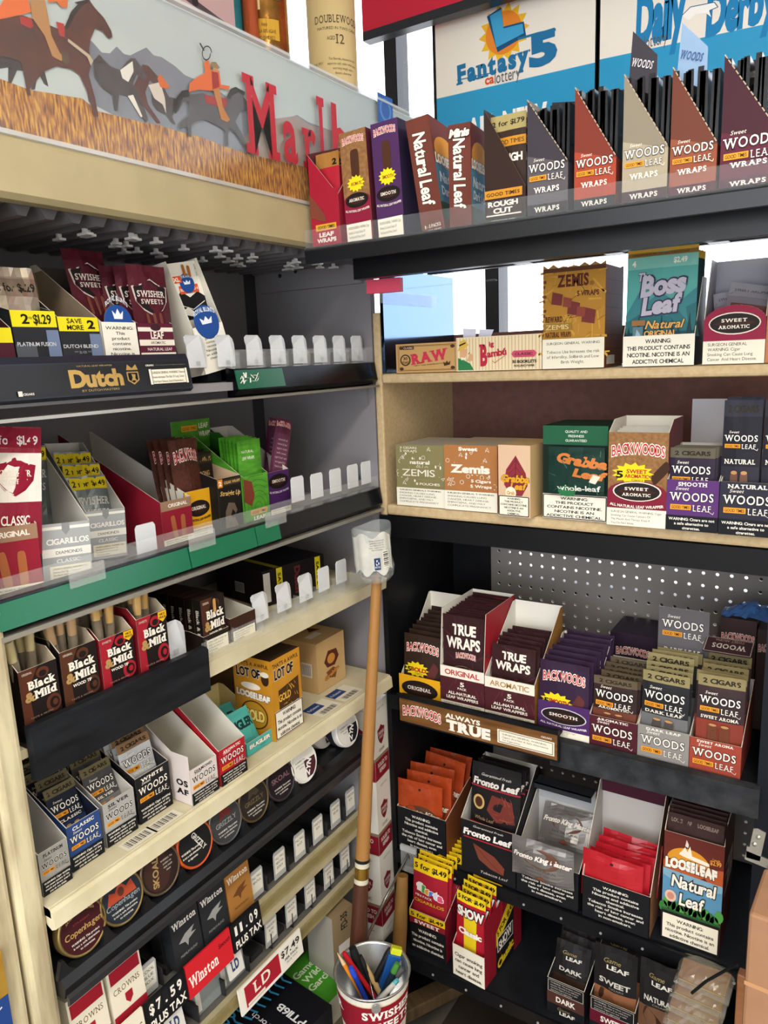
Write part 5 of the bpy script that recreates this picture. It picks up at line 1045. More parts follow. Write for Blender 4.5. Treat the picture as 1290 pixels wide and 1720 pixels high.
for k, (pl, pr, ptl, ptr, c1, c2, fl, lab, bot) in enumerate(TRAYBOX):
    p, w_ = tray_at(pl, pr); hl = hgt(p, ptl); q = p + Vector((w_, 0, 0)); hr = hgt(q, ptr); d = 0.095; w_ -= 0.002
    mb = MB(); t = 0.001
    fo = [(0, 0, 0), (w_, 0, 0), (w_, 0, hr), (0, 0, hl)]
    mb.poly(fo, c1); mb.poly([(x, t, z) for x, y, z in fo][::-1], '8a8278'); mb.poly([(x, d, z) for x, y, z in fo][::-1], c1); mb.poly([(x, d-t, z) for x, y, z in fo], '8a8278')
    mb.poly([(0, 0, 0), (0, 0, hl), (0, d, hl), (0, d, 0)], c1); mb.poly([(t, 0, 0), (t, d, 0), (t, d, hl), (t, 0, hl)], '8a8278')
    mb.poly([(w_, 0, 0), (w_, d, 0), (w_, d, hr), (w_, 0, hr)], c1); mb.poly([(0, 0, 0), (0, d, 0), (w_, d, 0), (w_, 0, 0)], c1); mb.poly([(0, 0, t), (w_, 0, t), (w_, d, t), (0, d, t)], '8a8278')
    P = Paint(mb, (0, 0, 0), (1, 0, 0), (0, 0, 1), w_, hr)
    P.p([(0, 0), (1, 0), (1, 0.98), (0, 0.98)], c2); P.p([(0, 0.98), (1, 0.98), (0, 1.2)], c2)
    for i in range(15): f0 = i/15; P.line([(f0, (hl+(hr-hl)*f0)/hr), (f0+0.045, (hl+(hr-hl)*(f0+0.045))/hr)], 0.0012, 'b9a890'); P.k -= 1
    P.k += 1; wside(fl, c2, bot=bot)(P, w_, hl, hr)
    o = carton('wrap_carton', lab, 'cigar box', p, (0, 0, 0), mb)
    b = MB(); b.poly([(0, d-0.004, hl*0.86), (w_*0.75, d-0.004, hl*0.86), (w_*0.75, d-0.002, hl*1.08), (0, d-0.002, hl*1.12)], '2a2830')
    P = Paint(b, (0.0, d-0.005, hl*0.86), (1, 0, 0), (0, 0, 1), w_*0.75, hl*0.22)
    hc = ('2d2b33', '241f22', '4a4650', '7fa4cc', '2a1a22')[k]
    P.r(0, 0, 1, 1, hc); P.woods(0.5, 0.55, 0.7, o='141216')
    tag(b.build('header_card', o), None)
    if k in (2, 3):
        b = MB(); H_ = 0.060; b.poly([(0, 0, 0), (0.034, 0, -0.02), (0.034, 0, H_*0.45), (0.004, 0, H_)], mat('3a3840') if k == 2 else mat('9cc0e8', rough=0.1, alpha=0.65)); b.poly([(0, 0.001, 0), (0.004, 0.001, H_), (0.034, 0.001, H_*0.45), (0.034, 0.001, -0.02)], '8a8a92')
        P = Paint(b, (0.002, -0.001, 0.0), (1, 0, 0), (0, 0, 1), 0.03, 0.05); P.t('WOODS', 0.5, 0.42, 0.9, 0.18, 'cfccd2' if k == 2 else '3a5a8a', b=0.02, slab=True, rot=-20)
        b.build('raised_card', o, (0.002, 0.012, hl*0.94))
    n = 9; pm = MB(); pm.bbox((-0.0024, 0.0, 0.0), (0.0024, 0.074, 1.0), BP, 0.0008)
    for i in range(n):
        fx = 0.10+0.84*i/(n-1) if k < 4 else 0.1+0.84*i/(n-1)
        hh = hl*(0.99 if k != 0 else (0.94 if i < 6 else 0.98)) - 0.004*((i*7) % 4)/3 - (0.10*hl*max(0, fx-0.5))
        mm = MB(); mm.prism([(0.008, 0.003), (0.08, 0.003), (0.08, hh), (0.008, hh-0.002)], 0, -0.0032, 0.0032, BP)
        tag(mm.build('wrap_pouch', None, p + Vector((fx*w_*0.97, 0.002, 0.0015)), (0, 0.02*((i*5) % 3-1), 0)), ('black wrap pouch edge-on in the dark grey PLATINUM carton', 'black wrap pouch edge-on in the orange red carton', 'black wrap pouch edge-on in the tan NATURAL carton', 'black wrap pouch edge-on in the brown carton', 'black wrap pouch edge-on in the plum DARK SWEET carton')[k], 'cigar pouch', ('pouches in the dark grey tray carton', 'pouches in the orange red tray carton', 'pouches in the tan tray carton', 'pouches in the brown tray carton', 'pouches in the plum tray carton')[k])
# rough cut carton
p, w_ = tray_at((815, 371), (883, 366)); hl = hgt(p, 184); hr = hgt(p + Vector((w_, 0, 0)), 290)
mb = MB(); d = 0.09
fo = [(0, 0, 0), (w_, 0, 0), (w_, 0, hr*0.75), (0, 0, hl)]
mb.poly(fo, '33221e'); mb.poly([(x, d, z) for x, y, z in fo][::-1], '33221e'); mb.poly([(x, 0.001, z) for x, y, z in fo][::-1], '8a8278'); mb.poly([(0, 0, 0), (0, 0, hl), (0, d, hl), (0, d, 0)], '33221e'); mb.poly([(w_, 0, 0), (w_, d, 0), (w_, d, hr*0.75), (w_, 0, hr*0.75)], '33221e'); mb.poly([(0, 0, 0), (0, d, 0), (w_, d, 0), (w_, 0, 0)], '33221e')
P = Paint(mb, (0, 0, 0), (1, 0, 0), (0, 0, 1), w_, hr*0.75)
P.r(0, 0, 1, 0.26, '2e4a34'); P.t('LEAF WRAPS', 0.45, 0.215, 0.66, 0.055, 'e3ddd0', b=0.02); P.t('NATURAL', 0.45, 0.105, 0.62, 0.08, 'e3ddd0', b=0.03); P.r(0, 0.80, 0.92, 1.02, 'c98a2a'); P.t('GOOD TIMES', 0.46, 0.91, 0.82, 0.09, '2a1a0c', b=0.02, slab=True); P.t('ROUGH', 0.45, 0.66, 0.72, 0.13, 'efe8da', b=0.04); P.t('CUT', 0.45, 0.48, 0.46, 0.13, 'efe8da', b=0.04); P.r(0.04, 0.345, 0.9, 0.38, 'efe8da')
ct = carton('wrap_carton', 'dark brown ROUGH CUT carton with orange band and green foot', 'cigar box', p, (0, 0, 0), mb)
o = pouch_mesh(w_*0.86, hl*0.93, 0.004, '4a3a28', lambda P: (P.r(0, 0, 1, 1, '3a2a22'), P.r(0, 0.86, 1, 1, 'a99a66'), P.t('2 for $1.79', 0.5, 0.93, 0.9, 0.045, '1c1a12', b=0.02), P.r(0, 0.72, 1, 0.80, 'c98a2a'), P.t('GOOD TIMES', 0.5, 0.76, 0.9, 0.04, '2a1a0c'), P.t('ROUGH', 0.5, 0.62, 0.8, 0.07, 'efe8da', b=0.04)), 88).build('wrap_pouch')
fan(o, ct, 5, (w_*0.52, 0.012, 0.002), (w_*0.5, 0.07, 0.008), 0.0, 0.02, 'brown ROUGH CUT pouch with price band in the orange banded carton', 'ROUGH CUT pouches', yaw=0.03)

# ================================================================ lit brand sign along the cabinet top
def sgp(px, py): q = Xp(px, py, 0.0); return q.y, q.z
sg = empty('advertising_sign', (0.0, 0, 0), label='long acrylic advertising sign with cowboys on galloping horses above the shelf cabinet', cat='sign')
SY0, SY1, SZ0, SZ1 = -1.35, 0.28, 1.751, 1.962
GRS = bpy.data.materials.new('printed_grass'); GRS.use_nodes = True
nt = GRS.node_tree; bs = nt.nodes['Principled BSDF']; bs.inputs['Roughness'].default_value = 0.25
tc = nt.nodes.new('ShaderNodeTexCoord'); mp = nt.nodes.new('ShaderNodeMapping'); mp.inputs['Scale'].default_value = (1, 9, 1.6); nz = nt.nodes.new('ShaderNodeTexNoise'); nz.inputs['Scale'].default_value = 40; nz.inputs['Detail'].default_value = 8
rp_ = nt.nodes.new('ShaderNodeValToRGB'); e = rp_.color_ramp.elements; e[0].position = 0.36; e[0].color = rgb('5f3712'); e[1].position = 0.64; e[1].color = rgb('c9962f'); m_ = e.new(0.5); m_.color = rgb('a0661a')
nt.links.new(tc.outputs['Object'], mp.inputs[0]); nt.links.new(mp.outputs[0], nz.inputs[0]); nt.links.new(nz.outputs[0], rp_.inputs[0]); nt.links.new(rp_.outputs[0], bs.inputs['Base Color'])
SKY = mat('9fadb0', rough=0.25, noise=0.7, nscale=4, h2='bcc3be', stretch=(1, 1, 3))
b = MB(); b.box((-0.030, SY0, SZ0), (-0.002, SY1, SZ1), mat('dfe0dc', rough=0.3)); b.build('light_box', sg)
b = MB()
K = [0]
def mural(pts, c, crop=None, k=None):
    K[0] += 1; x = -0.0019 + 0.00012*(k or K[0])
    q = []
    for px, py in pts:
        y, z = sgp(px/2.0, py/2.0); q.append((x, y, min(max(z, SZ0+0.001), SZ1-0.002)))
    b.poly(q, c)
b.poly([(-0.0018, SY0+0.002, SZ0+0.001), (-0.0018, SY1-0.002, SZ0+0.001), (-0.0018, SY1-0.002, SZ1-0.002), (-0.0018, SY0+0.002, SZ1-0.002)], SKY)
MT = mat('6a727e', rough=0.25, noise=0.5, nscale=12, h2='7a7e86'); MT2 = mat('8a7f7c', rough=0.25, noise=0.5, nscale=10, h2='a08f84')
mural([(300, 340), (280, 150), (310, 135), (345, 175), (372, 178), (395, 155), (420, 180), (440, 185), (495, 158), (520, 185), (545, 190), (590, 220), (625, 252), (720, 290), (840, 380), (880, 392), (960, 400), (1000, 385), (1040, 410), (1120, 440), (1290, 470), (1290, 660), (700, 560)], MT)
mural([(820, 470), (870, 400), (930, 398), (1000, 388), (1045, 420), (1290, 480), (1290, 700), (900, 560)], MT2)
mural([(-500, 230), (0, 262), (100, 300), (280, 330), (330, 372), (480, 410), (540, 420), (600, 440), (680, 460), (760, 492), (850, 520), (1050, 565), (1400, 640), (1400, 830), (1050, 712), (500, 575), (0, 440), (-500, 310)], GRS)
K[0] += 1
HB = mat('5c2c18', rough=0.3, noise=0.5, nscale=30, h2='3a1a0e'); HD = mat('3a2c28', rough=0.3, noise=0.5, nscale=30, h2='2a201e'); HG = mat('46413f', rough=0.3, noise=0.5, nscale=40, h2='302c2c')
# far runners
mural([(-60, 190), (40, 175), (80, 190), (150, 230), (165, 290), (150, 280), (130, 240), (120, 300), (108, 300), (100, 240), (60, 235), (40, 280), (30, 275), (30, 225), (-60, 240)], HD)
mural([(480, 215), (500, 220), (540, 265), (545, 285), (520, 280), (505, 270), (490, 310), (500, 350), (542, 412), (530, 415), (480, 350), (455, 330), (450, 290), (470, 250)], HB)
mural([(510, 300), (545, 280), (570, 325), (590, 330), (600, 345), (580, 390), (592, 418), (580, 415), (560, 385), (530, 372), (512, 345)], HD); mural([(500, 285), (540, 275), (556, 330), (560, 380), (548, 350), (520, 330)], 'c9c0b4')
mural([(530, 262), (540, 248), (550, 262), (572, 292), (562, 298), (540, 292)], 'c8642a')
mural([(315, 205), (335, 182), (350, 200), (372, 222), (405, 235), (420, 215), (440, 195), (455, 195), (480, 230), (497, 262), (485, 270), (460, 250), (448, 280), (470, 320), (500, 402), (490, 412), (450, 340), (430, 322), (402, 318), (396, 372), (386, 372), (380, 320), (350, 300), (320, 260)], HG)
mural([(405, 235), (425, 220), (446, 205), (450, 240), (432, 275), (412, 262)], 'dad5cc'); mural([(430, 322), (448, 318), (480, 392), (474, 394)], 'dad5cc'); mural([(340, 195), (350, 200), (360, 216), (325, 212)], HD)
# front horse and rider
mural([(-80, 90), (0, 60), (40, 50), (80, 52), (130, 70), (200, 98), (222, 84), (238, 40), (262, 14), (290, 4), (300, -2), (318, 25), (350, 60), (375, 105), (378, 125), (365, 130), (345, 105), (320, 95), (305, 130), (300, 170), (310, 210), (298, 250), (320, 330), (332, 392), (318, 392), (290, 300), (268, 252), (240, 232), (190, 222), (150, 240), (130, 262), (100, 300), (104, 320), (92, 318), (84, 268), (70, 205), (20, 190), (-80, 185)], HB)
mural([(262, 14), (250, 8), (285, 0), (298, -4), (300, 6), (278, 18), (252, 50), (232, 92), (222, 100), (220, 84), (238, 44)], '231715')
mural([(65, 55), (105, 60), (112, 90), (100, 95), (70, 80)], 'a02a26'); mural([(188, 72), (215, 80), (218, 125), (200, 120)], 'a5302a')
mural([(0, 20), (30, -30), (90, -20), (105, 40), (70, 50), (0, 65), (-60, 60)], 'd2642a'); mural([(160, -20), (228, -10), (226, 25), (205, 25), (190, 5), (160, 10)], 'c8642a')
mural([(100, 0), (150, 0), (162, 60), (172, 120), (200, 178), (215, 188), (206, 206), (175, 190), (150, 122), (108, 60)], 'a87a4a'); mural([(205, 172), (228, 178), (232, 205), (222, 220), (208, 205)], '5a4a3c')
mural([(228, 130), (300, 185), (312, 205), (304, 222), (292, 192), (226, 140)], 'b5a58c')
# roping rider
mural([(585, 385), (590, 330), (610, 305), (632, 302), (640, 318), (680, 313), (720, 330), (755, 335), (775, 300), (800, 300), (830, 345), (848, 375), (845, 388), (825, 372), (805, 377), (790, 410), (812, 450), (842, 516), (835, 521), (795, 455), (775, 432), (765, 450), (765, 490), (757, 492), (757, 440), (740, 427), (690, 402), (660, 407), (640, 420), (642, 462), (630, 456), (628, 425), (600, 437), (605, 410), (635, 387), (632, 342), (615, 342), (600, 370)], HG)
mural([(760, 325), (772, 300), (790, 292), (822, 310), (818, 322), (798, 312), (780, 320), (770, 336)], '1f1a1a'); mural([(585, 385), (590, 330), (610, 305), (632, 302), (634, 325), (612, 330), (598, 365)], '1f1a1a')
mural([(684, 318), (760, 332), (758, 362), (735, 358), (690, 348)], '9c2a26')
mural([(632, 310), (635, 280), (660, 260), (688, 245), (682, 215), (690, 203), (700, 206), (705, 235), (735, 240), (740, 285), (770, 290), (766, 303), (735, 297), (720, 305), (700, 305), (665, 302)], 'd2642a')
mural([(708, 240), (730, 245), (735, 292), (712, 302)], '97221f'); mural([(713, 300), (735, 300), (746, 360), (770, 403), (760, 411), (740, 402), (725, 342)], 'b5763a')
mural([(702, 222), (708, 209), (722, 209), (736, 228), (728, 234)], '8a7350'); mural([(712, 228), (729, 232), (727, 244), (712, 242)], 'b98058')
n = 18; K[0] += 1
for i in range(n):
    a0, a1 = 2*PI*i/n, 2*PI*(i+1)/n
    mural([(689+s_*math.cos(a)*16, 180+s_*math.sin(a)*25) for s_, a in ((1, a0), (1, a1), (0.82, a1), (0.82, a0))], '2a2420', k=K[0])
mural([(662, 148), (666, 146), (680, 172), (676, 174)], '2a2420')
# tall red lettering
ya, za = sgp(408, 120); yb_, zb2 = sgp(458, 268); q1 = sgp(474, 300)[0]; zbase = sgp(440, 262)[1]
zcap = sgp(410, 119)[1]
P = Paint(b, (-0.0019+0.00012*(K[0]+2), 0, zbase), (0, 1, 0), (0, 0, 1), 1.0, 1.0); RED = 'b3202f'
P.t('M', (ya+sgp(460, 140)[0])/2, (zcap-zbase)/2, sgp(460, 140)[0]-ya, zcap-zbase, RED, slab=True, b=0.015); P.k -= 1
for ch, x0_, x1_, hz in (('a', 470, 493, 0.56), ('r', 502, 525, 0.56), ('l', 529, 541, 1.06), ('b', 553, 580, 1.06), ('o', 586, 612, 0.56), ('r', 616, 638, 0.56), ('o', 642, 668, 0.56)):
    y0_, y1_ = sgp(x0_, 200)[0], sgp(x1_, 200)[0]; vsg, fsg = glyph(ch, 0.03, ch in 'rl'); xs = [v[0] for v in vsg]; ys = [v[1] for v in vsg]
    Hh = (zcap-zbase)*hz
    b.raw([P.pt(y0_+(v[0]-min(xs))/(max(xs)-min(xs))*(y1_-y0_), (v[1]-min(ys))/(max(ys)-min(ys))*Hh) for v in vsg], fsg, RED)
# small blue seal near the far end
ys0, zs0 = sgp(632, 205); ys1, zs1 = sgp(656, 180)
P2 = Paint(b, (-0.0019+0.00012*(K[0]+2), ys0, zs0), (0, 1, 0), (0, 0, 1), ys1-ys0, 0.05); P2.r(0, 0, 1, 1, '2f5fa8'); P2.e(0.5, 0.5, 0.38, 0.38*P2.w/P2.h, '4f86c4'); P2.e(0.5, 0.5, 0.28, 0.28*P2.w/P2.h, '2f5fa8')
b.build('printed_panel', sg)
b = MB(); b.box((0.0045, SY0, SZ0-0.004), (0.0065, SY1, SZ1+0.006), glass('dfe4e4', 0.04, 0.03)); b.box((-0.032, SY0, SZ1), (0.0065, SY1, SZ1+0.004), glass('e6ebea', 0.1, 0.55)); b.box((-0.03, SY0, SZ0-0.001), (0.0065, SY1, SZ0+0.004), glass('e6ebea', 0.1, 0.5))
b.build('acrylic_cover', sg)

# ================================================================ things on top of the cabinet
ZTOP = 1.7055
wt = empty('whisky_tube', (-0.095, 0.048, ZTOP), label='tall cream cardboard whisky tube reading WHISKY OAK and aged 12 behind the sign', cat='tube')
b = MB(); b.lathe([(0.0001, 0), (0.044, 0), (0.045, 0.004), (0.045, 0.55), (0.0001, 0.55)], mat('d6c08c', rough=0.4, noise=0.5, nscale=8, h2='cdb681', stretch=(1, 1, 0.3)), n=48); tube_mb = b
class Cyl(Paint):
    """artwork wrapped round an upright cylinder; w is the arc length"""
    def __init__(s, mb, r, z0, h, arc, a_mid):
        Paint.__init__(s, mb, (0, 0, 0), (1, 0, 0), (0, 0, 1), arc, h, sub=(14, 2)); s.rr = r; s.z0 = z0; s.a = a_mid
    def pt(s, x, y, k=None):
        a = s.a + (x-s.w/2)/s.rr; r = s.rr + s.step*(k or s.k); return Vector((r*math.cos(a), r*math.sin(a), s.z0+y))
b = tube_mb; va = math.atan2(CAM.y-0.048, CAM.x+0.095)
P = Cyl(b, 0.0451, 0.205, 0.22, 0.15, va+0.1); TCc = '5a4a34'
P.t('DOUBLEWOOD', 0.56, 0.88, 0.60, 0.060, TCc, b=0.01, slab=True); P.t('MATURED IN TWO CASKS', 0.56, 0.81, 0.54, 0.022, TCc); P.t('AGED', 0.46, 0.735, 0.10, 0.03, TCc); P.t('12', 0.58, 0.73, 0.11, 0.075, TCc, slab=True)
P.lines(['Ten Barrels, matured in two', 'separate oak casks which gives', 'warming length and a', 'distinct character'], 0.6, 0.58, 0.40, 0.020, '7a6a4c', gap=1.8)
P.t('WHISKY OAK', 0.40, 0.39, 0.36, 0.045, '8a7650'); P.lines(['More years of maturation in', 'American oak and sherry casks', 'give the whisky its rich and', 'mellow taste for the family'], 0.40, 0.33, 0.34, 0.017, '7a6a4c', gap=1.7); P.r(0.36, 0.17, 0.44, 0.22, '7a6a4c'); P.r(0.37, 0.18, 0.43, 0.21, 'c9b27c'); P.line([(0.46, 0.10), (0.5, 0.13), (0.53, 0.09), (0.58, 0.12), (0.66, 0.09)], 0.0008, TCc)
P.lines(['SCOTCH WHISKY FROM THE SPEY'], 0.10, 0.55, 0.5, 0.02, '7a6a4c', rot=90)
b.build('tube', wt)
gb = empty('ornate_bottle', (-0.12, -0.115, ZTOP), label='ornate gold bottle with dark medallion and yellow label behind the sign', cat='bottle')
GOLD = mat('c08a3c', rough=0.18, metal=0.7, noise=0.5, nscale=30, h2='6a4420', bump=0.25, bscale=60)
b = MB(); b.lathe([(0.0001, 0), (0.038, 0), (0.041, 0.006), (0.041, 0.42), (0.034, 0.45), (0.018, 0.48), (0.016, 0.52), (0.0001, 0.52)], GOLD, n=40); b.build('glass_body', gb)
va = math.atan2(CAM.y+0.115, CAM.x+0.12)
b = MB(); P = Cyl(b, 0.0411, 0.13, 0.33, 0.13, va); P.r(0.34, 0.585, 0.70, 0.68, 'c99a32'); P.lines(['Anejo', 'TEQUILA 100% AGAVE', 'HECHO EN MEXICO'], 0.5, 0.655, 0.3, 0.018, '3a2410', gap=1.7); P.e(0.68, 0.84, 0.17, 0.075, '4a3422'); P.e(0.68, 0.84, 0.13, 0.057, '8a6a3c'); P.e(0.68, 0.84, 0.08, 0.035, '4a3422'); P.r(0.36, 0.72, 0.46, 0.95, 'f0e2a8'); b.build('bottle_label', gb)
b = MB(); b.lathe([(0.0001, 0), (0.017, 0), (0.018, 0.004), (0.018, 0.50), (0.0001, 0.50)], mat('2f8a94', rough=0.2, metal=0.3), n=24); tag(b.build('teal_bottle', None, (-0.13, -0.185, ZTOP)), 'narrow teal bottle standing beside the ornate gold one', 'bottle')
b = MB(); b.lathe([(0.0001, 0), (0.012, 0), (0.013, 0.004), (0.013, 0.50), (0.0001, 0.50)], mat('b5562e', rough=0.2, metal=0.4), n=24); tag(b.build('copper_bottle', None, (-0.105, -0.167, ZTOP)), 'slim copper bottle between the teal and the gold one', 'bottle')
lb = box_mesh(0.19, 0.06, 0.52, mat('b59696', rough=0.5, noise=0.4, nscale=12, h2='b89696'), front=lambda P: (P.line([(0.0, 0.72), (1.0, 0.60)], 0.010, '4a3f44'), P.e(0.62, 0.65, 0.03, 0.012, '2a2428')))
tag(lb.build('gift_box', None, (-0.135, -0.40, ZTOP), (0, 0, PI/2-0.2)), 'pinkish gift box with a dark strap behind the sign', 'box')
b = MB(); R = random.Random(6)
pts = [Xp(527, 118, -0.02), Xp(545, 132, -0.02), Xp(556, 145, -0.02), Xp(575, 138, -0.02), Xp(592, 152, -0.02)]
rv = []
for i, q in enumerate(pts):
    rv += [(q.x-0.003*(i % 2), q.y, SZ1+0.0045), (q.x-0.006, q.y, SZ1+(0.012, 0.008, 0.004+0.003, 0.010, 0.006)[i]), (q.x-0.012, q.y, SZ1+0.0045)]
b.raw(rv, [(3*i+k, 3*i+3+k, 3*i+4+k, 3*i+1+k) for i in range(4) for k in range(2)], mat('a81c2e', rough=0.5)); tag(b.build('red_ribbon', None), 'crumpled red ribbon lying on the top edge of the sign', 'ribbon')

# lottery posters hung inside the window
BLU = mat('1f95c8', rough=0.3)
def poster(name, label, x0, x1, z0, z1, zb, art, y=0.55, zbr=None):
    b = MB(); b.box((x0-0.008, y, z0-0.008), (x1+0.008, y+0.012, z1+0.008), mat('16181c', rough=0.4))
    P = Paint(b, (x0, y-0.0002, z0), (1, 0, 0), (0, 0, 1), x1-x0, z1-z0); P.r(0, 0, 1, 1, 'e9e3da'); v = (zb-z0)/(z1-z0); v2 = ((zbr or zb)-z0)/(z1-z0)
    P.p([(0, 0), (1, 0), (1, v2), (0, v)], BLU); art(P); return tag(b.build(name), label, 'poster')
A = Yp(730, 167, 0.55); B_ = Yp(1005, 100, 0.55)
x0_, x1_ = Yp(732, 100, 0.55).x, Yp(1000, 60, 0.55).x; z0_ = A.z-0.30; z1_ = 2.42
def uvp(px, py, x0, x1, z0, z1): q = Yp(px, py, 0.55); return (q.x-x0)/(x1-x0), (q.z-z0)/(z1-z0)
def fant(P):
    U = lambda px, py: uvp(px, py, x0_, x1_, z0_, z1_)
    u, v = U(846, 55); q = P.w/P.h
    P.burst(u, v, 0.16, 0.16*q, 'e8b52a', n=14); P.e(u, v, 0.115, 0.115*q, 'e2852c')
    P.p([U(818, 28), U(842, 12), U(846, 45), U(880, 36), U(884, 60), U(836, 88)], '1b4f7a'); P.p([U(823, 27), U(842, 16), U(846, 48), U(878, 40), U(880, 56), U(834, 80)], '3f9fd0')
    u, v = U(828, 108); P.t('Fantasy', u, v, 0.46, (U(770, 95)[1]-U(770, 134)[1])*0.80, '1f6fa0', b=0.05, slab=True, rot=2)
    u, v = U(912, 80); P.t('5', u, v, 0.13, 0.105, '1f6fa0', b=0.06, rot=2); P.line([U(768, 135), U(800, 128), U(830, 122)], 0.002, '1f6fa0'); P.line([U(870, 66), U(905, 56), U(934, 50)], 0.005, '1f6fa0')
    u, v = U(842, 128); P.t('ca', u-0.075, v, 0.055, 0.034, 'd2502a', b=0.03); P.t('lottery', u+0.04, v, 0.16, 0.045, '5a5a60')
    u, v = U(850, 205); P.t('ALL NEW', u, v-0.01, 0.5, 0.10, 'f2f2f0', b=0.05)
poster('lottery_poster', 'cream and blue lottery poster with sun logo reading Fantasy 5', x0_, x1_, z0_, z1_, A.z, fant, zbr=Yp(1000, 105, 0.55).z)
x2_, x3_ = Yp(1008, 60, 0.55).x, Yp(1420, 20, 0.55).x
def derb(P):
    U = lambda px, py: uvp(px, py, x2_, x3_, z0_, z1_)
    u, v = U(1108, 22); P.t('Daily', u, v, 0.20, 0.155, '1f7fb8', b=0.06, rot=1, it=0.1); u, v = U(1245, 6); P.t('Derby', u, v, 0.27, 0.13, '1f7fb8', b=0.06, rot=1, it=0.1)
    P.p([U(1146, 26), U(1160, 12), U(1180, 8), U(1200, 4), U(1206, 12), U(1192, 18), U(1196, 30), U(1186, 22), U(1168, 24), U(1158, 34), U(1152, 32)], 'f0f0ee'); P.line([U(1146, 26), U(1160, 12), U(1180, 8), U(1200, 4), U(1206, 12), U(1192, 18), U(1196, 30)], 0.0015, '1f4f7a')
    u, v = U(1092, 68); P.t('ca', u-0.05, v, 0.035, 0.032, 'd2502a', b=0.03); P.t('lottery', u+0.025, v, 0.10, 0.042, '5a5a60')
    u, v = U(1225, 150); P.t('WIN', u, v, 0.3, 0.12, 'f2f2f0', b=0.05)
poster('lottery_poster', 'cream and blue lottery poster with racing horse reading Daily Derby', x2_, x3_, z0_, z1_, Yp(1008, 100, 0.55).z, derb, zbr=Yp(1420, 12, 0.55).z)
f = MB(); f.box((Yp(612, 30, 0.5).x, 0.49, Yp(660, 30, 0.5).z-0.035), (1.6, 0.52, Yp(660, 30, 0.5).z-0.015), mat('2a2c32', rough=0.3, metal=0.4)); f.box((Yp(612, 30, 0.5).x, 0.49, Yp(660, 30, 0.5).z-0.015), (1.6, 0.53, Yp(660, 30, 0.5).z+0.4), mat('c0243c', rough=0.4)); 
tag(f.build('roller_blind'), 'red roller blind box with black bottom rail above the window', 'blind')

# ================================================================ cabinet, top shelf
Z1 = 1.4755; QY = PI/2
def lput(bl, br, z, x=None, yaw=None, w=None):
    """front-left foot, width and turn of a pack in the cabinet, from two pixels of its foot (plane x, or shelf height z)"""
    if x is not None:
        a = Xp(bl[0], bl[1], x); c = Xp(br[0], br[1], x); return Vector((x, a.y, z)), c.y-a.y, QY
    a = Zp(bl[0], bl[1], z); c = Zp(br[0], br[1], z); d = c-a
    return Vector((a.x, a.y, z)), (w or d.length), (yaw if yaw is not None else math.atan2(d.y, d.x))
dt = empty('shelf_banner', (0.0165, -0.99, 1.4735), label='black shelf banner in gold lettering with crest under the cabinet top shelf', cat='banner')
LD = Xp(321, 663, 0.0165).y + 0.99
b = MB(); b.prism([(-0.014, -0.006), (0.0, -0.006), (0.0055, -0.002), (0.0, 0.0365), (-0.004, 0.044), (-0.018, 0.044), (-0.018, 0.039), (-0.006, 0.0365)], 1, 0.207, LD, mat('1a1f2c', rough=0.3)); b.build('holder', dt)
b = MB(); P = Paint(b, (0.0060, 0.245, 0.0002), (0, 1, 0), (-0.14, 0, 1), LD-0.249, 0.035)
P.r(-0.12, 0, 1, 1, mat('131214', rough=0.3)); wq = P.w/P.h
GLD = mat('c9a25a', rough=0.3, metal=0.6)
P.t('NATURAL LEAF WRAPPER', 0.43, 0.92, 0.32, 0.055, 'b59a6a'); P.t('Dutch', 0.43, 0.52, 0.28, 0.56, GLD, b=0.05, slab=False); P.t('BY DUTCH MASTERS', 0.44, 0.10, 0.32, 0.075, 'b59a6a')
P.p([(0.60, 0.66), (0.67, 0.66), (0.67, 0.36), (0.635, 0.20), (0.60, 0.36)], GLD); P.p([(0.607, 0.62), (0.663, 0.62), (0.663, 0.38), (0.635, 0.26), (0.607, 0.38)], '131214'); P.p([(0.60, 0.72), (0.61, 0.92), (0.635, 0.78), (0.66, 0.92), (0.67, 0.72)], GLD); P.p([(0.625, 0.58), (0.65, 0.56), (0.645, 0.42), (0.655, 0.32), (0.635, 0.36), (0.62, 0.33), (0.63, 0.45)], GLD)
P.sgw(0.735, 0.16, 0.985, 0.72, 'efe8d8', '3a3430', ['SURGEON GENERAL WARNING: Tobacco', 'Smoke Increases The Risk Of Lung Cancer', 'And Heart Disease, Even In Nonsmokers.'], frame=True); P.t('CIGARS', 0.745, 0.86, 0.05, 0.06, 'e9e2d4', b=0.03); P.t('Dutch and the crest are registered trademarks', 0.88, 0.86, 0.2, 0.035, '8a8680'); P.t('CIGARS', 0.07, 0.10, 0.05, 0.07, 'd9d4cc', b=0.03); P.r(0.022, 0.04, 0.042, 0.2, 'd9d4cc')
b.build('printed_card', dt)
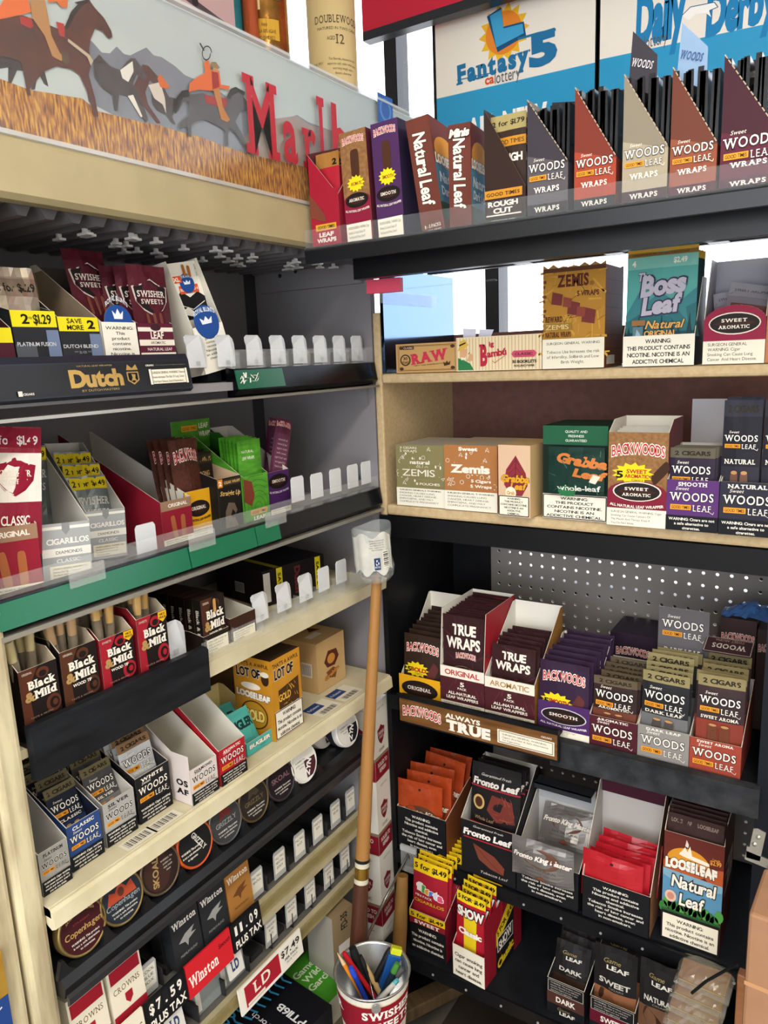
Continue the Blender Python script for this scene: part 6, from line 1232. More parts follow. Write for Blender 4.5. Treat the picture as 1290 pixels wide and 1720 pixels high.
def dutch(name, l1, l2, c, tri='6d7d9c', body='26282e'):
    def f(P):
        P.r(0, 0, 1, 1, body); P.r(0, 0, 0.45, 0.55, c); P.r(0, 0.78, 1, 1, 'e6d81f')
        if l1.startswith('2'): P.t('2', 0.30, 0.89, 0.15, 0.13, '1c1a12', b=0.03); P.t('FOR', 0.42, 0.90, 0.07, 0.035, '1c1a12'); P.t('$1.29', 0.68, 0.89, 0.40, 0.13, '1c1a12', b=0.02)
        else: P.t('SAVE', 0.40, 0.94, 0.36, 0.075, '1c1a12', b=0.02); P.t('MORE', 0.40, 0.84, 0.40, 0.075, '1c1a12', b=0.02); P.t('2', 0.80, 0.89, 0.16, 0.13, '1c1a12', b=0.04)
        P.p([(1, 0.74), (1, 0), (0.80, 0.06), (0.70, 0.40), (0.72, 0.74)], tri); P.p([(1, 0.06), (1, 0), (0.5, 0.0), (0.75, 0.05)], 'd9dce2')
        P.t(name, 0.46, 0.55, 0.86, 0.055, 'c9ccd2', b=0.015)
        if l2: P.t(l2, 0.48, 0.455, 0.42, 0.042, '9a9ca2')
    return f
XA = -0.026
p, w_, r_ = lput((33, 600), (109, 600), Z1, x=XA); H1 = hgt(Vector((p.x, p.y, Z1)), 519)
c1 = carton('cigar_carton', 'black PLATINUM FUSION carton with yellow 2 for $1.29 band', 'cigar box', p + Vector((0, 0, 0.0105)), (-0.10, 0, r_), carton_mesh(w_-0.001, 0.10, H1-0.0105, H1, '26282e', front=dutch('PLATINUM FUSION', '2', '', '50555e'), inner='2a2a2e', slope=0.3))
def sil2(P): P.r(0, 0, 1, 1, mat('a89c8c', rough=0.2, metal=0.5)); P.r(0, 0.74, 1, 0.90, mat('8f7f70', rough=0.2, metal=0.5)); P.t('2 for $1.29', 0.5, 0.82, 0.86, 0.075, '1c1a18', b=0.02)
o = pouch_mesh(w_-0.002, 0.135, 0.012, mat('a89c8c', rough=0.2, metal=0.5), sil2, 90, wav=0.002).build('cigar_pouch')
fan(o, c1, 3, (w_*0.48, 0.022, 0.006), (w_*0.42, 0.075, 0.02), 0.05, 0.15, 'crumpled silver cellophane pouch printed 2 for $1.29', 'silver pouches in the PLATINUM FUSION carton', yaw=0.1)
p, w_, r_ = lput((110, 600), (178, 599), Z1, x=XA)
carton('cigar_carton', 'black DUTCH BLEND carton with yellow SAVE MORE band, empty brown inside', 'cigar box', p + Vector((0, 0, 0.0115)), (-0.10, 0, r_), carton_mesh(w_-0.001, 0.11, H1-0.0175, 0.155, '2a2c30', front=dutch('DUTCH BLEND', 'SAVE', '*** SILVER ***', '2e3036'), inner='8a7a68', slope=0.85))
p, w_, r_ = lput((-25, 600), (31, 600), Z1, x=XA)
carton('cigar_carton', 'wine red carton with yellow band cut by the picture edge on the cabinet top shelf', 'cigar box', p + Vector((0, 0, 0.0115)), (-0.10, 0, r_), carton_mesh(w_-0.001, 0.11, H1-0.0315, 0.14, '3a1a24', front=lambda P: (P.r(0, 0, 1, 1, '4a1a28'), P.r(0, 0.74, 1, 1, 'e6d81f'), P.t('FUSION', 0.66, 0.45, 0.5, 0.05, 'a05a6a')), inner='4a2a30', slope=0.85))
def rb_front(P):
    P.r(0, 0, 1, 1, 'eeeadf'); P.warn(0, 0.22, 1, 1, 'eeeadf', '232120', ['WARNING:', 'This', 'product', 'contains', 'nicotine.', 'Nicotine is', 'an addictive', 'chemical.'], b=0.01)
def seal(P, u, v, r):
    q = P.w/P.h; P.e(u, v, r, r*q, '1f4a94'); P.t('ROYAL BLUNTS', u, v+r*q*0.55, r*1.7, r*q*0.26, 'd9e2f0', b=0.03, arch=r*q*0.2); P.p([(u-r*0.4, v-r*q*0.1), (u+r*0.4, v-r*q*0.1), (u+r*0.5, v+r*q*0.28), (u+r*0.2, v+r*q*0.1), (u, v+r*q*0.35), (u-r*0.2, v+r*q*0.1), (u-r*0.5, v+r*q*0.28)], 'e6ecf4')
p, w_, r_ = lput((180, 600), (238, 599), Z1, x=XA); Hrb = hgt(p, 540)-0.008
mb = carton_mesh(w_-0.001, 0.13, Hrb, 0.165, 'e6e2d8', front=rb_front, inner='6a625c', slope=0.9)
rad = w_*0.40; mb.poly([(w_/2+rad*math.cos(PI*i/18), 0.0006, Hrb+rad*math.sin(PI*i/18)) for i in range(19)][::-1], '8a8a92'); P = Paint(mb, (0, -0.0001, Hrb-0.02), (1, 0, 0), (0, 0, 1), w_, 0.06)
P.p([(0.5+rad/w_*math.cos(PI*i/18), (0.02+rad*math.sin(PI*i/18))/0.06) for i in range(19)], '1f4a94'); P.t('ROYAL BLUNTS', 0.5, 0.70, 0.62, 0.10, 'd9e2f0', b=0.02, arch=0.14); P.p([(0.38, 0.40), (0.62, 0.40), (0.66, 0.58), (0.57, 0.5), (0.5, 0.62), (0.43, 0.5), (0.34, 0.58)], 'e6ecf4')
c3 = carton('cigar_carton', 'white warning carton with round blue crown seal on the cabinet top shelf', 'cigar box', p + Vector((0, 0, 0.008)), (-0.06, 0, r_), mb)
def shield(P, u, v, w, h, c1, c2, l1='SWISHER', l2='SWEETS', tc='d9d2cc'):
    S = [(-0.5, 0.30), (-0.25, 0.36), (0, 0.5), (0.25, 0.36), (0.5, 0.30), (0.44, -0.1), (0.25, -0.35), (0, -0.5), (-0.25, -0.35), (-0.44, -0.1)]
    P.p([(u+x*w, v+y*h) for x, y in S], c1); P.p([(u+x*w*0.92, v+y*h*0.92) for x, y in S], c2); P.t(l1, u, v+h*0.10, w*0.78, h*0.17, tc, b=0.02, slab=True); P.t(l2, u, v-h*0.11, w*0.62, h*0.13, tc, b=0.02, slab=True)
def swp(P):
    P.r(0, 0, 1, 1, '4c1422'); shield(P, 0.5, 0.56, 0.92, 0.50, 'c9bcb8', '1d1517')
    for u in (0.34, 0.5, 0.64): P.cigar(u, 0.22, 0.035, 0.13, '6a3a2c', None, rot=8)
sw = pouch_mesh(0.064, 0.098, 0.010, mat('4c1422', rough=0.25), swp, 92, wav=0.0016).build('cigar_pouch')
fan(sw, c3, 1, (0.036, 0.050, 0.082), (0, 0, 0), 0.15, 0.15, 'maroon shield pouch standing high in the white warning carton', None, jx=0, jz=0, yaw=0)
def leafc(P):
    P.r(0, 0, 1, 1, '5a1830'); P.r(0, 0.86, 1, 0.93, 'e9e2d8'); P.e(0.5, 0.93, 0.15, 0.06, '3a1a24'); P.t('LEAF', 0.52, 0.80, 0.36, 0.12, 'efe9e0', b=0.03); P.r(0, 0.62, 1, 0.72, 'ebe4d6'); P.t('AROMATIC', 0.52, 0.67, 0.42, 0.045, '3a3030', b=0.01); P.t('NATURAL LEAF', 0.55, 0.56, 0.70, 0.05, 'dccad0', b=0.02); P.r(0, 0.46, 1, 0.50, 'ebe4d6')
p, w_, r_ = lput((239, 600), (298, 599), Z1, x=XA)
c4 = carton('cigar_carton', 'maroon and cream LEAF AROMATIC carton full of shield pouches', 'cigar box', p + Vector((0, 0, 0.006)), (-0.05, 0, r_), carton_mesh(w_-0.001, 0.12, hgt(p, 542)-0.006, 0.13, '5a1830', front=leafc, inner='7a4a50', slope=0.9))
s2_ = dup(sw); s2_['label'] = 'maroon shield pouch'; bpy.data.objects.remove(s2_)
sw2 = sw.copy(); COL.objects.link(sw2)
fan(sw2, c4, 4, (w_*0.60, 0.008, 0.058), (w_*0.36, 0.060, 0.062), 0.03, 0.12, 'maroon shield pouch standing in the LEAF AROMATIC carton', 'shield pouches in the LEAF AROMATIC carton', yaw=0.12, jx=0.003)
# tall white carton leaning
def rbt(P):
    P.r(0, 0, 1, 1, 'eae7de'); P.r(0, 0.30, 1, 0.56, '17171a'); P.p([(0.0, 0.56), (0.25, 0.66), (0.5, 0.57), (0.8, 0.63), (1, 0.56), (1, 0.5), (0, 0.5)], '17171a'); P.p([(0, 0.40), (0.35, 0.46), (0.7, 0.30), (0.4, 0.34)], 'eae7de'); P.line([(0.1, 0.5), (0.5, 0.42), (0.95, 0.5)], 0.001, 'eae7de')
    P.r(0.22, 0.62, 0.86, 0.72, 'd2522a'); P.t('ROLLS UP TO 4', 0.54, 0.67, 0.58, 0.035, 'f2e6d8', b=0.03); seal(P, 0.52, 0.74, 0.24); P.r(0.05, 0.76, 0.36, 0.84, 'd2522a'); P.t('XL', 0.2, 0.8, 0.2, 0.05, 'f2e6d8', b=0.04); P.cigar(0.52, 0.90, 0.045, 0.07, 'a8642c', None); P.cigar(0.68, 0.88, 0.045, 0.07, 'a8642c', None, rot=-10); P.t('HONEY ROLL', 0.92, 0.88, 0.3, 0.03, '3a3634', rot=-90)
pw_ = Xp(330, 600, -0.02); 
p = Vector((-0.03, Xp(344, 610, -0.03).y, Z1)); w_ = Xp(394, 610, -0.03).y-p.y
c5 = carton('cigar_carton', 'tall white and black blunt wrap carton leaning back, crown seal and rolls picture', 'cigar box', p + Vector((0, 0, 0.012)), (-0.12, -0.17, QY), carton_mesh(w_, 0.045, 0.068, 0.166, 'e6e2d8', inner='d9d4c8', slope=0.3, front=None))
mbx = MB(); P = Paint(mbx, (0.0015, 0.018, 0.045), (1, 0, 0), (0, 0, 1), w_-0.003, 0.118); mbx.poly([(0.0015, 0.0185, 0.045), (w_-0.0015, 0.0185, 0.045), (w_-0.0015, 0.0185, 0.163), (0.0015, 0.0185, 0.163)][::-1], 'e6e2d8'); rbt(P)
P = Paint(mbx, (0, -0.0003, 0), (1, 0, 0), (0, 0, 1), w_, 0.068); rb_front(P); P = Paint(mbx, (0, -0.0006, 0.06), (1, 0, 0), (0, 0, 1), w_, 0.05); seal(P, 0.5, 0.25, 0.40)
mbx.build('printed_front', c5)

# ================================================================ cabinet, second shelf
Z2 = 1.2355
def cig(P, big='CIGARILLOS', l2='DIAMONDS', l3='CLASSIC'):
    P.r(0, 0, 1, 1, 'a9adb1'); P.r(0, 0.90, 1, 0.95, 'eceae4'); P.p([(0.42, 1.0), (0.58, 1.0), (0.58, 0.88), (0.5, 0.80), (0.42, 0.88)], '8f9398'); P.t(big, 0.53, 0.705, 0.86, 0.095, 'f0eeea', b=0.03); P.r(0, 0.45, 1, 0.59, 'eceae4'); P.t(l2, 0.54, 0.52, 0.54, 0.055, '5a5c60'); P.t(l3, 0.52, 0.38, 0.48, 0.065, 'f0eeea', b=0.01); P.sgw(0.13, 0.06, 0.97, 0.30)
p, w_, r_ = lput((73, 985), (148, 986), Z2, yaw=math.radians(80), w=0.062); p.z = Z2+0.008; p.y -= 0.016; p.x = -0.036
Hc = hgt(p, 884)
ca = carton('cigarillo_carton', 'silver grey CIGARILLOS carton, emptier and nearer the cabinet post', 'cigar box', p, (-0.04, 0.08, r_), carton_mesh(w_, 0.125, Hc, 0.155, 'b4b8bc', front=cig, inner='d9d8d2', slope=0.9))
p2, w2, r2 = lput((150, 952), (212, 952), Z2, yaw=math.radians(80), w=0.058); p2.z += 0.008
cb = carton('cigarillo_carton', 'silver grey CIGARILLOS carton with yellow 2 for $1.49 tags', 'cigar box', p2, (-0.04, 0.07, r2), carton_mesh(w2, 0.125, hgt(p2, 861), 0.160, 'b4b8bc', front=cig, inner='d0cfca', slope=0.9))
def ssp(base, tag_y='e3cb1e', t='2 for $1.49', gl=0.25):
    def f(P):
        P.r(0, 0, 1, 1, mat(base, rough=gl, metal=0.3)); P.r(0, 0.84, 1, 0.98, tag_y); P.t(t, 0.5, 0.91, 0.88, 0.07, '1c1a18', b=0.02); P.t('SWISHER', 0.5, 0.70, 0.9, 0.09, 'd9d8d4', b=0.02, slab=True, it=0.1); P.t('SWEETS', 0.5, 0.56, 0.8, 0.08, 'd9d8d4', b=0.02, slab=True, it=0.1)
    return f
sp1 = pouch_mesh(w2-0.004, 0.125, 0.008, mat('7a8286', rough=0.25, metal=0.3), ssp('7a8286'), 94, wav=0.002).build('cigar_pouch')
fan(sp1, cb, 3, (w2*0.52, 0.014, -0.006), (w2*0.50, 0.075, 0.022), 0.30, 0.10, 'silver pouch with yellow 2 for $1.49 band in the fuller CIGARILLOS carton', 'silver pouches with yellow band', yaw=0.1)
q = sp1.copy(); COL.objects.link(q); q.matrix_basis = ca.matrix_basis @ Matrix.Translation((0.034, 0.105, 0.045)) @ Matrix.Rotation(-0.05, 4, 'X'); q['label'] = 'silver pouch with yellow band alone at the back of the emptier CIGARILLOS carton'
if 'group' in q: del q['group']
def orig(P):
    P.r(0, 0, 1, 1, '8e1c30'); P.r(0, 0.80, 1, 1, '9a7a62'); P.t('ORIGINAL', 0.55, 0.90, 0.62, 0.075, 'efe6dc', b=0.03); P.cigar(0.38, 0.42, 0.075, 0.26, 'a8623c', None, rot=8); P.cigar(0.68, 0.42, 0.075, 0.24, 'a8623c', None, rot=0); P.sgw(0.0, 0.0, 1, 0.20)
p, w_, r_ = lput((5, 985), (75, 1003), Z2, yaw=math.radians(70), w=0.060); 
p = Vector((-0.034, -0.777, Z2)); Hs = hgt(p, 905)
cs = carton('cigar_carton', 'red ORIGINAL carton with cigar picture beside the cabinet post', 'cigar box', p + Vector((0, 0, 0.005)), (-0.03, 0.02, math.radians(72)), carton_mesh(0.064, 0.11, 0.088, 0.12, '8e1c30', front=orig, inner='d9d4c8', slope=0.9))
def scl(P):
    P.r(0, 0, 1, 1, mat('8e1230', rough=0.2, metal=0.2)); P.r(0, 0.84, 1, 0.99, '8e1230'); P.t('2 for $1.49', 0.5, 0.90, 0.86, 0.07, 'e9dfe0', b=0.02); P.r(0, 0.42, 1, 0.80, 'e9e4dc'); shield(P, 0.5, 0.615, 0.78, 0.30, '8e1230', '8e1230', tc='efe6dc'); P.t('CLASSIC', 0.5, 0.28, 0.52, 0.075, 'efe6dc', b=0.02); P.t('ORIGINAL', 0.5, 0.17, 0.44, 0.035, 'd9b98a')
sc_ = pouch_mesh(0.060, 0.150, 0.009, mat('8e1230', rough=0.2, metal=0.2), scl, 96, wav=0.0016).build('cigar_pouch')
fan(sc_, cs, 4, (0.039, 0.008, 0.052), (0.037, 0.065, 0.046), 0.0, 0.05, 'red and white shield CLASSIC pouch in the red ORIGINAL carton beside the post', 'red and white CLASSIC pouches', yaw=0.04)
for o_ in [x for x in bpy.data.objects if x.get('group') == 'red and white CLASSIC pouches']: o_.rotation_euler.y += 0.10
p, w_, r_ = lput((275, 925), (325, 910), Z2); p.y += 0.002
H_ = hgt(p, 845)
def redleft(P): P.r(0, 0, 1, 1, '8e1c30')
carton('cigar_carton', 'big empty red ORIGINAL carton with tall white inner walls', 'cigar box', p, (0, 0, r_), carton_mesh(w_, 0.228, H_, 0.166, '8e1c30', front=orig, inner='dad7cf', slope=0.96))
def yel(P):
    P.r(0, 0, 1, 1, 'dfa31c'); P.oval(0.5, 0.62, 0.42, 0.17, '231a18', 'ORIGINAL'); P.t('ALL NATURAL LEAF WRAPPER', 0.5, 0.42, 0.84, 0.05, '2a1a0a', b=0.03, arch=-0.03); P.sgw(0.03, 0, 1, 0.22)
XB = -0.052
p, w_, r_ = lput((327, 890), (367, 880), Z2); p = Vector((XB-0.02, p.y+0.004, Z2)); w_ = 0.055; r_ = QY
p.y = Xp(330, 890, XB).y
H_ = hgt(p, 828)
cy = carton('cigar_carton', 'yellow ORIGINAL carton with burlap pouches on the cabinet second shelf', 'cigar box', p, (0, 0, r_), carton_mesh(w_, 0.075, H_, 0.085, 'dfa31c', front=yel, inner='dad5c8', slope=0.9, sidec='d9d4c8'))
DBR = mat('5a3024', rough=0.5, noise=0.6, nscale=200, h2='3a1c16')
o = pouch_mesh(0.056, 0.125, 0.009, DBR, lambda P: (P.r(0, 0, 1, 1, DBR), P.backwoods(0.52, 0.78, 0.80, 0.14, 0.035), P.burst(0.5, 0.15, 0.35, 0.12, 'e9d21e')), 97, wav=0.0014).build('cigar_pouch')
fan(o, cy, 4, (w_/2, 0.012, 0.030), (w_/2-0.006, 0.045, 0.030), 0.10, 0.16, 'brown burlap pouch with red arched lettering in the yellow ORIGINAL carton', 'burlap pouches in the yellow carton', yaw=0.15)
p = Vector((XB, Xp(372, 885, XB).y, Z2)); w_ = Xp(411, 875, XB).y-p.y
def su(P):
    P.r(0, 0, 1, 1, '1b1816'); P.r(0, 0.86, 1, 0.97, '3a3028'); P.r(0.02, 0.84, 0.22, 0.99, 'd9842a'); P.t('2', 0.12, 0.915, 0.10, 0.08, 'f2ece0', b=0.04); P.t('CIGAR WRAPS', 0.62, 0.915, 0.68, 0.05, 'd9b36a', b=0.02); P.t('Straight Up', 0.5, 0.72, 0.84, 0.085, 'd9b36a', b=0.02, it=0.3, rot=-4)
    P.p([(0.2, 0.05), (0.25, 0.4), (0.4, 0.55), (0.65, 0.52), (0.75, 0.38), (0.6, 0.28), (0.75, 0.12), (0.6, 0.02)], '6a5c50'); P.p([(0.45, 0.3), (0.55, 0.42), (0.66, 0.34), (0.56, 0.24)], '1b1816')
cst = carton('wrap_carton', 'black Straight Up wrap carton between the yellow and green cartons', 'cigar box', p + Vector((-0.002, 0, 0)), (0, 0.0, QY), carton_mesh(w_, 0.11, hgt(p, 806), 0.115, '1b1816', front=su, inner='d9b898', slope=0.9))
o = pouch_mesh(w_-0.003, 0.115, 0.005, '2a2420', lambda P: (P.r(0, 0.84, 1, 0.96, '3a3028'), P.t('2 CIGAR WRAPS', 0.5, 0.9, 0.9, 0.06, 'd9b36a', b=0.02), P.t('STRONG', 0.5, 0.7, 0.6, 0.07, 'd9b36a', b=0.02)), 98).build('wrap_pouch')
fan(o, cst, 3, (w_/2, 0.055, 0.012), (w_/2, 0.09, 0.016), 0.05, 0.08, 'black wrap pouch standing behind the Straight Up front', 'pouches in the Straight Up carton', yaw=0.05)
p = Vector((XB+0.002, Xp(412, 882, XB).y, Z2)); w_ = Xp(453, 872, XB).y-p.y
GRN = mat('58a52e', rough=0.35, noise=0.35, nscale=30, h2='3f8a24', stretch=(1, 1, 5))
def gl_(P):
    P.r(0, 0, 1, 1, GRN)
    for k in range(7): P.line([(0.55+0.14*k*math.cos(a), 0.35+0.11*k*math.sin(a)) for a in [PI*i/10 for i in range(-3, 12)] if 0 <= 0.55+0.14*k*math.cos(a) <= 1 and 0 <= 0.35+0.11*k*math.sin(a) <= 1], 0.0012, '3a7d22'); P.k -= 1
    P.k += 1; P.p([(0.02, 0.96), (0.34, 0.88), (0.42, 0.60), (0.28, 0.40), (0.0, 0.52)], '7a3a2a'); P.r(0.22, 0.22, 0.88, 0.32, 'e0a12a'); P.t('GOOD TIMES', 0.55, 0.27, 0.58, 0.055, '2a1a0c', b=0.02); P.t('LEAF', 0.55, 0.15, 0.44, 0.075, 'efeadc', b=0.05); P.t('WRAPS', 0.55, 0.045, 0.56, 0.075, 'efeadc', b=0.05)
cg = carton('wrap_carton', 'bright green swirl LEAF WRAPS carton on the cabinet second shelf', 'cigar box', p, (0, 0, QY), carton_mesh(w_, 0.13, 0.085, 0.150, GRN, front=gl_, inner='2f6a1e', slope=0.8, side=None))
o = pouch_mesh(w_-0.006, 0.132, 0.004, mat('6fc236', rough=0.3), lambda P: (P.r(0, 0.0, 1, 1, GRN), P.t('NATURAL', 0.4, 0.86, 0.5, 0.035, 'e9f0dc'), P.t('LEAF WRAPS', 0.4, 0.78, 0.5, 0.04, 'e9f0dc', b=0.02)), 99).build('wrap_pouch')
fan(o, cg, 6, (w_*0.55, 0.012, 0.010), (w_*0.52, 0.045, 0.015), 0.0, 0.05, 'bright green wrap pouch in the green swirl carton', 'green wrap pouches', yaw=0.06)
b = MB(); P = Paint(b, (0, 0, 0), (1, 0, 0), (0, 0, 1), w_*1.45, 0.05); b.poly([(0, 0.0008, 0), (w_*1.45, 0.0008, 0), (w_*1.45, 0.0008, 0.05), (0, 0.0008, 0.05)][::-1], 'd9d4c8'); P.r(0, 0, 1, 1, GRN); P.r(0.25, 0.62, 0.65, 0.82, 'e0a12a'); P.t('GOOD TIMES', 0.45, 0.72, 0.36, 0.1, '2a1a0c'); P.t('LEAF', 0.82, 0.78, 0.24, 0.17, 'efeadc', b=0.04); P.t('WRAPS', 0.84, 0.5, 0.3, 0.17, 'efeadc', b=0.04); P.t('NATURAL', 0.4, 0.42, 0.3, 0.1, 'e9f0dc')
b.build('raised_lid', cg, (-w_*0.42, 0.128, 0.125))
p = Vector((XB-0.006, Xp(458, 867, XB).y, Z2)); w_ = Xp(493, 855, XB).y-p.y
def pur(P): P.r(0, 0, 1, 1, '4b2560'); P.oval(0.5, 0.78, 0.46, 0.16, '1d1614', 'SMOOTH'); P.t('ALL NATURAL LEAF WRAPPER', 0.5, 0.58, 0.9, 0.045, 'e6dce8', b=0.02, arch=-0.03); P.sgw(0.05, 0, 1, 0.20)
cp = carton('cigar_carton', 'narrow purple SMOOTH carton at the far end of the cabinet second shelf', 'cigar box', p, (0, 0, QY), carton_mesh(w_, 0.14, hgt(p, 795), 0.155, '4b2560', front=pur, inner='dad6d0', slope=0.9))
def slimp(P): P.r(0, 0, 1, 1, mat('56223f', rough=0.3)); P.backwoods(0.5, 0.92, 0.84, 0.06, 0.012); P.r(0.1, 0.2, 0.9, 0.80, '6a3a54'); P.lines(['smooth all', 'natural leaf', 'cigars made', 'with sweet', 'aged leaf and', 'wrapped by', 'hand today'], 0.5, 0.72, 0.7, 0.03, 'c9b4c0', gap=2)
o = pouch_mesh(w_*0.78, 0.132, 0.005, mat('56223f', rough=0.3), slimp, 100).build('cigar_pouch')
fan(o, cp, 2, (w_*0.62, 0.016, 0.040), (w_*0.98, 0.045, 0.038), -0.02, 0.05, 'slim plum pouch with red arched lettering in the narrow purple carton', 'slim plum pouches', yaw=0.05)
for i_, o_ in enumerate([x for x in bpy.data.objects if x.get('group') == 'slim plum pouches']): o_.rotation_euler.y += 0.28
# ================================================================ cabinet, third shelf and its black tray
Z3 = 1.0785
def bm_art(l1, l2, c1, c2, ink='efe9dd'):
    def f(P):
        P.r(0, 0, 1, 1, '1e1614'); P.p([(0, 1), (0.5, 1), (0.30, 0.75), (0.22, 0.40), (0.25, 0), (0, 0)], c2); P.e(0.80, 0.22, 0.20, 0.17, c2); P.e(0.82, 0.22, 0.13, 0.11, '1e1614'); P.e(0.84, 0.22, 0.07, 0.06, c2); P.e(0.60, 0.86, 0.17, 0.10, c2); P.e(0.60, 0.84, 0.10, 0.06, '1e1614')
        P.t(l1, 0.20, 0.93, 0.26, 0.042, 'c9bcae', b=0.02); P.t('Black', 0.56, 0.70, 0.70, 0.145, ink, b=0.05, slab=True); P.t('Mild', 0.63, 0.50, 0.56, 0.145, ink, b=0.05, slab=True); P.t('&', 0.20, 0.50, 0.22, 0.17, 'b3905a', b=0.05)
        if l2: P.t(l2, 0.50, 0.34, 0.52, 0.055, ink, b=0.03)
        P.t('TASTE & AROMA', 0.45, 0.10, 0.6, 0.03, c1, b=0.0)
        if 'SWEETS' in l1: P.p([(0.70, 1.0), (0.99, 1.0), (0.99, 0.88), (0.85, 0.80), (0.70, 0.88)], 'e8b51e'); P.t('NICE', 0.845, 0.95, 0.18, 0.04, '2a1a12', b=0.02); P.t('PRICE', 0.845, 0.89, 0.22, 0.04, '2a1a12', b=0.02)
    return f
BMX = -0.006; WOODM = mat('c99a62', rough=0.5); WRAPM = mat('e6dcc0', rough=0.08, alpha=0.22, coat=1.0)
def cigar_stick(tip, body, wrap=True):
    o = MB(); o.tube([(0, 0, 0), (0, 0, 0.075)], 0.0048, body, n=10); m1 = o
    return m1
for k, (bl, br, tl, l1, l2, c1, c2, base, lab, nst, tipc, nm) in enumerate([
        ((41, 1211), (107, 1183), 1131, 'ORIGINAL', '', 'a08a7a', '5a3020', '1e1614', 'brown and black carton of cigars with cream plastic tips in the black tray', 8, 'd9c98e', 'cream'),
        ((110, 1181), (172, 1155), 1098, 'ORIGINAL', 'WOOD TIP', 'a08a7a', '54301e', '1e1614', 'brown and black WOOD TIP carton between the plain brown one and the red ones', 12, 'c08d54', 'wood'),
        ((175, 1154), (232, 1129), 1077, 'SWEETS', 'WOOD TIP', 'd08a8a', 'a3202f', '8e1c28', 'red WOOD TIP SWEETS carton with yellow price flag', 8, 'd9a22a', 'amber'),
        ((237, 1125), (288, 1105), 1042, 'SWEETS', '', 'd08a8a', 'a3202f', '8e1c28', 'red SWEETS carton without wood tips, at the far end of the black tray', 8, 'd9a22a', 'gold')]):
    p, w_, r_ = lput(bl, br, 0, x=BMX); p.z = Xp(bl[0], bl[1], BMX).z - 0.002
    p.z = 1.0785 + 0.0165; H_ = hgt(p, tl)
    ct = carton('cigar_carton', lab, 'cigar box', Vector((p.x, p.y, 1.0785)), (0, 0, r_), carton_mesh(w_-0.0025, 0.085, H_+0.0165, H_+0.030, base, inner='c9b9a0', frontc=base, slope=0.2))
    pm = MB(); P = Paint(pm, (0, -0.0003, 0.0165), (1, 0, 0), (0, 0, 1), w_-0.0025, H_); bm_art(l1, l2, c1, c2)(P)
    pf = pm.build('printed_front', ct)
    root = empty('tipped_cigar'); m = MB(); m.tube([(0, 0, 0), (0, 0, 0.062)], 0.0046, '4a2a1c', n=10); m.build('cigar_body', root); m = MB(); m.tube([(0, 0, 0.0622), (0, 0, 0.068), (0, 0, 0.088)], [0.0047, 0.0052, 0.0058], mat(tipc, rough=0.4), n=10); m.build('tip', root)
    m = MB(); m.tube([(0, 0, 0.001), (0, 0, 0.06), (0, 0, 0.088), (0, 0, 0.097)], [0.0062, 0.0064, 0.0070, 0.0055], WRAPM, n=10); m.build('cellophane_wrap', root)
    R = random.Random(200+k)
    for i in range(nst):
        c = root if i == 0 else dup(root)
        lx = 0.010+(w_-0.022)*((i*0.618) % 1); ly = 0.012+0.060*(i/nst)
        c.matrix_basis = ct.matrix_basis @ Matrix.Translation((lx, ly, 0.030+R.uniform(0, 0.018))) @ Matrix.Rotation(R.uniform(-0.16, 0.12), 4, 'Y') @ Matrix.Rotation(R.uniform(-0.12, 0.03), 4, 'X')
        tag(c, 'cellophane wrapped cigar with %s tip standing in the %s' % ({'cream': 'cream plastic', 'wood': 'wood', 'amber': 'amber', 'gold': 'golden plastic'}[nm], {'cream': 'plain brown carton', 'wood': 'brown WOOD TIP carton', 'amber': 'red WOOD TIP carton', 'gold': 'far red SWEETS carton'}[nm]), 'cigar', {'cream': 'cream tipped cigars', 'wood': 'wood tipped cigars', 'amber': 'amber tipped cigars', 'gold': 'golden tipped cigars'}[nm])
# row of packs in their low carton behind the tray
Z3b = 1.0735
p, w_, r_ = lput((341, 1062), (383, 1044), 0, x=-0.012); p.z = Z3b
ctr = carton('cigar_carton', 'low dark carton holding the row of eight black wood tip packs', 'cigar box', p, (0, 0, r_), carton_mesh(w_, 0.15, 0.030, 0.034, '231a18', front=lambda P: (P.r(0, 0, 1, 1, '231a18'), P.sgw(0.1, 0.05, 0.95, 0.75)), inner='4a3a34', slope=0.2))
pk = box_mesh(w_-0.004, 0.016, 0.084, '1a1514', front=bm_art('ORIGINAL', 'WOOD TIP', 'a08a7a', '4a2a1c'), leftart=lambda P: (P.r(0, 0, 1, 1, '16120f'), P.t('Black & Mild', 0.5, 0.5, 3.2, 0.075, 'c9c2b8', b=0.02, rot=-90)), topc='2a201c')
Paint(pk, (0, -0.0026, 0), (1, 0, 0), (0, 0, 1), w_-0.004, 0.084).cigar(0.52, 0.84, 0.06, 0.13, 'c9965a', None)
pk = pk.build('cigar_pack')
for i in range(8):
    c = pk if i == 0 else pk.copy()
    if i: COL.objects.link(c)
    c.matrix_basis = ctr.matrix_basis @ Matrix.Translation((0.002, 0.0025+i*0.0178, 0.0015))
    tag(c, 'front black wood tip cigar pack of the row of eight' if i == 0 else 'black wood tip cigar pack in the row behind the front one', 'cigar pack', None if i == 0 else 'black wood tip packs')
p, w_, r_ = lput((386, 1040), (428, 1022), 0, x=-0.012); p.z = Z3b
carton('cigar_carton', 'empty brown carton, torn white inside, beside the black wood tip packs', 'cigar box', p, (0, 0, r_), carton_mesh(w_, 0.15, 0.040, 0.058, '3a2018', front=lambda P: (P.r(0, 0, 1, 1, '3a2018'), P.sgw(0.08, 0.02, 0.95, 0.45)), inner='dad5ca', slope=0.8))
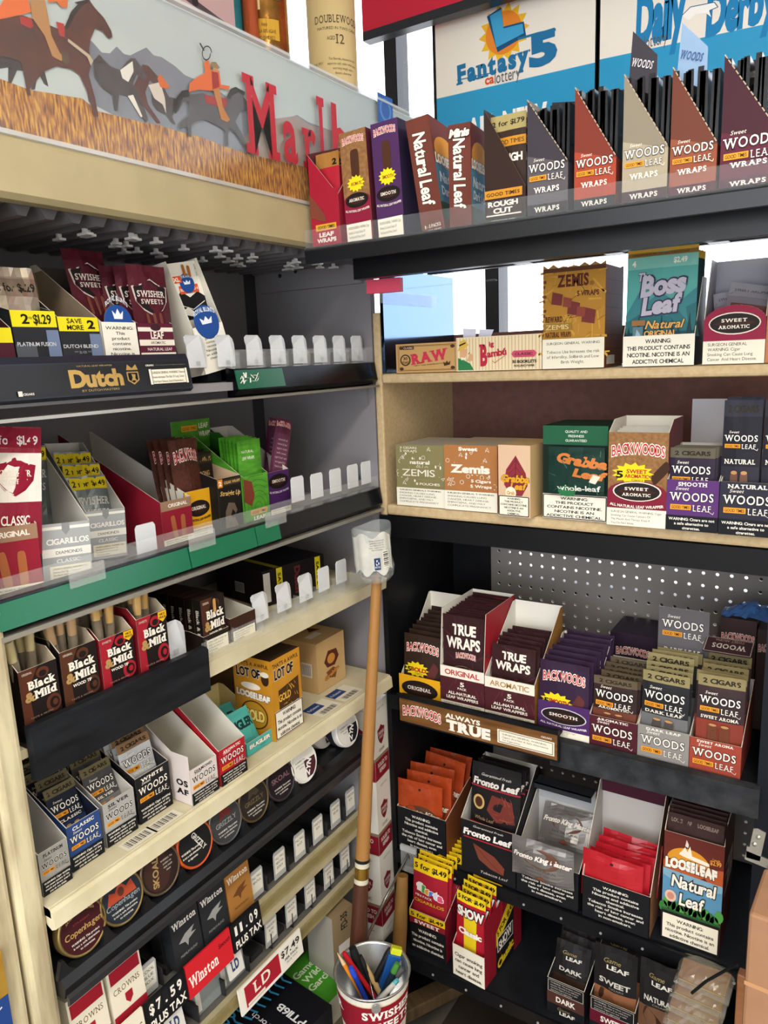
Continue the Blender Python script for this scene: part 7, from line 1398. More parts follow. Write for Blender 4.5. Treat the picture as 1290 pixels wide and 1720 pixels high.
# black carton lying on its side at the far end
a_ = Zp(398, 985, Z3b); c_ = Zp(480, 992, Z3b)
def dl_front(P):
    P.r(0, 0, 1, 1, '191316'); P.r(0.02, 0.10, 0.12, 0.92, 'd9d6d0'); P.r(0.22, 0.02, 0.31, 0.98, 'e0cf22'); P.t('SAVE 2', 0.265, 0.5, 0.7*P.h/P.w, 0.10, '1c1a12', b=0.03, rot=-90); P.t('Dutch', 0.55, 0.5, 0.75*P.h/P.w, 0.20, '6a2a30', b=0.05, rot=-90); P.r(0.84, 0.02, 0.93, 0.98, 'e0cf22'); P.t('SAVE 2', 0.885, 0.5, 0.7*P.h/P.w, 0.10, '1c1a12', b=0.03, rot=-90)
def dl_left(P):
    P.r(0, 0, 1, 1, '1d1318'); P.r(0.42, 0.25, 0.62, 0.55, 'b5b2ac')
    for q in range(9): P.r(0.43+q*0.02, 0.28, 0.437+q*0.02, 0.52, '2a2a2a'); P.k -= 1
def dl_top(P): P.r(0, 0, 1, 1, '17181c'); P.r(0.2, 0.0, 0.28, 1, 'a89a2a')
carton('cigar_carton', 'black carton lying on its side with yellow SAVE bands, far end of third shelf', 'cigar box', (-0.085, -0.262, Z3b), (0, 0, math.radians(80)), box_mesh(0.150, 0.14, 0.066, '191316', front=dl_front, leftart=dl_left, top=dl_top))

# ================================================================ cabinet, fourth shelf
Z4 = 0.8731
def w4(flav, bg, ink, outl, gold=True, bw='15161a'):
    def f(P):
        P.r(0, 0, 1, 1, bg); P.t(flav, 0.5, 0.90, 0.66, 0.075, ink, b=0.03, slab=True); P.woods(0.5, 0.63, 0.86, c=ink, o=outl); P.warn(0, 0, 1, 0.34, bw, 'eeeae2', ['WARNING: Cigar smoking', 'can cause cancers of the', 'mouth and throat, even if', 'you do not inhale.'], b=0.015)
    return f
X4 = -0.001
SILV = mat('a3a19c', rough=0.45, noise=0.5, nscale=14, h2='94928e', stretch=(9, 1, 1))
row4 = [((72, 1500), (124, 1480), 1437, 'PLATINUM', SILV, '1c1a1e', 'd8d6d2', 'grey woodgrain PLATINUM carton beside the cabinet post on the fourth shelf', 'c9c7c2', 0, '15161a', 0.13),
        ((121, 1465), (177, 1430), 1392, 'CLASSIC', '2c4780', 'efeae0', '141a2a', 'royal blue CLASSIC carton on the fourth cabinet shelf', '1c2438', 6, '15161a', 0.12),
        ((180, 1423), (233, 1391), 1354, 'SILVER', 'a9a8a6', '1c1a1e', 'e0deda', 'pale silver carton of small pouches beside the royal blue one', 'cfcdc8', 5, '15161a', 0.12),
        ((235, 1383), (291, 1347), 1310, 'WHITE', '1d1c20', 'efeae0', '141416', 'black carton reading WHITE on the fourth cabinet shelf', '2a2a2e', 7, '15161a', 0.12),
        ((324, 1355), (369, 1322), 1296, 'DIAMOND', 'd9cfcc', '1c1a1e', 'f2eeea', 'pinkish white DIAMOND carton with open white inner', 'dedad0', 0, '15161a', 0.135),
        ((372, 1322), (416, 1292), 1263, 'AROMATIC', 'b01f2c', 'f2ece4', '3a0f14', 'bright red AROMATIC carton with tall white inner walls', 'dedad0', 0, '15161a', 0.15)]
for k, (bl, br, tpx, fl, bg, ink, outl, lab, inn, npz, bw, hb) in enumerate(row4):
    a = Zp(bl[0], bl[1], Z4); c = Zp(br[0], br[1], Z4); x = 0.5*(a.x+c.x)
    x = max(min(x, 0.014), -0.02)
    a = Xp(bl[0], bl[1], x); c = Xp(br[0], br[1], x); w_ = c.y-a.y; p = Vector((x, a.y, Z4)); H_ = hgt(p, tpx)
    la = None
    if fl == 'DIAMOND': la = lambda P: (P.r(0, 0, 1, 1, 'd9cfcc'), P.t('OS', 0.72, 0.42, 0.4, 0.12, '1c1a1e', b=0.05, slab=True), P.t('AF', 0.72, 0.24, 0.4, 0.11, '1c1a1e', b=0.05, slab=True))
    ct = carton('cigar_carton', lab, 'cigar box', p, (0, 0, QY), carton_mesh(w_-0.0015, 0.15, H_, hb, bg, front=w4(fl, bg, ink, outl, bw=bw), inner=inn, slope=0.9, leftart=None))
    if la:
        m = MB(); la(Paint(m, (-0.0002, 0.06, 0), (0, -1, 0), (0, 0, 1), 0.06, 0.078)); m.build('side_print', ct)
    if npz:
        hz = {'CLASSIC': '1a2030', 'SILVER': '3a3a3c', 'WHITE': '6a6a70'}[fl]
        o = pouch_mesh(w_-0.006, 0.098 if fl != 'WHITE' else 0.105, 0.005, mat(hz, rough=0.3), wl(fl, {'CLASSIC': '24365c', 'SILVER': '77777a', 'WHITE': '9aa0a8'}[fl], hz={'CLASSIC': '1a2030', 'SILVER': '4a4a4c', 'WHITE': 'c9ccd0'}[fl], band='6e6446' if fl != 'WHITE' else '8a6a4a'), 120+k, wav=0.001).build('cigar_pouch')
        lab2 = {'CLASSIC': 'dark blue twin cigar pouch sagging in the royal blue CLASSIC carton', 'SILVER': 'grey twin cigar pouch in the pale silver carton', 'WHITE': 'pale grey twin cigar pouch in the black carton reading WHITE'}[fl]
        fan(o, ct, npz, (w_/2, 0.012, 0.006), (w_/2-0.003, 0.105, 0.030), 0.35 if fl != 'WHITE' else 0.25, 0.45 if fl != 'WHITE' else 0.12, lab2, 'twin pouches in the %s carton' % {'CLASSIC': 'royal blue', 'SILVER': 'pale silver', 'WHITE': 'black'}[fl], yaw=0.08, jx=0.003)
    if fl == 'CLASSIC':
        q = pouch_mesh(w_, 0.115, 0.003, '1b2236', lambda P: (P.r(0, 0, 1, 1, '1b2236'), P.woods(0.5, 0.72, 0.86), P.t('CLASSIC', 0.5, 0.48, 0.7, 0.06, 'c9ccd4', b=0.02), P.cigar(0.4, 0.22, 0.08, 0.18, '5a4a44'), P.cigar(0.62, 0.22, 0.08, 0.18, '5a4a44')), 131).build('header_card', ct, (w_*0.42, 0.13, 0.03)); 
p, w_, r_ = lput((417, 1290), (460, 1257), 0, x=-0.012); p.z = Z4
TEAL = '4fb0ac'
def bug(P): P.r(0, 0, 1, 1, TEAL); P.t('BUGLER', 0.5, 0.62, 0.90, 0.30, 'efeae0', b=0.05, o='1a3a3c', ow=0.05); P.t('- ORIGINAL -', 0.6, 0.30, 0.55, 0.07, '1a3a3c', b=0.02); P.t('ROLL YOUR OWN', 0.5, 0.14, 0.5, 0.05, '1a3a3c')
cbg = carton('tobacco_carton', 'low teal BUGLER tobacco carton on the fourth cabinet shelf', 'tobacco box', p, (0, 0, r_), carton_mesh(w_, 0.12, hgt(p, 1251), 0.080, TEAL, front=bug, inner='d9c98e', slope=0.9))
o = pouch_mesh(w_-0.006, 0.060, 0.010, TEAL, lambda P: (P.r(0, 0, 1, 1, TEAL), P.t('BUGLER', 0.5, 0.6, 0.9, 0.25, '1a3a3c', b=0.05)), 133).build('tobacco_pouch')
fan(o, cbg, 2, (w_*0.4, 0.022, 0.004), (w_*0.35, 0.055, 0.008), 0.5, 0.7, 'teal pouch lying inside the low teal carton', 'teal pouches', yaw=0.2)
# gold carton
p, w_, r_ = lput((464, 1245), (511, 1207), 0, x=0.0); p.z = Z4; p.x = -0.004; p.y += 0.003; w_ = 0.076
HX = hgt(p, 1112)
GLDC = mat('d0952a', rough=0.35, noise=0.4, nscale=20, h2='bd8220')
def goldf(P):
    P.r(0, 0, 1, 1, GLDC); P.t("THAT'S A AWFUL", 0.5, 0.92, 0.88, 0.05, '2a2018', b=0.02); P.t('LOT OF', 0.42, 0.81, 0.62, 0.12, '231a14', b=0.05, o='efe6d4', ow=0.04); P.p([(0.2, 0.30), (0.9, 0.30), (0.9, 0.66), (0.2, 0.60)], '4a3018'); P.specks(14, 'd9a83a', 3, 0.2, 0.25, 0.33, 0.85, 0.6); P.t('GOLD', 0.4, 0.5, 0.4, 0.09, 'e3b24a', b=0.03)
    P.warn(0.03, 0.01, 0.98, 0.36, 'eee9dd', '1a1818', ['WARNING:', 'This product contains', 'nicotine. Nicotine is an', 'addictive chemical.'], frame='16161a')
def goldl(P):
    P.r(0, 0, 1, 1, GLDC); P.t("THAT'S A AWFUL", 0.5, 0.92, 0.88, 0.045, '2a2018', b=0.02); P.t('LOT OF', 0.40, 0.81, 0.62, 0.11, '231a14', b=0.05, o='efe6d4', ow=0.04); P.e(0.84, 0.76, 0.10, 0.08, '3a2418'); P.e(0.84, 0.82, 0.11, 0.035, 'e3dccb'); P.e(0.45, 0.64, 0.26, 0.045, 'efe6d4'); P.t('LOOSELEAF', 0.5, 0.53, 0.86, 0.075, 'efe9dc', b=0.08, o='3a1a14', ow=0.03, rot=-3); P.e(0.5, 0.28, 0.36, 0.18, '4a3018'); P.e(0.5, 0.28, 0.33, 0.165, 'b5851e'); P.t('GOLD', 0.5, 0.28, 0.52, 0.13, 'f0d27a', b=0.05, o='4a3018', ow=0.04)
    for q in range(8): P.line([(0.06+0.10*q, 0.06), (0.10+0.10*q, 0.03), (0.14+0.10*q, 0.06)], 0.0008, '8a6418'); P.k -= 1
carton('wrap_carton', 'gold wrap carton reading THATS A AWFUL LOT OF, with white warning panel', 'cigar box', p, (0, 0, QY), box_mesh(w_, 0.085, HX, GLDC, front=goldf, leftart=goldl, topc='3a2a1c'))
TAN = mat('c9a876', rough=0.55, noise=0.4, nscale=20, h2='c09d6b')
def tanf(P):
    P.r(0, 0, 1, 1, TAN); P.p([(0.25, 0.55), (0.40, 0.75), (0.70, 0.72), (0.78, 0.55), (0.62, 0.40), (0.35, 0.42)], '5a2a20'); P.e(0.5, 0.57, 0.14, 0.10, 'c98a3a'); P.p([(0.30, 0.34), (0.40, 0.20), (0.62, 0.14), (0.70, 0.30), (0.55, 0.38)], '7a4a2a'); P.t('Grabba', 0.5, 0.27, 0.5, 0.08, 'c98a3a', b=0.05, o='3a1a10', rot=15)
def tanl(P):
    P.r(0, 0, 1, 1, TAN); P.r(0.55, 0.30, 0.85, 0.58, 'e3dccb')
    for q in range(10): P.r(0.57+q*0.026, 0.33, 0.58+q*0.026, 0.55, '2a2a2a'); P.k -= 1
p = Vector((-0.052, -0.163, Z4))
carton('tobacco_box', 'tan cardboard box with brown leaf emblem and barcode on the fourth shelf', 'tobacco box', p, (0, 0, QY+0.0), box_mesh(0.090, 0.085, hgt(p, 1083), TAN, front=tanf, leftart=tanl, top=lambda P: (P.r(0, 0, 1, 1, TAN), P.r(0.2, 0.3, 0.6, 0.5, 'd9d2c0'), P.p([(0.5, 0.6), (0.8, 0.5), (0.7, 0.85)], '5a2a20'))))
carton('tobacco_box', 'plain tan cardboard box behind the gold wrap carton', 'tobacco box', (-0.16, -0.27, Z4), (0, 0, QY), box_mesh(0.10, 0.08, 0.105, 'b39566'))

# ================================================================ dip cans in the black rack
def can(label, y, lidc, rimc, art, lt=0.22, z=0.8135, x=0.013):
    r = empty('dip_can', (x, y, z), (0, PI/2-lt, 0), label=label, cat='can')
    b = MB(); b.lathe([(0.0001, -0.028), (0.031, -0.028), (0.0335, -0.025), (0.0335, -0.012)], rimc, n=40); b.build('can_base', r)
    b = MB(); b.lathe([(0.0345, -0.0118), (0.0345, -0.002), (0.0335, 0.0), (0.0315, 0.0005), (0.0310, -0.0006), (0.0001, -0.0006)], lidc, n=40); lid = b.build('lid', r)
    b = MB(); U = Vector((0, 1, 0)); V = Vector((-1, 0, 0)); P = Paint(b, (0.0305, -0.0305, -0.0005), U, V, 0.061, 0.061); art(P); b.build('lid_print', lid)
    return r
def disc(c): return lambda P: P.e(0.5, 0.5, 0.5, 0.5, c, n=40)
GRM = mat('8f7a4a', rough=0.3, metal=0.7)
def wtxt(P, v=0.30, c='d9d4cc'): P.lines(['WARNING: This product', 'is not a safe alternative', 'to cigarettes'], 0.5, v, 0.66, 0.045, c, gap=1.8, b=0.02)
def cop1(P): P.e(0.5, 0.5, 0.5, 0.5, '3c1218', n=40); P.t('SATISFACTION SINCE 1822', 0.5, 0.76, 0.66, 0.055, 'b5945a', b=0.02, arch=0.10); P.t('Copenhagen', 0.5, 0.50, 0.86, 0.13, 'b5945a', b=0.01, it=0.1); P.t('STRAIGHT', 0.5, 0.66, 0.4, 0.04, 'a03a3a'); wtxt(P)
def cop2(P): P.e(0.5, 0.5, 0.5, 0.5, '232a34', n=40); P.p([(0.12, 0.5), (0.88, 0.5), (0.80, 0.78), (0.65, 0.70), (0.5, 0.88), (0.36, 0.70), (0.22, 0.76)], 'a8452c'); P.e(0.5, 0.66, 0.08, 0.10, '5a3024'); P.t('Copenhagen', 0.5, 0.46, 0.86, 0.12, '8f969c', b=0.01, it=0.1); wtxt(P)
def skoal(c1, c2):
    def f(P): P.e(0.5, 0.5, 0.5, 0.5, c1, n=40); P.e(0.4, 0.5, 0.36, 0.44, c2); P.t('SKOAL', 0.34, 0.5, 0.66, 0.16, 'a58a5c', b=0.03, rot=78); P.lines(['WARNING: This', 'product can', 'cause mouth', 'cancer'], 0.70, 0.66, 0.34, 0.045, 'd9d4cc', gap=1.8, rot=0)
    return f
def grizo(P): P.e(0.5, 0.5, 0.5, 0.5, '1b1b1c', n=40); P.t('GRIZZLY', 0.62, 0.52, 0.56, 0.13, 'd9d6d0', b=0.03, rot=-60); P.lines(['WARNING: This product', 'is not a safe alternative', 'to cigarettes'], 0.34, 0.44, 0.60, 0.05, 'd9d4cc', gap=1.9, b=0.04, rot=-60)
def grizg(c, t, acc):
    def f(P): P.e(0.5, 0.5, 0.5, 0.5, c, n=40); P.p([(0.3, 0.58), (0.38, 0.82), (0.6, 0.86), (0.74, 0.66), (0.6, 0.6), (0.5, 0.66)], acc); P.t('GRIZZLY', 0.5, 0.50, 0.7, 0.12, t, b=0.02); wtxt(P, 0.32)
    return f
def sk2(P): P.e(0.5, 0.5, 0.5, 0.5, '231a20', n=40); P.t('SKOAL', 0.5, 0.58, 0.72, 0.14, '7a5a64', b=0.02); wtxt(P, 0.34)
def zyn(bg, lo):
    def f(P): P.e(0.5, 0.5, 0.5, 0.5, bg, n=40); P.r(0.5, 0.05, 0.98, 0.55, lo); P.e(0.5, 0.5, 0.5, 0.5, bg, n=20, a0=90, a1=200); P.t('ZYN', 0.62, 0.34, 0.44, 0.18, 'efeeea' if lo != 'd9d6d0' else '1d1d22', b=0.05, rot=60); P.lines(['WARNING: This', 'product contains', 'nicotine'], 0.34, 0.62, 0.42, 0.05, '5a5a5e', gap=1.8, rot=60)
    return f
cy_ = [Xp(a, c_, 0.0).y for a, c_ in ((117, 1575), (184, 1524), (250, 1478), (309, 1434), (362, 1401), (410, 1365), (456, 1331), (495, 1296), (573, 1245))]
YO = 0.012
can('dip can with dark red lid, first in the rack beside the cabinet post', cy_[0]+YO, GRM, '2a1618', cop1)
can('dip can with navy lid showing an orange sunset scene', cy_[1]+YO, GRM, '1a1a1e', cop2)
can('dip can with brown lid and lettering running upward, brass rim', cy_[2]+YO, mat('6a5a4a', rough=0.3, metal=0.6), '3a1a20', skoal('2a1c1a', '3c2620'))
can('dip can with orange rim and slanted white lettering', cy_[3]+YO, mat('c4501e', rough=0.3), '2a2420', grizo)
can('dip can with grey bear lid and steel rim', cy_[4]+YO, mat('6a6c6e', rough=0.3, metal=0.7), '1c1c1e', grizg('3a3c3e', '8a8c8e', '6a2a24'))
can('dip can with dark bear lid and bronze rim', cy_[5]+YO, mat('7a6448', rough=0.3, metal=0.7), '1c1c1e', grizg('2a2420', '6a5a40', '4a4034'))
can('dip can with black purple lid and barcode side', cy_[6]+YO, mat('4a464a', rough=0.3, metal=0.6), '3a2028', sk2)
can('white nicotine pouch can with red and dark panel', cy_[7]+YO, mat('e6e4de', rough=0.4), 'dedcd6', zyn('e6e4de', '4a2430'))
can('white nicotine pouch can with black panel at the far end of the rack', cy_[8]+YO, mat('e0dedA', rough=0.4), '2a2a34', zyn('dedcd8', '1d1d26'), x=0.008)
can('second white nicotine pouch can just behind the last one', cy_[8]-0.014, mat('d9d6d4', rough=0.4), 'c9c6c4', zyn('d9d4d2', '5a2a34'), x=-0.03, z=0.8135)

# ================================================================ cigarette packs
Z5 = 0.6135
def crown(P): P.r(0, 0, 1, 1, 'e9e2d0'); P.r(0.06, 0.68, 0.95, 0.90, 'a01c2e'); P.t('CROWNS', 0.5, 0.54, 0.80, 0.10, '6a5034', b=0.0, slab=True); P.p([(0.40, 0.42), (0.62, 0.42), (0.62, 0.30), (0.51, 0.22), (0.40, 0.30)], 'a01c2e'); P.r(0, 0.0, 1, 0.16, 'a01c2e')
def crownt(P): P.r(0, 0, 1, 1, 'e3dcc8'); P.t('CROWNS', 0.5, 0.5, 0.8, 0.42, '6a5034', slab=True)
def wins(bg, ink='e9e6e0', acc='9a9a98'):
    def f(P): P.r(0, 0, 1, 1, bg); P.t('Winston', 0.5, 0.76, 0.84, 0.12, ink, b=0.03, slab=True); P.p([(0.2, 0.42), (0.45, 0.52), (0.8, 0.56), (0.66, 0.46), (0.84, 0.44), (0.55, 0.38), (0.5, 0.28), (0.42, 0.38)], acc); P.t('PREMIUM BLEND', 0.5, 0.18, 0.6, 0.045, acc)
    return f
def winst(bg, ink): return lambda P: (P.r(0, 0, 1, 1, bg), P.t('Winston', 0.5, 0.5, 0.75, 0.45, ink, slab=True))
def pack(label, y, x, z, bg, front, top, lean=-0.10, group=None, side=None):
    o = box_mesh(0.054, 0.022, 0.088, bg, front=front, top=top, sidec=side); return carton('cigarette_pack', label, 'cigarette pack', (x, y, z), (lean, 0, QY), o, group)
DK = mat('2a2c30', rough=0.2); TN = mat('a8743a', rough=0.25)
yc0, yc1 = Xp(105, 1672, -0.02).y, Xp(178, 1625, -0.02).y
pack('white and red crest cigarette pack nearest the cabinet post', -0.768, 0.002, Z5+0.012, 'e6dfcc', crown, crownt)
pack('white and red crest cigarette pack beside the blank price tab', -0.708, 0.002, Z5+0.012, 'e6dfcc', crown, crownt)
pack('white and red crest pack half hidden behind the one nearest the post', -0.768, -0.026, Z5+0.012, 'e6dfcc', crown, crownt)
pack('charcoal eagle cigarette pack, the one nearer the tabbed gap', -0.598, 0.000, Z5+0.012, DK, wins('2a2c30'), winst('33353a', '9a9a9c'))
pack('charcoal eagle cigarette pack beside the tan one', -0.541, 0.000, Z5+0.012, DK, wins('2a2c30'), winst('33353a', '9a9a9c'))
pack('tan eagle cigarette pack', -0.484, 0.000, Z5+0.012, TN, wins('a8743a', 'efe6d4', '6a4420'), winst('9c6c36', 'd9c09a'))
pack('charcoal eagle pack standing behind the nearer charcoal one', -0.598, -0.028, Z5+0.012, DK, wins('2a2c30'), winst('33353a', '9a9a9c'))
Z6 = 0.5115
LDG = mat('8f9698', rough=0.25)
for i, y in enumerate((-0.555, -0.500)): pack(('grey cigarette pack under the red price sign, nearer the post', 'grey cigarette pack under the red price sign, next to the white sign')[i], y, -0.018, Z6-0.012, LDG, lambda P: (P.r(0, 0, 1, 1, '8f9698'), P.t('LD', 0.5, 0.7, 0.5, 0.16, 'e6e6e4', b=0.03), P.r(0.02, 0.05, 0.2, 0.5, 'd9d6d0')), lambda P: P.r(0, 0, 1, 1, 'a3a9ab'))
# price signs clipped to the amber lips
def sign(name, label, y0, y1, z0, z1, x, bg, art, tilt=0.0):
    b = MB(); b.box((0, 0, 0), (y1-y0, 0.003, z1-z0), bg); art(Paint(b, (0, -0.0001, 0), (1, 0, 0), (0, 0, 1), y1-y0, z1-z0))
    return tag(b.build(name, None, (x, y0, z0), (tilt, 0, QY)), label, 'price sign')
def at5(px0, px1, x): 
    a = Xp(px0[0], px0[1], x); c = Xp(px1[0], px1[1], x); return a.y, c.y
XS = 0.0205
def ptag(price):
    def f(P):
        P.r(0, 0, 1, 1, '141518')
        for i, ch in enumerate(price):
            if ch != ' ': P.r(0.07+i*0.17, 0.48, 0.22+i*0.17, 0.93, '1d1f23'); P.t(ch, 0.145+i*0.17, 0.70, 0.10 if ch != '.' else 0.035, 0.32, 'efece4', b=0.03)
        P.t('PLUS TAX', 0.5, 0.24, 0.86, 0.26, 'efece4', b=0.03)
    return f
y0_, y1_ = at5((247, 1700), (314, 1640), XS); sign('price_sign', 'black price sign reading $7.59 PLUS TAX', y0_, y1_, 0.590, 0.638, XS, '141518', ptag('$7.59'), -0.12)
y2_, y3_ = at5((316, 1650), (391, 1580), XS); sign('brand_sign', 'red brand sign between the two black price signs', y1_+0.002, y3_, 0.585, 0.638, XS, 'c8222c', lambda P: (P.r(0, 0, 1, 1, 'd0242e'), P.t('Winston', 0.36, 0.45, 0.62, 0.34, 'f2ece6', b=0.03, slab=True), P.t('Smooth', 0.84, 0.72, 0.26, 0.15, '6a0f18', b=0.02, it=0.2)), -0.12)
y4_, y5_ = at5((393, 1570), (440, 1530), XS); sign('price_sign', 'black price sign reading $11.09, at the far end of the red brand sign', y3_+0.002, y5_, 0.590, 0.638, XS, '141518', ptag('$11.09'[1:] if False else '11.09'), -0.12)
y6_, y7_ = at5((205, 1735), (244, 1702), XS); sign('brand_sign', 'cream brand sign cut off before the $7.59 price sign', y6_-0.02, y0_-0.003, 0.588, 0.638, XS, 'e6dfcc', lambda P: (P.r(0, 0, 1, 1, 'e9e2d0'), P.t('CROWNS', 0.5, 0.5, 0.9, 0.3, '6a5034', slab=True)), -0.12)
y8_, y9_ = at5((404, 1670), (509, 1585), 0.024)
def ld(P): P.r(0, 0, 1, 1, 'eeeae0'); P.r(0.08, 0.12, 0.62, 0.90, 'a81f30'); P.t('LD', 0.35, 0.58, 0.26, 0.42, 'efe6dc', b=0.02, slab=True); P.r(0.10, 0.14, 0.36, 0.24, 'e6dfd4'); P.t('$', 0.68, 0.70, 0.05, 0.26, '2a2824', b=0.02); P.t('7.49', 0.84, 0.70, 0.24, 0.26, '2a2824', b=0.02); P.t('PER PACK', 0.81, 0.42, 0.22, 0.10, '4a4844', b=0.02); P.t('PLUS TAX', 0.81, 0.27, 0.18, 0.08, '4a4844')
sign('price_sign', 'white framed price sign with red panel reading LD and $7.49', y8_, y9_, 0.474, 0.520, 0.024, 'eeeae0', ld, -0.12)
def ldt(P): P.r(0, 0, 1, 1, 'd9d8d2'); P.t('LD', 0.5, 0.5, 0.5, 0.42, '2a3f6a', b=0.05, slab=True)
for (pa_, lab, zz) in (((388, 1608), 'grey LD tab label hanging under the red brand sign', 0.548), ((286, 1716), 'grey LD tab label hanging under the $7.59 price sign', 0.548)):
    q = Xp(pa_[0], pa_[1], 0.018); sign('tab_label', lab, q.y-0.005, q.y+0.027, zz, zz+0.038, 0.018, 'd9d8d2', ldt, -0.2)

# ================================================================ cabinet floor
ZF = 0.2705
def eag(P):
    P.r(0, 0, 1, 1, mat('16161c', rough=0.25)); P.t('EAGLE', 0.10, 0.45, 0.30, 0.13, 'cfd2d8', b=0.0, rot=90); P.t('Single Torch', 0.36, 0.36, 0.62, 0.075, 'cfd2d8', b=0.01, rot=90); P.t('PT116B', 0.62, 0.30, 0.42, 0.10, 'e6e8ec', b=0.02, rot=90)
    for k in range(9):
        v = 0.80+0.02*(k % 2); u = 0.08+k*0.105
        P.line([(u, v+0.16), (u+0.03, v+0.04), (u-0.01, v-0.06), (u+0.02, v-0.18)], 0.0036, '3a9fd0'); P.e(u+0.03, v+0.06, 0.036, 0.07, '3a9fd0', n=12); P.k -= 1; P.e(u+0.03, v+0.06, 0.016, 0.036, '16161c', n=12); P.k -= 1
    P.k += 2
tb = box_mesh(0.155, 0.15, 0.085, '121218', top=eag, front=lambda P: (P.r(0, 0, 1, 1, '14141a'), P.t('Single Torch', 0.5, 0.5, 0.6, 0.3, 'cfd2d8')))
carton('torch_box', 'glossy black torch lighter box with blue flame pattern on the cabinet floor', 'box', (0.045, -0.475, ZF+0.005), (0, 0, math.radians(84)), tb)
b = MB(); b.bbox((0, 0, 0), (0.17, 0.12, 0.055), mat('d9d4c4', rough=0.6), 0.001); P = Paint(b, (0, 0, 0.0552), (1, 0, 0), (0, 1, 0), 0.17, 0.12); P.r(0, 0, 1, 1, '4aa02c'); P.lines(['Game', 'Wild', 'Garcia'], 0.30, 0.78, 0.34, 0.13, 'e3f0d4', gap=1.4, b=0.02)
tag(b.build('green_booklet', None, (0.030, -0.312, ZF), (0, 0, math.radians(86))), 'thick green covered stack of leaflets behind the torch box', 'leaflet stack')
b = box_mesh(0.055, 0.075, 0.135, mat('b3a994', rough=0.6), front=lambda P: (P.r(0, 0, 1, 1, '8f7a5c'), P.t('FD-35', 0.55, 0.84, 0.62, 0.13, '1d1a16', b=0.02, rot=90), P.r(0.25, 0.12, 0.92, 0.5, 'd9d6cc')), sidec='a8a498', topc='8f7a5c')
tag(b.build('cardboard_box', None, (0.012, -0.245, 0.327), (0, 0, math.radians(80))), 'small tan and grey cardboard box marked FD-35 on the green leaflets', 'box')

# ================================================================ corner: red and white cartons, pole, bucket
def swv(P): P.r(0, 0, 1, 1, 'e9e5dc'); P.r(0, 0.26, 1, 0.30, '8f7a62'); P.r(0, 0, 1, 0.26, '8a1a2c'); shield(P, 0.5, 0.56, 0.52, 0.26, '7a1a2a', '7a1a2a', tc='e6d9d4'); P.t('CLASSIC', 0.5, 0.37, 0.4, 0.04, '7a2a34'); P.lines(['ROLLED TO', 'REFRESH'], 0.5, 0.19, 0.66, 0.055, 'e6d9d4', gap=1.5, b=0.03); P.t('original taste', 0.5, 0.92, 0.5, 0.03, '9a8a84')
for k in range(4):
    z = 0.14+k*0.170
    o = box_mesh(0.075, 0.060, 0.168, 'e6e2d8', front=swv, side=swv, leftart=swv)
    carton('cigar_carton', ('lowest', 'second lowest', 'second from top', 'topmost')[k] + ' white and red shield carton in the stack behind the wooden pole', 'cigar box', (-0.070, -0.072, z), (0, 0, 0.10), o, None)
o = box_mesh(0.075, 0.065, 0.139, mat('17181c', rough=0.5)); tag(o.build('black_crate', None, (-0.07, -0.073, 0.0), (0, 0, 0.1)), 'black crate under the stack of white and red shield cartons', 'crate')
# pole with ferrule, cut bottle on its top
pt1 = CAM + _ray(633, 970)*1.375; pt2_ = CAM + _ray(618, 1440)*1.41; pt3_ = CAM + _ray(601, 1590)*1.42
dirp = (pt3_-pt1).normalized(); foot = pt1 + dirp*((pt1.z-0.0)/(-dirp.z))
cu = empty('wooden_pole', foot, label='wooden pole with brass ferrule and dark butt standing in the corner, bottle on top', cat='pole')
rel = lambda z: pt1 + dirp*((pt1.z-z)/(-dirp.z)) - foot
WD = mat('ad8049', rough=0.4, noise=0.5, nscale=14, h2='97683a', stretch=(1, 1, 0.15)); WDK = mat('5a3524', rough=0.35, noise=0.5, nscale=12, h2='43261a', stretch=(1, 1, 0.15))
zt = pt1.z; zf = pt2_.z
b = MB(); b.tube([rel(zt+0.02), rel((zt+zf)/2), rel(zf)], [0.0092, 0.0115, 0.0135], WD, n=16); b.build('shaft', cu)
b = MB(); b.tube([rel(zf-0.0002), rel(zf-0.006)], 0.0138, '1a1a1c', n=16); b.tube([rel(zf-0.006), rel(zf-0.015)], 0.0136, 'cfc8b4', n=16); b.tube([rel(zf-0.015), rel(zf-0.037)], 0.0136, mat('b08a3c', rough=0.25, metal=0.9), n=16); b.tube([rel(zf-0.037), rel(zf-0.046)], 0.0136, 'cfc8b4', n=16); b.build('ferrule', cu)
b = MB(); b.tube([rel(zf-0.0462), rel(0.25), rel(0.0)], [0.0140, 0.0185, 0.020], WDK, n=16); b.build('butt', cu)
bt = empty('cut_bottle', rel(zt-0.006)+foot, (0.05, -0.05, 0.6), label='crumpled clear plastic bottle with torn paper label stuck on top of the wooden pole', cat='bottle')
b = MB(); prof = [(0.011, 0.0), (0.026, 0.003), (0.032, 0.012), (0.034, 0.030), (0.031, 0.048), (0.033, 0.062), (0.034, 0.080), (0.036, 0.095), (0.035, 0.104)]
b.lathe(prof, mat('dfe6e8', rough=0.05, alpha=0.30, coat=1.0), n=36); R = random.Random(9)
b.xf(lambda x, y, z: (x*(1+0.05*math.sin(3*math.atan2(y, x)+z*60)), y*(1+0.05*math.sin(4*math.atan2(y, x)-z*40)), z+0.004*math.sin(2*math.atan2(y, x))*(z > 0.09))); b.build('bottle_wall', bt)
b = MB(); va = math.atan2(CAM.y-bt.location.y, CAM.x-bt.location.x)-0.6
LAB = mat('d3d1c8', rough=0.5, noise=0.4, nscale=30, h2='bdbdb8')
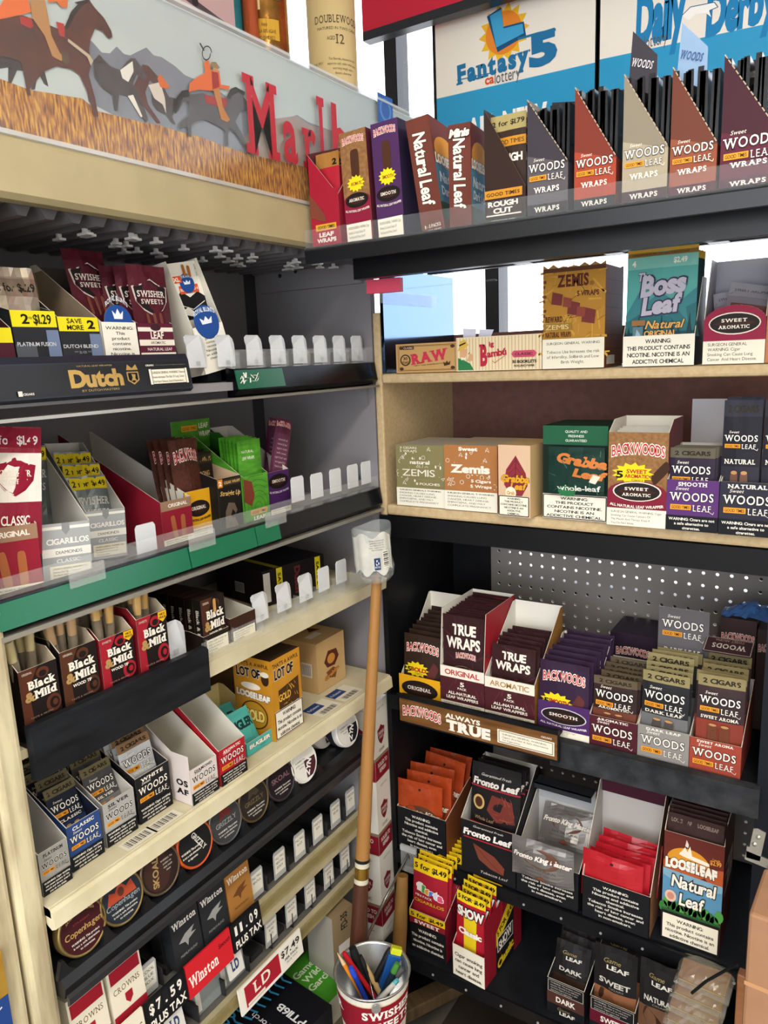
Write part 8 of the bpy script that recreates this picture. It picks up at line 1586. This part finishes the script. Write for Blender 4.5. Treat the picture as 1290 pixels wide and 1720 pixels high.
n_ = 24; vs_ = [((0.0335+0.001*math.sin(i*1.3))*math.cos(va-1.9+2.9*i/n_), (0.0335+0.001*math.sin(i*1.3))*math.sin(va-1.9+2.9*i/n_), 0.026+(0.006*math.sin(i*0.9) if j == 0 else (0.070+0.005*math.sin(i*0.7)))) for j in range(2) for i in range(n_+1)]
vs_ = [(x*1.09, y*1.09, z) for x, y, z in vs_]
b.raw(vs_, [(i, i+1, n_+2+i, n_+1+i) for i in range(n_)], LAB, True)
P = Cyl(b, 0.0378, 0.028, 0.064, 0.05, va+0.25)
P.sub = (8, 2); P.lines(['Bottled at the source and', 'purified for a crisp fresh', 'taste. Please recycle this', 'bottle. Contents may vary', 'Store in a cool place'], 0.45, 0.92, 0.55, 0.035, '4a4a50', gap=1.9, al='c', rot=-8)
P.r(0.30, 0.08, 0.52, 0.42, '2c3f68'); P.t('RECYCLE', 0.41, 0.16, 0.18, 0.05, 'd9dce4', b=0.02)
for q in range(3):
    a = 2*PI*q/3+PI/2; ca, sa = math.cos(a), math.sin(a); P.p([(0.41+0.06*math.cos(a-0.5), 0.28+0.085*math.sin(a-0.5)), (0.41+0.07*math.cos(a+0.5), 0.28+0.10*math.sin(a+0.5)), (0.41+0.03*math.cos(a+1.2), 0.28+0.05*math.sin(a+1.2))], 'e3e6ec')
P.r(0.62, 0.12, 0.86, 0.60, 'efece2')
for q in range(11): P.r(0.64, 0.15+q*0.04, 0.84, 0.165+q*0.04+0.008*(q % 3), '1d1d20'); P.k -= 1
b.build('paper_label', bt)
b = MB(); R = random.Random(3)
for k in range(26):
    a, r0, z0 = R.uniform(0, 6.28), R.uniform(0.008, 0.026), R.uniform(0.004, 0.020); s_ = R.uniform(0.002, 0.005); b.box((r0*math.cos(a)-s_, r0*math.sin(a)-s_*0.7, z0), (r0*math.cos(a)+s_, r0*math.sin(a)+s_*0.7, z0+s_), ('5a3a28', '7a5236', '3a2a20')[k % 3])
tag(b.build('dregs', bt), kind='stuff')
# second stick behind the bucket
kn = [CAM + _ray(px, py)*1.47 for px, py in ((676, 1470), (672, 1560), (668, 1640), (664, 1720), (655, 1860))]
d_ = (kn[-1]-kn[0]); e_ = kn[0] + d_*(kn[0].z/(-d_.z)) if d_.z < 0 else kn[-1]
b = MB(); b.tube([kn[0]-e_, kn[1]-e_, kn[2]-e_, kn[3]-e_, (0, 0, 0)], [0.011, 0.014, 0.013, 0.016, 0.014], mat('8a6636', rough=0.45, noise=0.5, nscale=14, h2='5a3f20', stretch=(1, 1, 0.4)), n=14)
tag(b.build('knobbly_stick', None, e_), 'knobbly varnished wooden stick standing behind the pen bucket', 'stick')
# peg hook, bucket and pens
hook = empty('peg_hook', (0.045, -0.0125, 0.475), label='chrome peg hook with clear plastic plate holding the pen bucket', cat='hook')
CHR = mat('b9bbbd', rough=0.2, metal=1.0)
b = MB(); b.box((-0.018, -0.004, -0.05), (0.020, 0.0, 0.012), glass('dfe3e6', 0.08, 0.3)); b.box((-0.018, -0.006, 0.0), (0.020, 0.0, 0.012), glass('f0f2f4', 0.08, 0.4)); b.build('plate', hook)
tipP = Yp(606, 1588, -0.19); T = tipP - Vector((0.045, -0.0125, 0.475))
b = MB(); b.tube([(0.002, -0.001, -0.02), (0.002, -0.006, -0.005), Vector((0.002, -0.006, -0.005)).lerp(T, 0.5), T + Vector((0, 0.004, -0.008)), T, T + Vector((-0.006, -0.006, 0.006))], 0.0028, CHR, n=10); b.build('hook_wire', hook)
BR_, BH = 0.066, 0.165
rimc = CAM + _ray(625, 1628)*1.322
bk = empty('tin_bucket', rimc - Vector((0, 0, BH)), label='white and red tin bucket of pens with wire handle hanging on the peg hook', cat='bucket')
TIN = mat('c3c5c6', rough=0.25, metal=0.8)
b = MB(); b.lathe([(0.0001, 0.0), (0.048, 0.0), (0.050, 0.003), (BR_-0.001, BH-0.003), (BR_+0.002, BH), (BR_-0.001, BH+0.001), (BR_-0.0035, BH-0.003), (0.0485, 0.005), (0.0001, 0.005)], TIN, n=48); b.build('bucket_wall', bk)
va = math.atan2(CAM.y-rimc.y, CAM.x-rimc.x)
class Cone(Cyl):
    def pt(s, x, y, k=None):
        z = s.z0+y; rr = 0.050+(BR_-0.001-0.050)*(z-0.003)/(BH-0.006) + s.step*(k or s.k); a = s.a+(x-s.w/2)/s.rr; return Vector((rr*math.cos(a), rr*math.sin(a), z))
b = MB(); P = Cone(b, 0.056, 0.008, BH-0.014, 0.34, va); P.sub = (40, 4); P.step = 0.0002
P.r(0, 0, 1, 1, 'e6e1d6'); P.r(0, 0.52, 1, 0.92, '8a1528'); P.r(0, 0.92, 1, 0.935, 'd9c9a0'); P.t('SWISHER', 0.58, 0.80, 0.27, 0.105, 'f0ece4', b=0.04, slab=True); P.t('SWEETS', 0.58, 0.645, 0.25, 0.105, 'f0ece4', b=0.04, slab=True); P.t('SMOOTH - SWEET - MILD', 0.55, 0.49, 0.24, 0.022, '8a1528'); P.t('SINCE', 0.58, 0.40, 0.1, 0.05, '2a2420', b=0.02); P.t('SWISHER', 0.20, 0.80, 0.27, 0.105, 'f0ece4', b=0.04, slab=True, rot=0)
b.build('printed_wrap', bk)
hn = T + Vector((0.045, -0.0125, 0.475)) - bk.location
ea = va+1.45; er = va-0.35
b = MB(); e1 = Vector((math.cos(va+2.2)*(BR_+0.003), math.sin(va+2.2)*(BR_+0.003), BH-0.012)); e2 = Vector((math.cos(va+0.05)*(BR_+0.003), math.sin(va+0.05)*(BR_+0.003), BH-0.014))
b.tube([e1, e1.lerp(hn, 0.6)+Vector((0, 0, 0.004)), hn+Vector((0.002, 0.004, 0.002)), hn+Vector((0.004, 0.0, -0.004)), e2.lerp(hn, 0.55), e2], 0.0016, CHR, n=8); b.build('wire_handle', bk)
for ev in (e1, e2):
    b = MB(); a = math.atan2(ev.y, ev.x); b.tube([ev - Vector((math.cos(a), math.sin(a), 0))*0.002, ev + Vector((math.cos(a), math.sin(a), 0))*0.0015], 0.008, TIN, n=16); b.build('handle_lug', bk)
def pen(label, cat, name, px0, px1, d, r, col, tipc, kind='pen'):
    """px0: point where it meets the rim area, px1: its visible upper end"""
    top = CAM + _ray(px1[0], px1[1])*d[1]; lowv = CAM + _ray(px0[0], px0[1])*d[0]; u = (top-lowv).normalized()
    base_z = bk.location.z + 0.012; s_ = (lowv.z-base_z)/u.z if u.z > 0.05 else 0.05; s_ = min(s_, 0.085)
    bot = lowv - u*s_; L = (top-bot).length
    c0 = bk.location; rr = math.hypot(bot.x-c0.x, bot.y-c0.y)
    if rr > 0.040: bot = Vector((c0.x+(bot.x-c0.x)*0.04/rr, c0.y+(bot.y-c0.y)*0.04/rr, bot.z)); u = (top-bot).normalized(); L = (top-bot).length
    o = empty(name, bot, label=label, cat=cat); V = u*L
    b = MB(); b.tube([(0, 0, 0), V*0.86], r, col, n=6 if kind == 'pencil' else 12); b.build('barrel', o)
    b = MB(); b.tube([V*0.8601, V*0.90, V], [r*1.02, r*0.8, r*0.2] if kind == 'pencil' else [r*1.08, r*1.1, r*0.9], tipc, n=6 if kind == 'pencil' else 12); b.build('tip' if kind == 'pencil' else 'cap', o)
    return o
D0 = 1.33
pen('orange pencil leaning out of the pen bucket', 'pencil', 'pencil', (606, 1668), (567, 1601), (1.325, 1.30), 0.0040, 'e0851c', 'd9b88a', 'pencil')
pen('red pen leaning beside the orange pencil in the bucket', 'pen', 'pen', (612, 1650), (577, 1600), (1.335, 1.32), 0.0042, 'c0202a', 'c0202a')
pen('bright blue pen in the bucket beside the red one', 'pen', 'pen', (608, 1665), (589, 1625), (1.32, 1.305), 0.0045, '1f3fb0', '2a4fd0')
pen('thick black marker rising from the middle of the bucket', 'marker', 'marker', (612, 1650), (592, 1592), (1.345, 1.335), 0.0072, '17181a', '1d1e20')
pen('second black pen crossing behind the thick black marker', 'pen', 'pen', (622, 1650), (604, 1606), (1.35, 1.345), 0.0055, '1d1e20', '2a2b2e')
pen('short black pen near the far rim of the bucket', 'pen', 'pen', (640, 1625), (656, 1594), (1.355, 1.36), 0.0060, '17181a', '1d1e20')
pen('white pen lying at the near rim of the bucket', 'pen', 'pen', (646, 1670), (661, 1654), (1.315, 1.31), 0.0046, 'e6e4de', 'efeee8')
pen('light blue pen at the near rim of the bucket', 'pen', 'pen', (652, 1662), (668, 1646), (1.32, 1.315), 0.0042, '5ab0c0', '6ac4d2')
pen('dark navy pen with green clip near the bucket rim', 'pen', 'pen', (650, 1655), (668, 1618), (1.335, 1.335), 0.0055, '1a2a3a', '4a8a3a')
pen('glossy black pen with grey end at the bucket rim', 'pen', 'pen', (655, 1655), (676, 1625), (1.34, 1.34), 0.0058, '202226', '5a5c60')
pen('pale wooden stick in the middle of the bucket', 'stick', 'wooden_stick', (628, 1648), (608, 1615), (1.35, 1.35), 0.0055, 'c9a872', 'd3b482')
b = MB(); b.bbox((-0.012, -0.006, 0), (0.012, 0.006, 0.105), mat('1c4f94', rough=0.3), 0.002); bd = b.build('knife_body'); tag(bd, 'blue box cutter with yellow end in the pen bucket', 'box cutter'); bd.name = 'box_cutter'
pc = CAM + _ray(640, 1650)*1.338; bd.location = pc - Vector((0.010, 0, 0.060)); bd.rotation_euler = (-0.15, 0.35, 0.6)
b = MB(); b.bbox((-0.010, -0.0065, 0.1055), (0.010, 0.0065, 0.118), mat('c9d02a', rough=0.3), 0.002); b.build('end_cap', bd)
# edge of the picture beyond the cabinet post
b = box_mesh(0.10, 0.02, 0.058, 'b08a3a', front=lambda P: (P.r(0, 0, 1, 1, mat('b5903c', rough=0.4, noise=0.5, nscale=30, h2='8f6a24'))))
q = Xp(-4, 1600, 0.01)
tag(b.build('gold_packet', None, (0.012, Xp(9, 1600, 0.02).y-0.10, 0.8005), (0, 0, QY)), 'gold packet standing at the picture edge beyond the cabinet post', 'packet')
b = box_mesh(0.09, 0.03, 0.20, '24458a', front=lambda P: (P.r(0, 0, 1, 1, '24458a'), P.p([(0, 0), (1, 0), (1, 0.35), (0, 0.25)], 'd0603a'), P.line([(0.2, 0.8), (0.9, 0.95)], 0.002, 'd9dce6')))
tag(b.build('blue_packet', None, (0.012, Xp(17, 1690, 0.012).y-0.09, 0.60), (0, 0, QY)), 'blue and orange packet at the picture edge below the gold one', 'packet')
b = box_mesh(0.14, 0.12, 0.599, mat('8a8070', rough=0.6)); tag(b.build('stool', None, (0.018, q.y-0.175, 0.0), (0, 0, QY)), 'plain stand under the packets beyond the cabinet post', 'stand')
